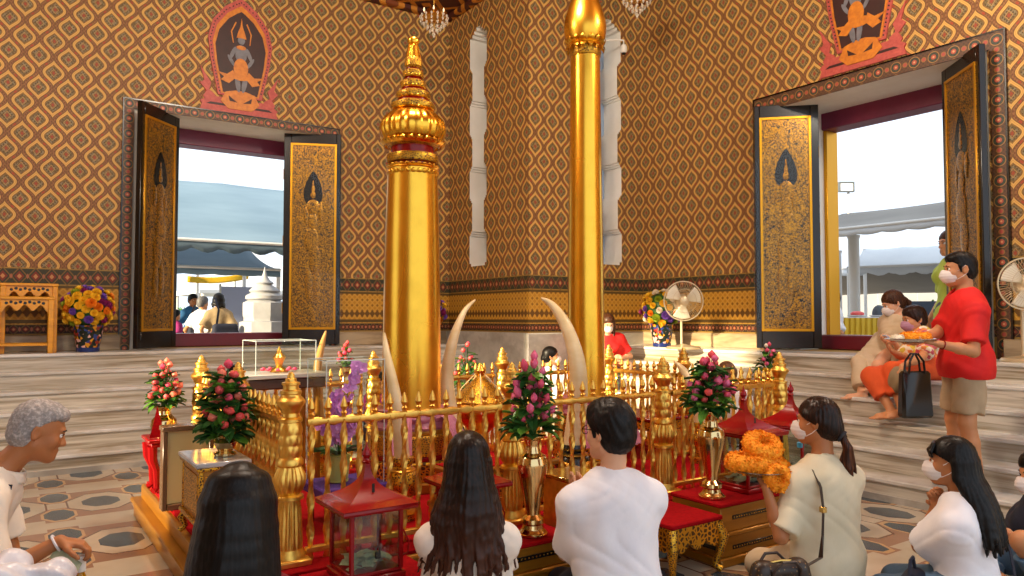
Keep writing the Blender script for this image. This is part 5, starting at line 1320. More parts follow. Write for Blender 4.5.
    def arm(s, q, wrist, hint, d=None, n=None, curl=.35, spread=.0, thumb=1., hand=True):
        """q: -1 left, +1 right.  wrist local point; hint: pole direction for the elbow"""
        S = s.S[q]; W = np.array(wrist, float); l1, l2 = .285*s.sc, .245*s.sc; v = W-S; D = np.linalg.norm(v)
        if D > (l1+l2)*.985: k = D/((l1+l2)*.985); l1 *= k; l2 *= k
        a = (l1*l1-l2*l2+D*D)/(2*D); hh = math.sqrt(max(l1*l1-a*a, 1e-6)); vd = v/D; p = np.array(hint, float); p = nrm(p-vd*(p@vd))
        E = S+vd*a+p*hh; c = s.sc*(.9 if s.fem else 1.)
        s.B.rc(S, E, .047*c, .037*c, .03); s.B.rc(E, E*.6+W*.4, .038*c, .036*c, .02); s.B.rc(E*.6+W*.4, W, .036*c, .024*c, .02)
        s.arms[q] = (S, E, W)
        if not hand: return s
        fa = nrm(W-E); d = fa if d is None else nrm(d)
        n = np.cross(d, (0, 0, 1.)) if n is None else np.array(n, float); n = nrm(n-d*(n@d)); sd = np.cross(n, d)*q*thumb
        s.hand(W, d, n, sd, curl, spread)
        return s
    def hand(s, W, d, n, sd, curl, spread):
        c = .96*s.sc*(.92 if s.fem else 1.); B = s.B
        off = (.030, .010, -.010, -.028); LL = (.070, .079, .073, .057); KL = (.083, .086, .082, .075)
        B.el(W+d*.05*c, np.array((.044, .036, .014))*c, (d, sd, n), .012)
        for i in range(4):
            K = W+d*KL[i]*c+sd*off[i]*c-n*.002; B.rc(W+d*.008*c+sd*off[i]*.45*c, K, .0125*c, .0105*c, .010)
            p = K; cu = curl*(1+.12*i) if not isinstance(curl, (list, tuple)) else curl[i]; dd = nrm(d+sd*spread*(1.5-i)*.5); ang = cu*.6
            for (fr, rad) in ((.44, .0092), (.31, .0084), (.25, .0075)):
                x = dd*math.cos(ang)+n*math.sin(ang); e = p+x*LL[i]*fr*c; B.rc(p, e, rad*c, rad*.9*c, .005); p = e; ang += cu
        b = W+d*.022*c+sd*.024*c; t1 = b+nrm(sd*.75+d*.6+n*.35)*.036*c; t2 = t1+nrm(sd*.3+d*.85+n*.4)*.032*c; t3 = t2+nrm(sd*.05+d*.9+n*.45)*.026*c
        B.rc(W+d*.01*c+sd*.012*c, t1, .016*c, .0125*c, .012); B.rc(t1, t2, .0115*c, .0105*c, .006); B.rc(t2, t3, .0105*c, .0085*c, .006)
    def leg(s, q, knee, ankle, toe, hip=None, foot=True):
        c = s.sc; H_ = s.pel+s.trt*q*.085*c-s.up*.02*c if hip is None else np.array(hip, float); K, A = np.array(knee, float), np.array(ankle, float)
        s.B.rc(H_, K, .085*c, .055*c, .04); s.B.rc(K, K*.65+A*.35, .054*c, .053*c, .02); s.B.rc(K*.65+A*.35, A, .053*c, .034*c, .02)
        s.legs[q] = (H_, K, A); t = nrm(toe)
        if foot:
            side = nrm(np.cross(t, UP)+1e-6); upv = np.cross(side, t)
            B = s.B; B.rc(A-upv*.035*c-t*.02*c, A-upv*.045*c+t*.12*c, .034*c, .026*c, .025); B.el(A-upv*.055*c+t*.10*c, np.array((.06, .042, .018))*c, (t, side, upv), .02)
            for i in range(5): B.rc(A-upv*.058*c+t*.15*c+side*(i-2)*.017*c*-1, A-upv*.062*c+t*(.185-.009*abs(i-1))*c+side*(i-2)*.018*c*-1, .010*c, .009*c, .004)
    def kneel(s, spread=.12, kf=.34):
        for q in (-1, 1): s.leg(q, s.V(q*spread, kf, .065), s.V(q*.09, -.02, .05), -s.f*.9-UP*.1)
    def crossleg(s):
        for q in (-1, 1): s.leg(q, s.V(q*.30, .24, .09), s.V(-q*.06, .26, .06), s.rt*-q+s.f*.2)
    def finish(s):
        return s.B.obj('body', s.sk, s.r, s.h)
    # ---------------------------------------------------------------- clothing
    def top(s, mat, e=.014, sleeve=.62, hem=.10, neck_r=.062, name='shirt', h=.010, flare=.0, se=None, wr=.004, vneck=0., collar=None, boxy=0.):
        G = SDF(); s.body_prims(G, e); c = s.sc
        if boxy: G.el(s.pel+s.up*.34*s.L, ((.150+boxy)*c, (.105+boxy*.6)*c, .26*c), (s.trt, s.tf, s.up), .06)
        se = e+.010 if se is None else se
        if hem > .02: G.rc(s.pel+s.up*.1*c, s.pel-s.up*(hem-.02)*c, .10*c, (.10+flare)*c, .03); G.el(s.pel-s.up*hem*.5*c, ((.165+flare)*c+e, (.125+flare)*c+e, (.10+hem*.6)*c), (s.trt, s.tf, s.up), .04)
        for q, (S, E, W) in s.arms.items():
            u = nrm(E-S); k = min(sleeve, 1.)
            P = S+(E-S)*k
            G.rc(S, S+(E-S)*min(1.2 if sleeve <= 1 else 1., k+.15), .046*c+se*.35, .044*c+se*1.1, .08, clip=[(P, u)] if sleeve <= 1 else None)
            if sleeve > 1:
                w = nrm(W-E); P = E+(W-E)*(sleeve-1); G.rc(E, E+(W-E)*min(1.1, sleeve-1+.1), .044*c+se, .036*c+se, .03, clip=[(P, w)])
        if neck_r: G.rc(s.neck-s.up*.005*c+s.tf*.012, s.neck+s.up*.14*c+s.tf*.01, neck_r*c, neck_r*1.3*c, .008, sub=True)
        if vneck: G.rc(s.neck+s.tf*.06*c, s.neck+s.tf*.10*c-s.up*vneck*c, .05*c, .012*c, .01, sub=True)
        rng = random.Random(int(abs(s.loc[0])*1000)); a1, a2, a3 = [rng.uniform(0, 6) for _ in range(3)]
        kx = nrm(s.trt*.75+s.up*.65)*30; kz = nrm(s.tf*.6+s.trt*-.5+s.up*.7)*22
        k3 = nrm(s.trt*.5-s.up*.8+s.tf*.3)*58
        def warp(x, y, z):
            m1 = np.sin(x*9+y*7+z*12+a2); f1 = np.sin(x*kx[0]+y*kx[1]+z*kx[2]+a1+1.6*np.sin(x*13+y*9+z*17+a3)); f2 = np.sin(x*kz[0]+y*kz[1]+z*kz[2]+a2+1.4*np.sin(x*21-y*8+z*11)); f3 = np.sin(x*k3[0]+y*k3[1]+z*k3[2]+a3+2*np.sin(x*11+y*15-z*9+a1))
            return wr*(-np.abs(f1)**.7*(.9+.6*m1)+.8*f2-.7*np.abs(f3)**.6*(1-m1)*.6)
        o = G.obj(name, mat, s.r, h, warp if wr else None, [(s.pel-s.up*hem*c, -s.up)])
        return o
    def bottoms(s, mat, e=.016, leg=1.9, name='trousers', h=.011, waist=.08, wr=.004):
        """leg: 0..1 along thigh, 1..2 along shin"""
        G = SDF(); c = s.sc; R = (s.trt, s.tf, s.up)
        G.el(s.pel-s.up*.01*c, (.162*c+e, .122*c+e, .12*c+e), R, .04)
        for q, (H_, K, A) in s.legs.items():
            if leg <= 1: P = H_+(K-H_)*leg; G.rc(H_, H_+(K-H_)*min(1, leg+.15), .092*c+e, .078*c+e*1.3, .03, clip=[(P, nrm(K-H_))])
            else:
                G.rc(H_, K, .090*c+e, .062*c+e, .04); w = nrm(A-K); P = K+(A-K)*(leg-1); G.rc(K, K+(A-K)*min(1.05, leg-.9), .060*c+e, .045*c+e*1.4, .03, clip=[(P, w)])
        def warp(x, y, z): return wr*(np.sin(34*x+21*z+2*np.sin(17*y+9*z))+.7*np.sin(27*y-31*z+2*np.sin(14*x)))
        return G.obj(name, mat, s.r, h, warp, [(s.pel+s.up*waist*c, s.up)])
    def skirt(s, mat, e=.03, h=.012, name='skirt', wr=.005):
        G = SDF(); c = s.sc
        G.el(s.pel, (.175*c+e, .135*c+e, .13*c+e), (s.trt, s.tf, s.up), .05)
        for q, (H_, K, A) in s.legs.items(): G.rc(H_, K, .095*c+e, .07*c+e, .08); G.rc(K, K*.35+A*.65, .066*c+e, .062*c+e, .08)
        (a, b, c1), (d, f_, g) = s.legs[-1], s.legs[1]; G.rc((a+d)/2, (b+f_)/2, .09*c+e, .07*c+e, .08); G.rc((b+f_)/2, (b+f_)*.175+(c1+g)*.325, .07*c+e, .07*c+e, .08)
        def warp(x, y, z): return wr*np.sin(40*x+25*y+2*np.sin(15*z+9*x))
        return G.obj(name, mat, s.r, h, warp, [(s.pel+s.up*.10*c, s.up)])
    # ---------------------------------------------------------------- hair
    def cap(s, G, e=.010, A=(.088, .058), Bk=(-.085, -.075), k=.015, extra=True):
        """hair cap over the skull, cut by a plane from the hairline A=(y,z) to the nape Bk"""
        T, R, hs = s.T, s.H, s.hs; ay, az = A; by, bz = Bk; n = nrm((0, az-bz, -(ay-by)))
        nn = R[0]*n[0]+R[1]*n[1]+R[2]*n[2]; n_ = nn if n[1] > 0 else -nn
        G.el(T(0, -.014, .032), (np.array((.074, .093, .086))+e)*hs, R, k, clip=[(T(0, ay, az), n_)])
        if extra: G.el(T(0, -.040, -.015), (np.array((.064, .064, .07))+e)*hs, R, k, clip=[(T(0, -.005, 0), R[1])])
    def hairwarp(s, amp=.003, n=26):
        r, f = s.H[0], s.H[1]; c = s.hc
        def w(x, y, z):
            px, py, pz = x-c[0], y-c[1], z-c[2]; a = np.arctan2(px*r[0]+py*r[1]+pz*r[2], -(px*f[0]+py*f[1]+pz*f[2]))
            return amp*(np.sin(n*a+2*np.sin(z*14+a*3))+.6*np.sin(n*2.3*a+z*20))
        return w
    def short_hair(s, mat, e=.010, top=.0, h=.006, A=(.086, .056), Bk=(-.09, -.055), side=True):
        G = SDF(); s.cap(G, e, A, Bk); T, hs = s.T, s.hs
        G.el(T(0, .02, .078), np.array((.062+e*.5, .07, .036+top))*hs, s.H, .02)
        for q in (-1, 1) if side else (): G.rc(T(q*.070, .020, .02), T(q*.073, .016, -.022), .012*hs, .006*hs, .01)
        c = s.hc
        def w(x, y, z): return .0012*(np.sin(x*190+z*70+np.sin(y*90)*2)+np.sin(y*170-z*90+np.sin(x*80)*2))
        return G.obj('hair', mat, s.r, h, w)
    def long_hair(s, mat, ends, e=.014, wave=0., n=15, spread=110, h=.0065, A=(.086, .052), rad=.026, tipr=.008, seed=1, Bk=(-.10, -.14), lay=2, name='hair', k=.018, amp=.0013):
        """ends(a): local end point for the lock leaving the head at angle a (0=back, + to the right)"""
        G = SDF(); s.cap(G, e, A, Bk); T, hs = s.T, s.hs; R = random.Random(seed)
        for j in range(n):
            a = math.radians(-spread+2*spread*j/(n-1)); sa, ca = math.sin(a), math.cos(a)
            p0 = T(.060*sa, -.012-.070*ca, .062); p1 = T(.074*sa, -.012-.090*ca, .005); p2 = T(.082*sa, -.014-.098*ca, -.075)
            for L in range(lay):
                E = np.array(ends(a), float)+np.array([R.uniform(-.02, .02), R.uniform(-.02, .02), R.uniform(-.05, .035)])*s.sc; m = 7; pts = [p0, p1, p2]; ph = R.uniform(0, 6)
                for i in range(1, m+1):
                    t = i/m; q = p2+(E-p2)*t+s.H[1]*-.02*math.sin(PI*t)
                    if wave: q = q+wave*math.sin(t*11+ph)*(s.rt*math.cos(ph)+s.f*math.sin(ph))*min(1, t*2)
                    pts.append(q)
                k0 = rad*R.uniform(.8, 1.1)*hs; rr = [k0*.8, k0, k0]+[k0+(tipr-k0)*(i/m)**1.6 for i in range(1, m+1)]
                for i in range(len(pts)-1): G.rc(pts[i], pts[i+1], rr[i], rr[i+1], k)
        return G.obj(name, mat, s.r, h, s.hairwarp(amp, 41))
    def mask(s, mat):
        T, R, hs = s.T, s.H, s.hs
        G = SDF(); G.el(T(0, .052, -.048), np.array((.061, .078, .062))*hs, R, .01, clip=[(T(0, .09, -.008), R[2]*.9-R[1]*.25), (T(0, .03, -.07), -R[1]*.85-R[2]*.25)])
        G.rc(T(0, .112, -.018), T(0, .118, -.045), .012*hs, .016*hs, .02)
        r = R[2]*300
        def w(x, y, z): return .0012*np.sin((x-s.hc[0])*r[0]+(y-s.hc[1])*r[1]+(z-s.hc[2])*r[2])
        o = G.obj('face_mask', mat, s.r, .0055, w)
        for q in (-1, 1):
            MB().tube([T(q*.056, .05, -.022), T(q*.072, .02, -.005), T(q*.082, -.012, .022)], .0018, 5).obj('ear_loop', mat, o)
            MB().tube([T(q*.056, .045, -.075), T(q*.070, .01, -.055), T(q*.082, -.02, -.030)], .0018, 5).obj('ear_loop', mat, o)
        return o
    def prayer(s, at_, up=None, gap=.013):
        """palms pressed together at the local point, fingers pointing up"""
        u = nrm(np.array((0, 0, 1.))*.85+s.f*.5) if up is None else nrm(up)
        for q in (-1, 1): s.arm(q, np.array(at_)+s.rt*q*gap*1.6-u*.07, s.rt*q*.3-UP*.95-s.f*.2, u, -s.rt*q, .05, 0.)
def strap(r, pts, w, mat, name='strap', t=.004):
    m = MB(); P = [np.array(p, float) for p in pts]; n = len(P); vs = []
    cen = sum(P)/n
    for i in range(n):
        tg = nrm(P[min(i+1, n-1)]-P[max(i-1, 0)]); out = P[i]-cen; out = nrm(out-tg*(out@tg)); sd = np.cross(tg, out)
        for (a, b) in ((-1, 0), (1, 0), (1, 1), (-1, 1)): vs.append(P[i]+sd*a*w/2+out*b*t)
    fs = [(i*4+k, i*4+(k+1) % 4, i*4+4+(k+1) % 4, i*4+4+k) for i in range(n-1) for k in range(4)]+[(0, 1, 2, 3), tuple(4*(n-1)+k for k in (3, 2, 1, 0))]
    return m.add(vs, fs).obj(name, mat, r)
# ------------------------------------------------------------------ worshippers in front of the fence
def head_fig(label, px, py, d, heading, seat, back=.06, **kw):
    """figure whose head centre is seen at (px,py,d); the ground point lies under the pelvis"""
    hc = at(px, py, d); a = math.radians(heading)
    loc = (hc[0]-back*math.cos(a), hc[1]-back*math.sin(a), seat)
    f = Fig(label, loc, heading, **kw); f.hcl = hc-f.loc
    return f
# 1 --- black-haired woman in dark red, nearest
p = head_fig('person in dark red dress with long straight black hair, nearest the camera', 239, 503, 2.3, 66, 0, .05, sc=.97, h=.009, skinm=SK_L, female=True)
p.torso(p.V(0, 0, .18), p.hcl-UP*.21-p.f*.015); p.head(p.hcl, 62, 8)
p.kneel(); p.prayer(p.hcl+p.f*.22-UP*.20)
p.top(DKRED, .012, .75, .12, .06, 'dress_top'); p.skirt(DKRED); p.finish()
p.long_hair(H_BLACK, lambda a: p.hcl+p.rt*(math.sin(a)*.118-.012)-p.f*(.105*math.cos(a)+.01)-UP*(.42-.05*abs(math.sin(a))), e=.013, n=31, spread=108, rad=.020, seed=4, lay=3, k=.03, amp=.0007)
# 2 --- woman with long wavy hair
p = head_fig('person with long wavy dark hair in an ivory ruffled blouse', 468, 463, 3.2, 58, 0, .05, sc=.95, h=.009, skinm=SK_L, female=True)
p.torso(p.V(0, 0, .16), p.hcl-UP*.225-p.f*.015, 0, .95); p.head(p.hcl, 60, 6, hs=1.07)
p.kneel(.1, .26); p.prayer(p.hcl+p.f*.18-UP*.24)
p.top(IVOR_B, .014, .5, .12, .06, 'blouse', wr=.004)
for q in (-1, 1):
    S, E, W = p.arms[q]; u = nrm(E-S); x, y, _z = frame(u); m = MB()
    m.grid(lambda i, j: S+(E-S)*(.10+.42*j)+(x*math.cos(2*PI*i)+y*math.sin(2*PI*i))*(.060+.050*j+.012*j*math.sin(2*PI*i*9)), 54, 6)
    o = m.obj('ruffled_sleeve', IVOR_B, p.r); o.modifiers.new('thickness', 'SOLIDIFY').thickness = .004
p.skirt(TANC); p.finish()
HW_ = hairmat('wavy_brown_hair', '#120c0a', '#2c1a12', (110, 110, 12), .36, '#5e3626', .70, .38)
p.long_hair(HW_, lambda a: p.hcl+p.rt*math.sin(a)*.185-p.f*(.13*math.cos(a)+.0)-UP*(.46-.06*abs(math.sin(a))), e=.012, wave=.013, n=29, spread=108, rad=.017, tipr=.0035, seed=9, lay=3, k=.010, h=.006)
# 3 --- man in white T-shirt
p = head_fig('person with short black hair, glasses and white T-shirt, palms pressed together', 609, 430, 3.5, 72, 0, .06, sc=1.06, h=.0075, skinm=SK_L)
p.torso(p.V(0, -.02, .19), p.hcl-UP*.215-p.f*.03, 0, 1.12); p.head(p.hcl, 98, 4, hs=1.15)
p.kneel(); pt = p.Wd(at(578, 490, 3.78)); p.prayer(pt)
p.top(W_COT, .020, .85, .16, .056, 'white_t_shirt', se=.026, wr=.0045, h=.008, boxy=.035); p.bottoms(NAVY); p.finish()
p.short_hair(H_SHORT, .016, .014, .006, (.082, .050), (-.09, -.058))
G = SDF(); G.rc(p.neck+p.up*.045-p.tf*.03, p.neck+p.up*.045+p.tf*.01, .01)
m = MB(); m.tube([p.neck+p.up*(.035+.012*math.cos(a))+p.trt*.064*math.sin(a)+p.tf*(.012-.066*math.cos(a)) for a in np.linspace(0, 2*PI, 25)[:-1]], .005, 6, True); m.obj('neck_cord', M_BLACK, p.r)
g = MB(); T = p.T
for q in (-1, 1):
    g.tube([T(q*.031+.021*math.cos(a), .100, .0+.016*math.sin(a)) for a in np.linspace(0, 2*PI, 17)[:-1]], .0018, 5, True)
    g.tube([T(q*.052, .099, .006), T(q*.070, .06, .008), T(q*.083, -.005, .006), T(q*.08, -.03, -.012)], .0018, 5)
g.tube([T(-.010, .102, .004), T(0, .106, .007), T(.010, .102, .004)], .0018, 5); g.obj('glasses', M_BLACK, p.r)
MAN = p
# 4 --- ponytailed woman with marigolds
p = head_fig('person with brown ponytail, mask and cream T-shirt, holding a plate of marigold garlands', 817, 421, 3.9, 84, 0, .05, sc=1.0, h=.0075, skinm=SK_T, female=True)
p.torso(p.V(0, 0, .18), p.hcl-UP*.20-p.f*.03, -12, 1.12); p.head(p.hcl, 109, 2)
p.kneel(.11)
plate = at(760, 470, 3.92)
pw = p.Wd(plate)
p.arm(-1, p.Wd(at(766, 487, 3.80)), -UP*1.0-p.f*.15-p.rt*.4, nrm(pw-p.Wd(at(766, 489, 3.80))+UP*.02), UP, .25, .15)
p.arm(1, pw+p.rt*.12-UP*.05-p.f*.02, -UP+p.rt*.5, nrm(-p.rt*.8+p.f*.5), UP, .3, .1)
p.top(CREAM_T, .019, .88, .20, .058, 'cream_t_shirt', se=.026, wr=.004, h=.008, boxy=.015); p.bottoms(BEIGE); p.finish()
HP = hairmat('brown_ponytail_hair', '#1a0f0b', '#3a2016', (120, 120, 10), .34)
HP2 = hairmat('ponytail_lengths', '#2a150c', '#6a3818', (120, 120, 9), .38, '#8a4c1e', .62, .42)
G = SDF(); p.cap(G, .012, (.088, .050), (-.095, -.062)); T = p.T
G.el(T(0, -.075, -.035), np.array((.055, .05, .06)), p.H, .03)
for q in (-1, 1): G.rc(T(q*.062, .035, .035), T(q*.064, -.05, -.0), .018, .018, .02)
tie = T(0, -.118, -.072); G.rc(T(0, -.085, -.05), tie, .04, .022, .02)
G.obj('hair', HP, p.r, .006, p.hairwarp(.0022, 34))
G = SDF(); R_ = random.Random(2)
for j in range(26):
    ex = np.array((R_.gauss(0, .022), R_.gauss(0, .02), R_.uniform(-.30, -.24))); q = [tie, tie-p.H[1]*.03+np.array((0, 0, -.02))+ex*.15, tie-p.H[1]*.03+ex*.55*np.array((1.2, 1.2, 1)), tie-p.H[1]*.015+ex+p.rt*.03]
    for i in range(3): G.rc(q[i], q[i+1], (.013, .014, .010)[i], (.014, .010, .0025)[i], .007)
G.obj('ponytail', HP2, p.r, .0055)
MB().tube([tie+.026*(p.H[0]*math.cos(a)+nrm(p.H[2]*.8-p.H[1]*.6)*math.sin(a)) for a in np.linspace(0, 2*PI, 17)[:-1]], .008, 8, True).obj('scrunchie', cloth('dark_scrunchie', '#2a2d33'), p.r)
p.mask(MASKW)
PONY = p
w = p.loc
# handbag with strap
hb = at(780, 568, 3.34); bag = thing('handbag', 'dark brown handbag with dotted pattern at the hip of the ponytailed woman', 'handbag', (hb[0], hb[1], hb[2]-.16), math.radians(-20))
mbag = Mat('dotted_leather', rough=.4); v_ = mbag.voro((55, 55, 55)); mbag.color(mbag.mix(v_.lt(.18), '#2a1d16', '#8a6a3c')); mbag = mbag.m
G = SDF(); G.rc((-.11, 0, .05), (.11, 0, .05), .05, None, .03); G.rc((-.09, 0, .15), (.09, 0, .15), .038, None, .05); G.rc((-.11, 0, .05), (-.09, 0, .15), .05, .038, .05); G.rc((.11, 0, .05), (.09, 0, .15), .05, .038, .05); G.obj('bag_body', mbag, bag, .006)
MB().tube([(-.10, -.005, .185), (0, -.005, .194), (.10, -.005, .185)], .006, 6).obj('zip', Mat('zip_metal', '#c9a25a', .25, 1.).m, bag)
for y in (-.045, .045): MB().tube([(-.07, y, .11), (-.065, y*1.3, .17), (-.03, y*1.5, .205), (.03, y*1.5, .205), (.065, y*1.3, .17), (.07, y, .11)], .007, 8).obj('handle', LEATHER, bag)
S = p.S[-1]; L_ = lambda q: np.array(q)+p.loc-np.array(bag.location)
Rz = np.array([[math.cos(math.radians(20)), -math.sin(math.radians(20)), 0], [math.sin(math.radians(20)), math.cos(math.radians(20)), 0], [0, 0, 1]])
sp = [L_(p.S[-1]+q_) for q_ in (p.tf*.12-p.up*.10+p.trt*.05, p.tf*.085+p.trt*.05+p.up*.04, p.up*.105+p.trt*.05, -p.tf*.07+p.up*.07+p.trt*.045, -p.tf*.125+p.up*.0+p.trt*.035, -p.tf*.155-p.up*.10+p.trt*.02, -p.tf*.165-p.up*.22-p.trt*.0, -p.tf*.17-p.up*.32-p.trt*.02)]
sp = [Rz@q for q in sp]+[np.array((.10, -.02, .16))]
strap(bag, sp, .022, LEATHER, 'shoulder_strap')
MB().bbox(sp[5]-.014, sp[5]+.014, .003).obj('buckle', bpy.data.materials['zip_metal'], bag)
# plate with garlands
pr = thing('silver_plate', 'round silver plate heaped with orange garlands, held by the ponytailed woman', 'plate', (plate[0], plate[1], plate[2]-.02))
MB().lathe([(.001, 0), (.10, 0), (.125, .012), (.155, .026), (.156, .030), (.125, .018), (.10, .006), (.001, .006)], 40).obj('dish', Mat('silver', '#c9c9c6', .2, 1.).m, pr)
MARI = Mat('marigold', rough=.7); n_ = MARI.noise((70, 70, 70), 3, .6); MARI.color(MARI.mix(n_, '#ffb31a', '#f58400')).bump(MARI.voro((75, 75, 75)), .6, .010); MARI = MARI.m
def garland(label, c, R, r, tilt=(0, 0, 1), nb=14, seed=0):
    x, y, z = frame(tilt); g = MB(); N, M = 240, 40; rr = random.Random(seed); ph = [rr.uniform(0, 6) for _ in range(4)]
    def pt(i, j):
        a = 2*PI*i; b = 2*PI*j; puff = abs(math.sin(a*nb/2))**.8; q = r*(.93+.10*puff)*(1+.07*math.sin(b*9+ph[0]+2*math.sin(a*23))*math.sin(a*61+3*math.sin(b*3))+.05*math.sin(b*17-a*83+ph[1]))
        return (R+q*math.cos(b))*(x*math.cos(a)+y*math.sin(a))+q*math.sin(b)*z
    g.grid(pt, 120, 20)
    for k in range(int(5200*R*r/.0036*.16)+160):            # ruffled petals all over the ring
        i, j = rr.random(), rr.random(); p0 = np.array(pt(i, j)); a = 2*PI*i
        cen = R*(x*math.cos(a)+y*math.sin(a)); n = nrm(p0-cen+np.array([rr.gauss(0, .012) for _ in range(3)])); s1 = nrm(np.cross(n, (rr.gauss(0, 1), rr.gauss(0, 1), rr.gauss(0, 1)))); w = rr.uniform(.006, .010); h_ = rr.uniform(.008, .014)
        s2 = np.cross(n, s1); b0 = p0-n*.004
        g.add([b0-s1*w*.6, b0+s1*w*.6, b0+s1*w+n*h_*.7+s2*.003, b0+n*h_+s2*.005, b0-s1*w+n*h_*.7+s2*.003], [(0, 1, 2, 3, 4)])
    return tag(g.obj('marigold_garland', MARI, None, ang=0, loc=c), label, 'garland', 'marigold garlands on the plate')
b0 = plate+np.array((0, 0, .02))
garland('marigold garland lying lowest on the plate, spilling to the left', b0+np.array((CR[0]*-.05, CR[1]*-.05, .02)), .085, .042, (0, 0, 1), 14, 1)
garland('marigold garland on top of the heap, tilted upright', b0+np.array((CR[0]*.015, CR[1]*.015, .105)), .062, .040, (-CF[0]*.5+.1, -CF[1]*.5, .8), 12, 2)
garland('marigold garland hanging at the right side of the plate toward the shoulder', b0+np.array((CR[0]*.085, CR[1]*.085, .022)), .045, .034, (.4, -.5, .75), 9, 3)
garland('marigold garland drooping below the plate rim', b0+np.array((CR[0]*.05-CF[0]*.12, CR[1]*.05-CF[1]*.12, -.035)), .04, .03, (-CF[0], -CF[1], .3), 9, 4)
bt = at(800, 453, 4.02); r = thing('water_bottle', 'small clear bottle with blue cap held near the masked face of the ponytailed woman', 'bottle', (bt[0], bt[1], bt[2]-.12))
MB().lathe([(.026, 0), (.028, .01), (.028, .11), (.024, .13), (.013, .15), (.013, .155)], 20).obj('body', M_ACRYL, r); MB().lathe([(.015, .15), (.015, .175), (.012, .178)], 16).obj('blue_cap', Mat('blue_cap', '#3aa0cf', .4).m, r)
# 5 --- girl in white blouse, right
p = head_fig('masked person with straight black hair and white blouse, hands clasped at chin', 951, 461, 3.6, 104, 0, .04, sc=.93, h=.0065, skinm=SK_T, female=True)
p.torso(p.V(0, -.02, .16), p.hcl-UP*.185-p.f*.045, -6); p.head(p.hcl, 113, 3)
p.kneel(.1)
hp = p.Wd(at(935, 494, 3.66))
for q in (-1, 1): p.arm(q, hp+p.rt*q*.030-UP*.045-p.f*.01, -UP+p.rt*q*.25+p.f*.1, nrm(UP*.7-p.rt*q*.55+p.f*.2), -p.rt*q*.8-p.f*.5, .75, .05)
p.top(W_COT, .022, .8, .16, .066, 'white_blouse', se=.032, wr=.0055, h=.008); p.bottoms(DENIM); p.finish()
p.long_hair(H_BLACK, lambda a: p.hcl-p.f*(.16+.05*math.cos(a))+p.rt*math.sin(a)*.11-UP*.36, e=.014, n=25, spread=82, Bk=(-.10, -.055), rad=.019, tipr=.003, seed=14, lay=3, k=.012, h=.006)
G = SDF()
for x in np.linspace(-.06, .06, 9): G.pl(p.T(x*.7, .07, .085), p.T(x, .098-abs(x)*.25, .055), p.T(x*1.05, .097-abs(x)*.3, .022), r=.012, r2=.004, k=.008)
G.obj('fringe', H_BLACK, p.r, .006); p.mask(MASKW)
sp = [p.S[1]+p.up*.06, p.S[1]+p.up*.03-p.tf*.07, p.S[1]-p.tf*.14-p.up*.12, p.S[1]-p.tf*.16-p.up*.3]; strap(p.r, sp, .03, NAVY, 'blue_strap')
db = at(912, 572, 3.55); r = thing('dark_bag', 'dark navy bag on the floor before the girl in the white blouse', 'bag', (db[0], db[1], 0), .3); SDF().rc((-.1, 0, .08), (.1, 0, .08), .075, None).rc((-.08, 0, .16), (.08, 0, .16), .05, None, .05).obj('bag_body', NAVY, r, .01); MB().tube([(-.07, 0, .2), (-.03, 0, .27), (.03, 0, .27), (.07, 0, .2)], .008, 6).obj('handle', NAVY, r)
# 6 --- man in red polo standing on the first step
loc = np.array((5.73, 2.59, LAND/6)); p = Fig('masked person standing in red polo shirt and khaki shorts, holding a tray', loc, 128, 1.03, .0075, SK_M)
hc = p.Wd(at(960, 269, 5.37)); p.torso(p.V(0, .0, .93), hc-UP*.195-p.f*.03, 4, 1.08); p.head(hc, 132, 3)
tray = at(911, 340, 5.22); tl = p.Wd(tray)
p.arm(-1, p.Wd(at(939, 344, 5.08)), -UP-p.f*.4-p.rt*.1, nrm(tl-p.Wd(at(941, 345, 5.12))), UP, .3, .1)
p.arm(1, tl+p.rt*.13-p.f*.04-UP*.02, -UP-p.f*.4+p.rt*.2, nrm(-p.rt*.7+p.f*.6), UP, .3, .1)
p.leg(-1, p.V(-.11, .03, .48), p.V(-.12, -.03, .085), p.f-p.rt*.2); p.leg(1, p.V(.11, .06, .48), p.V(.11, .02, .085), p.f+p.rt*.2)
p.top(RED_P, .026, .78, .15, .056, 'red_polo_shirt', se=.028, wr=.004, vneck=.06, flare=.024, h=.009); p.bottoms(KHAKI, .016, .86, 'khaki_shorts', wr=.006, waist=-.03); p.finish()
p.short_hair(H_SHORT, .006, .004, .0065, (.082, .064), (-.085, -.045)); p.mask(MASKW)
S, E, W = p.arms[-1]; MB().tube([W+(E-W)*.10+.030*(frame(W-E)[0]*math.cos(a)+frame(W-E)[1]*math.sin(a)) for a in np.linspace(0, 2*PI, 17)[:-1]], .004, 6, True).obj('red_bracelet', M_REDL, p.r)
mid = S+(E-S)*.5; MB().obox(mid+(-p.f*.0-p.rt*.069), (.001*0+.016, .003, .007), (nrm(E-S)*0+p.f, p.rt, UP)).obj('sleeve_patch', BLUEC, p.r)
c_ = p.pel+p.up*.66*p.L+p.tf*.125-p.trt*.06; MB().obox(c_, (.028, .004, .004), (p.trt, p.tf, p.up)).obj('chest_stitching', NAVY, p.r)
for q in (-1, 1):
    H_, K, A = p.legs[q]; ft = p.f+p.rt*q*.2
    o = SDF().rc(A-UP*.055-nrm(ft)*.03, A-UP*.06+nrm(ft)*.15, .036, .040, .02).obj('shoe', M_BLACK, p.r, .009, None, [(A-UP*.03, UP), (A-UP*.084, -UP)])
r = thing('offering_tray', 'round tray with orange garlands carried by the man in the red polo shirt', 'tray', (tray[0], tray[1], tray[2]-.015)); MB().lathe([(.001, 0), (.12, 0), (.15, .012), (.17, .022), (.171, .026), (.145, .018), (.12, .006), (.001, .006)], 36).obj('dish', bpy.data.materials['silver'], r)
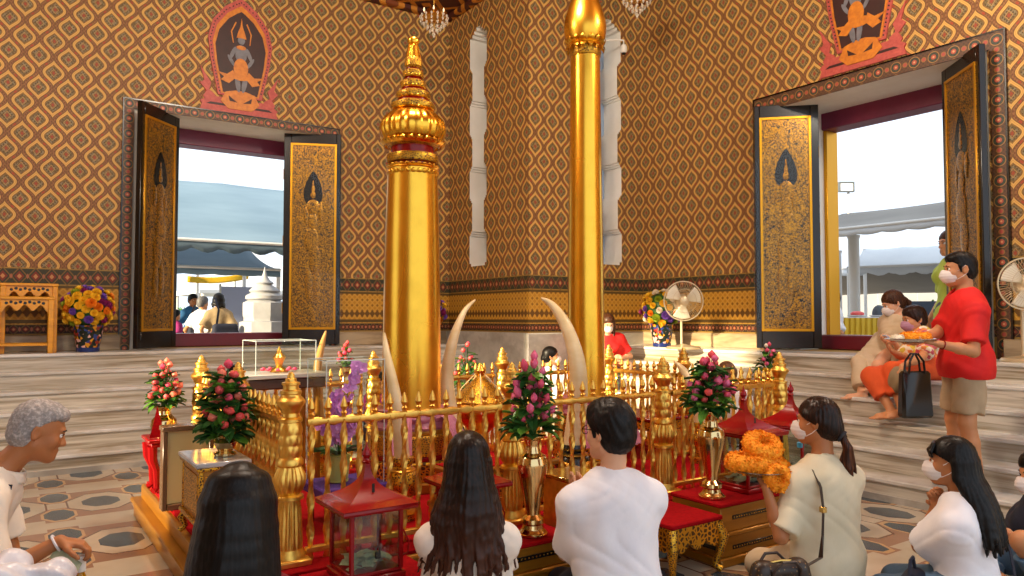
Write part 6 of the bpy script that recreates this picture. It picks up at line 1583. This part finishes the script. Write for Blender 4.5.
g = garland('orange garland piled on the tray of the man in red', tray+np.array((CR[0]*.03, CR[1]*.03, .020)), .07, .030, (0, 0, 1), 14, 7); g['group'] = 'garlands on the tray'
g = garland('small white garland at the left end of the tray of the man in red', tray+np.array((CR[0]*-.09, CR[1]*-.09, .016)), .03, .016, (0, 0, 1), 9, 8); g.data.materials[0] = M_CREAM; g['group'] = 'garlands on the tray'
# 7 --- old man with grey hair, left
p = head_fig('elderly grey-haired person in white shirt leaning over a bottle at far left', 39, 430, 3.1, -12, 0, .38, sc=1.0, h=.0065, skinm=SK_T)
p.torso(p.V(0, 0, .26), p.hcl-UP*.14-p.f*.125, 8, .98); p.head(p.hcl, 0, 20)
p.kneel(.15)
bot = at(80, 566, 2.95)
p.arm(1, p.Wd(at(60, 541, 2.92)), -UP*.7-p.f*.9+p.rt*.2, nrm(p.f*.95+p.rt*.1-UP*.25), -UP*.9+p.f*-.2, [.75, .8, .85, .9])
p.arm(-1, p.V(-.12, .34, .22), -UP-p.rt*.3, nrm(p.f+UP*-.2), UP*-1, .5)
p.top(OFFW, .020, .86, .10, .068, 'white_shirt', se=.034, wr=.005); p.bottoms(GREYC); p.finish()
c_ = SDF().rc(p.neck+p.tf*.05-p.trt*.05, p.neck+p.tf*.06-p.up*.06, .022, .012); 
m = MB(); m.grid(lambda i, j: p.neck-p.up*(.03-.040*j)+p.trt*(.076+.016*(1-j))*math.sin(2*PI*i)+p.tf*(.012-(.072+.024*(1-j))*math.cos(2*PI*i)), 28, 3); o = m.obj('collar', OFFW, p.r); o.modifiers.new('thickness', 'SOLIDIFY').thickness = .005
p.short_hair(H_GREY, .008, .004, .006, (.058, .078), (-.09, -.05), side=False)
strap(p.r, [p.S[1]+p.up*.085-p.trt*.05+p.tf*.12-p.up*.2, p.S[1]+p.up*.075-p.trt*.06+p.tf*.06, p.S[1]+p.up*.085-p.trt*.06, p.S[1]+p.up*.06-p.trt*.06-p.tf*.07, p.S[1]-p.trt*.06-p.tf*.12-p.up*.12], .028, NAVY, 'dark_strap')
S, E, W = p.arms[1]; MB().tube([W+(E-W)*.06+.032*(frame(W-E)[0]*math.cos(a)+frame(W-E)[1]*math.sin(a)) for a in np.linspace(0, 2*PI, 17)[:-1]], .005, 6, True).obj('white_bracelet', W_COT, p.r)
OLD = p
r = thing('oil_bottle', 'white-capped bottle of golden oil under the hand of the elderly person', 'bottle', (bot[0], bot[1], bot[2]-.30))
MB().lathe([(.032, 0), (.034, .008), (.034, .20), (.028, .24), (.016, .275), (.016, .285)], 24).obj('oil_body', Mat('golden_oil', '#c8900c', .12, 0, .6, Transmission_Weight=.35).m, r); MB().lathe([(.020, .28), (.021, .285), (.021, .335), (.018, .34)], 20, flute=lambda z, a: 1+.03*math.sin(20*a)).obj('white_cap', M_WHITE, r)
hz = bot[2]-.30
r = thing('wooden_stool', 'small wooden stool carrying the bottle of golden oil', 'stool', (bot[0], bot[1], 0)); MB().bbox((-.12, -.12, hz-.03), (.12, .12, hz), .006).obj('seat', M_WOODG, r)
for sx in (-1, 1):
    for sy in (-1, 1): MB().tube([(sx*.10, sy*.10, 0), (sx*.09, sy*.09, hz-.03)], .014, 8).obj('leg', M_WOODG, r)
q = at(66, 556, 2.9); m = MB(); m.grid(lambda i, j: np.array((CR[0]*(i-.5)*.10, CR[1]*(i-.5)*.10, -.06*i+.03*j))+np.array((CF[0], CF[1], 0))*(j-.5)*.045+UP*.006*math.sin(5*i), 8, 4); o = m.obj('folded_banknote', M_NOTE, None, loc=q); tag(o, 'pale green folded banknote in the hand of the elderly person', 'banknote'); o.modifiers.new('thickness', 'SOLIDIFY').thickness = .002
# crumpled white plastic bag
q = at(14, 574, 2.35); PLASTIC = varied('white_plastic', '#e9e8ec', '#c9c8d2', (14, 14, 14), .3, bump=.5)
G = SDF(); R_ = random.Random(8)
for i in range(16): G.el((R_.uniform(-.12, .10), R_.uniform(-.10, .10), R_.uniform(.02, .16)), (R_.uniform(.05, .08), R_.uniform(.05, .08), R_.uniform(.05, .08)), None, .03)
o = G.obj('plastic_bag', PLASTIC, None, .011, lambda x, y, z: .006*np.sin(60*x+40*z+3*np.sin(30*y+20*z))); o.location = (q[0], q[1], q[2]-.13); tag(o, 'crumpled white plastic bag at the lower left corner', 'bag')
r = thing('low_stand', 'low white stand under the crumpled plastic bag', 'stand', (q[0], q[1], 0)); zt = q[2]-.20+.0; MB().bbox((-.16, -.16, zt-.03), (.16, .16, zt), .006).obj('top', M_WHITE, r)
for sx in (-1, 1):
    for sy in (-1, 1): MB().bbox((sx*.13-.015, sy*.13-.015, 0), (sx*.13+.015, sy*.13+.015, zt-.03), .004).obj('leg', M_WHITE, r)
# ------------------------------------------------------------------ people on the steps and behind the fence
# seated woman with pink mask
loc = np.array((6.79, 3.40, LAND*5/6)); p = Fig('barefoot person seated on the steps in floral shirt, orange trousers and pink mask', loc, 150, .97, .008, SK_M, True)
hc = p.Wd(at(914, 319, 6.75)); p.torso(p.V(0, -.02, .10), hc-UP*.15-p.f*.05, -4); p.head(hc, 146, 10)
k1, k2 = p.Wd(at(872, 377, 6.45)), p.Wd(at(893, 372, 6.35)); a1, a2 = p.Wd(at(891, 410, 6.25)), p.Wd(at(902, 409, 6.2))
p.leg(-1, k2, a2, p.f*.95-UP*.05); p.leg(1, k1, a1, p.f*.95-UP*.05)
p.arm(-1, p.Wd(at(902, 366, 6.2)), -UP*.5-p.f*.6-p.rt*.4, nrm(p.f*.6-UP*.7), -p.f*.5-UP, .9)
p.arm(1, p.Wd(at(893, 352, 6.45)), -UP+p.rt*.3, nrm(UP*.7+p.f*.5), p.f*-.5+p.rt*-.5, .6)
p.top(FLORAL, .018, .75, .10, .06, 'floral_shirt', se=.026); p.bottoms(ORG_C, .026, 1.62, 'orange_trousers'); p.finish(); p.short_hair(hairmat('dark_brown_bob', '#24140e', '#3c2216', (120, 120, 14), .4), .014, .004, .007, (.088, .048), (-.085, -.10)); p.mask(MASKP)
tb = at(915, 390, 6.12); zb = tb[2]-.225; r = thing('tote_bag', 'black tote bag hanging from the arm of the seated person in orange trousers', 'bag', (tb[0], tb[1], zb), math.radians(62))
MB().bbox((-.045, -.13, 0), (.045, .13, .38), .02).xf(lambda v: (v[0]*(1.2-v[2]*1.2), v[1]*(1.05-.25*v[2]), v[2])).obj('bag_body', M_BLACK, r)
for x in (-.03, .03): MB().tube([(x, -.07, .36), (x, -.06, .46), (x*.6, -.02, .52), (x*.6, .02, .52), (x, .06, .46), (x, .07, .36)], .009, 8).obj('handle', M_BLACK, r)
q = at(899, 380, 6.2); m = SDF().el((0, 0, 0), (.05, .09, .11), None, .03).obj('folded_cloth', TANC, None, .01, lambda x, y, z: .006*np.sin(70*y+30*z)); m.location = tuple(q); tag(m, 'folded tan cloth between the orange knees and the black tote bag', 'cloth')
# woman behind with brown ponytail and phone
loc = np.array((7.14, 3.96, LAND)); p = Fig('person with brown tied hair and beige trousers, looking at a phone', loc, 140, .98, .009, SK_L, True)
hc = p.Wd(at(893, 303, 7.15)); p.torso(p.V(0, -.02, .10), hc-UP*.145-p.f*.055); p.head(hc, 140, 26)
p.leg(-1, p.Wd(at(878, 366, 6.75)), p.Wd(at(880, 384, 6.78)), p.f); p.leg(1, p.Wd(at(862, 364, 6.95)), p.Wd(at(862, 392, 6.8)), p.f)
ph = at(886, 337, 6.78); p.arm(-1, p.Wd(ph)-p.f*.07-UP*.05-p.rt*.02, -UP-p.rt*.4, nrm(p.f*.8+UP*.4), UP*.5+p.rt*.6, .5); p.arm(1, p.Wd(ph)+p.rt*.05-p.f*.06-UP*.05, -UP+p.rt*.4, nrm(p.f*.7+UP*.4), UP*.5-p.rt*.6, .5)
p.top(BEIGE, .018, 1.4, .10, .06, 'beige_top', se=.022); p.bottoms(BEIGE, .03, 1.85, 'beige_trousers'); p.finish()
G = SDF(); p.cap(G, .012, (.088, .05), (-.09, -.10)); t = p.T(0, -.105, -.02); G.rc(p.T(0, -.08, .0), t, .04, .03, .02); G.pl(t, t-p.H[1]*.05-UP*.04, t-p.H[1]*.06-UP*.16, r=.026, r2=.01, k=.02); G.obj('hair', H_BROWN, p.r, .007, p.hairwarp()); p.mask(MASKW)
r = thing('mobile_phone', 'pale mobile phone held by the person with brown tied hair', 'phone', ph, math.radians(140)); MB().bbox((-.036, -.075, -.004), (.036, .075, .004), .003).obj('case', Mat('phone_case', '#b9c4d6', .3).m, r); MB().bbox((-.032, -.07, .004), (.032, .07, .0055), .0005).obj('screen', M_BLACK, r)
for o in r.children: o.rotation_euler = (0, -.5, 0)
# person in red behind the slim pillar
loc = np.array((6.50, 7.22, LAND*4/6)); p = Fig('masked person in red top looking down, right of the slim pillar', loc, 245, .95, .009, SK_L, True)
hc = p.Wd(at(608, 323, 9.42)); p.torso(p.V(0, -.02, .10), hc-UP*.15-p.f*.04); p.head(hc, 240, 28)
for q in (-1, 1): p.leg(q, p.V(q*.11, .36, .13), p.V(q*.09, .40, -.27), p.f)
for q in (-1, 1): p.arm(q, p.V(q*.05, .26, .22), -UP+p.rt*q*.5, nrm(p.f*.5-p.rt*q*.5+UP*.2), -p.rt*q, .6)
p.top(RED_P, .018, .7, .1, .058, 'red_top'); p.bottoms(GREYC, .02, 1.8); p.finish(); p.long_hair(H_BROWN, lambda a: p.hcl2+p.rt*math.sin(a)*.09-p.f*(.09*math.cos(a))-UP*.18 if hasattr(p, 'hcl2') else hc+p.rt*math.sin(a)*.09-p.f*.09*math.cos(a)-UP*.18, n=11, h=.009, lay=1); p.mask(MASKW)
# person in white behind the fence, profile
loc = np.array((5.78, 7.28, LAND*2/6)); p = Fig('masked person with tied dark hair and white top behind the thick tusk', loc, -28, .95, .009, SK_M, True)
hc = p.Wd(at(551, 356, 9.2)); p.torso(p.V(0, -.02, .10), hc-UP*.155-p.f*.03); p.head(hc, -30, 0)
for q in (-1, 1): p.leg(q, p.V(q*.11, .38, .11), p.V(q*.09, .40, -.25), p.f)
for q in (-1, 1): p.arm(q, p.V(q*.04, .30, .42), -UP+p.rt*q*.4, nrm(UP*.8+p.f*.4), -p.rt*q, .1)
p.top(W_COT, .018, .8, .1, .058, 'white_top'); p.bottoms(DKRED, .02, 1.9); p.finish(); G = SDF(); p.cap(G, .012, (.088, .05), (-.095, -.10)); G.el(p.T(0, -.10, -.03), (.035,)*3, None, .03); G.obj('hair', H_BLACK, p.r, .008); p.mask(MASKW)
m = MB(); R_ = random.Random(3)
for i in range(5): c_ = p.pel+p.up*.62*p.L+p.tf*.125-p.trt*(-.08+.03*i)+p.up*R_.uniform(-.05, .05); m.lathe([(.001, 0), (.016, .002), (.001, .006)], 8, c_, ax=p.tf)
o = m.obj('flower_print', M_ROSE2, p.r); o['kind'] = 'stuff'
# two people sitting before the left steps
q_ = at(232, 400, 8.05); loc = np.array((q_[0]-.05, q_[1]+.06, LAND/6)); p = Fig('person with long dark hair and red top sitting at the left steps', loc, -60, .92, .009, SK_L, True)
hc = p.Wd(at(236, 376, 7.95)); p.torso(p.V(0, -.02, .10), hc-UP*.15-p.f*.05); p.head(hc, -62, 18)
for q in (-1, 1): p.leg(q, p.V(q*.11, .38, .22), p.V(q*.09, .40, -.09), p.f)
for q in (-1, 1): p.arm(q, p.V(q*.05, .28, .32), -UP+p.rt*q*.4, nrm(p.f*.7+UP*.3), -p.rt*q, .4)
p.top(RED_P, .018, .8, .1, .058, 'red_top'); p.bottoms(NAVY, .02, 1.9); p.finish(); p.long_hair(H_BLACK, lambda a: hc+p.rt*math.sin(a)*.11-p.f*.10*math.cos(a)-UP*.32, n=13, h=.009, lay=1)
loc = np.array((3.42, 7.55, 0)); p = Fig('person with dark hair and pink top kneeling behind the straight tusk and orchid case', loc, -75, .95, .010, SK_M, True)
hc = p.Wd(at(377, 382, 8.15)); p.torso(p.V(0, -.02, .22), hc-UP*.16-p.f*.04); p.head(hc, -70, 15)
p.kneel(); p.prayer(hc+p.f*.2-UP*.2); p.top(MAGC, .018, .8, .1, .058, 'pink_top'); p.skirt(NAVY); p.finish(); G = SDF(); p.cap(G, .014, (.088, .05), (-.095, -.11)); G.obj('hair', H_BLACK, p.r, .009)
loc = np.array((5.88, 4.78, LAND/6)); p = Fig('person with brown hair bending behind the right fence, only the head showing', loc, 170, .92, .010, SK_M, True)
hc = p.Wd(at(727, 374, 7.3)); p.torso(p.V(0, -.02, .10), hc-UP*.14-p.f*.08); p.head(hc, 172, 40)
for q in (-1, 1): p.leg(q, p.V(q*.11, .36, .2), p.V(q*.09, .38, -.09), p.f); p.arm(q, p.V(q*.05, .3, .3), -UP+p.rt*q*.4, nrm(p.f), -p.rt*q, .4)
p.top(W_COT, .018, .8, .1, .058, 'white_top'); p.bottoms(GREYC, .02, 1.9); p.finish(); G = SDF(); p.cap(G, .016, (.09, .045), (-.095, -.12)); G.obj('hair', hairmat('light_brown_hair', '#6a4a30', '#8a6444', (120, 120, 14), .4), p.r, .009)
# partly visible person at the right edge
p = head_fig('person cut off by the right frame edge, in mask and denim trousers', 1041, 474, 3.9, 150, 0, .06, sc=.98, h=.009, skinm=SK_M, female=True)
p.torso(p.V(0, 0, .16), p.hcl-UP*.16-p.f*.04); p.head(p.hcl, 138, 8)
p.leg(-1, p.V(-.16, .30, .30), p.V(-.12, .12, .06), p.f); p.leg(1, p.V(.22, .36, .12), p.V(.0, .30, .06), -p.rt)
for q in (-1, 1): p.arm(q, p.V(q*.06, .30, .32), -UP+p.rt*q*.4, nrm(p.f*.8-p.rt*q*.4), -p.rt*q, .5)
p.top(NAVY, .018, .8, .1, .058, 'dark_top'); p.bottoms(DENIM, .02, 1.9); p.finish(); p.short_hair(H_SHORT, .014, .004, .008, (.088, .048), (-.085, -.10)); p.mask(MASKW)
# ------------------------------------------------------------------ people outside
def stander(label, px, py, d, heading, sc, topm, botm, hairm, hairlen=0, skinm=SK_M, fem=True, sleeve=.7, pitch=5, leg=1.95, arms=None):
    hc = at(px, py, d); p = Fig(label, (hc[0], hc[1], GZ), heading, 1., .012, skinm, fem); H_ = hc[2]-GZ; p.sc = sc = H_/1.52
    h_ = p.Wd(hc); p.torso(p.V(0, -.01, .90), h_-UP*.165*sc-p.f*.025); p.head(h_, heading+(arms or {}).get('yaw', 0), pitch)
    for q in (-1, 1): p.leg(q, p.V(q*.10, .02, .48), p.V(q*.10, -.02, .085), p.f+p.rt*q*.2)
    for q in (-1, 1):
        if arms and q in arms: p.arm(q, p.V(*arms[q]), -UP-p.f*.5+p.rt*q*.3, None, None, .4)
        else: p.arm(q, p.V(q*.26, .04, .82), p.rt*q*.5-p.f, nrm(-UP+p.f*.1), -p.rt*q, .4)
    p.top(topm, .02, sleeve, .12, .06, 'top', .014); p.bottoms(botm, .022, leg, 'trousers' if leg > 1.9 else 'skirt', .015); p.finish()
    if hairlen: p.long_hair(hairm, lambda a: h_+p.rt*math.sin(a)*.09-p.f*.09*math.cos(a)-UP*hairlen, n=11, h=.012, lay=1, rad=.03)
    else: p.short_hair(hairm, .016, .008, .011, (.088, .05), (-.085, -.10))
    return p
p = stander('person in blue shirt facing the left doorway from outside', 193, 300, 14.4, -70, 1., BLUEC, NAVY, H_SHORT, 0, SK_T, False)
p = stander('grey-haired person in white top with shoulder bag outside the left doorway', 203, 303, 12.6, 55, 1., W_COT, NAVY, hairmat('salt_pepper_hair', '#6a6a6c', '#3c3c40', (120, 120, 40), .5), 0, SK_M, True, .7, 5, 1.95, {'yaw': -30})
q = p.V(-.24, -.02, .92); r = thing('shoulder_bag', 'dark bag hanging at the side of the grey-haired person outside', 'bag', p.loc+q); SDF().el((0, 0, 0), (.06, .16, .16), None).obj('bag_body', NAVY, r, .02); strap(r, [(0, -.1, .1), (.04, -.06, .35), (.08, 0, .50), (.04, .06, .35), (0, .1, .1)], .03, NAVY, 'shoulder_strap')
p = stander('person with dark bob, tan top and light blue skirt outside the left doorway', 219, 300, 12.2, 75, 1., TANC, LBLUE, H_BLACK, .10, SK_M, True, .8, 5, 1.7, {'yaw': -20})
b_ = p.loc+p.V(.12, -.30, .95); r = thing('shoulder_bag', 'big navy bag on the back of the person in the tan top outside', 'bag', b_); SDF().rc((-.16, 0, -.06), (.16, 0, -.06), .08).rc((-.14, 0, .08), (.14, 0, .08), .06, None, .08).obj('bag_body', NAVY, r, .02); strap(r, [(-.14, -.02, .1), (-.10, .02, .36), (-.12, .2, .56), (-.12, .34, .40)], .035, NAVY, 'shoulder_strap')
p = stander('person in magenta half hidden by the left door shutter outside', 176, 315, 13.2, 20, 1., MAGC, NAVY, H_BLACK, 0, SK_M, True)
p = stander('person in a white shirt half hidden by the shutter outside the right doorway', 832, 298, 10.0, 120, 1., W_COT, DENIM, H_SHORT, 0, SK_M, False, .9)
p = stander('person in a lime and checked outfit half hidden behind the right door shutter', 950, 243, 9.4, 150, 1., LIMEC, CHEK, H_BROWN, .12, SK_M, True)
# ================================================================== light
w = bpy.data.worlds.new('world'); SC.world = w; w.use_nodes = True
bg = w.node_tree.nodes['Background']; bg.inputs[0].default_value = (.80, .89, 1.0, 1); bg.inputs[1].default_value = 1.4
sd = bpy.data.lights.new('low_sun', 'SUN'); sd.energy = 13; sd.color = (1, .80, .50); sd.angle = .045
so = bpy.data.objects.new('low_sun', sd); COL.objects.link(so)
so.rotation_euler = Vector((-9.9, -.95, 2.6)).to_track_quat('Z', 'Y').to_euler()
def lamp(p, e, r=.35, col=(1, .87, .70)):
    l = bpy.data.lights.new('added_fill_lamp', 'POINT'); l.energy = e; l.shadow_soft_size = r; l.color = col
    o = bpy.data.objects.new('added_fill_lamp', l); COL.objects.link(o); o.location = p
lamp((2.4, 4.2, 5.3), 420); lamp((-.6, 5.2, 5.2), 260); lamp((5.6, 1.6, 5.2), 260)  # unseen fill lamps added near the ceiling to brighten the room
SC.view_settings.view_transform = 'Standard'; SC.view_settings.look = 'None'
SC.view_settings.gamma = 1; SC.view_settings.use_curve_mapping = False; SC.view_settings.exposure = 0.1
SC.cycles.use_denoising = True; SC.cycles.max_bounces = 8; SC.cycles.diffuse_bounces = 4; SC.cycles.transparent_max_bounces = 16
SC.cycles.sample_clamp_indirect = 6
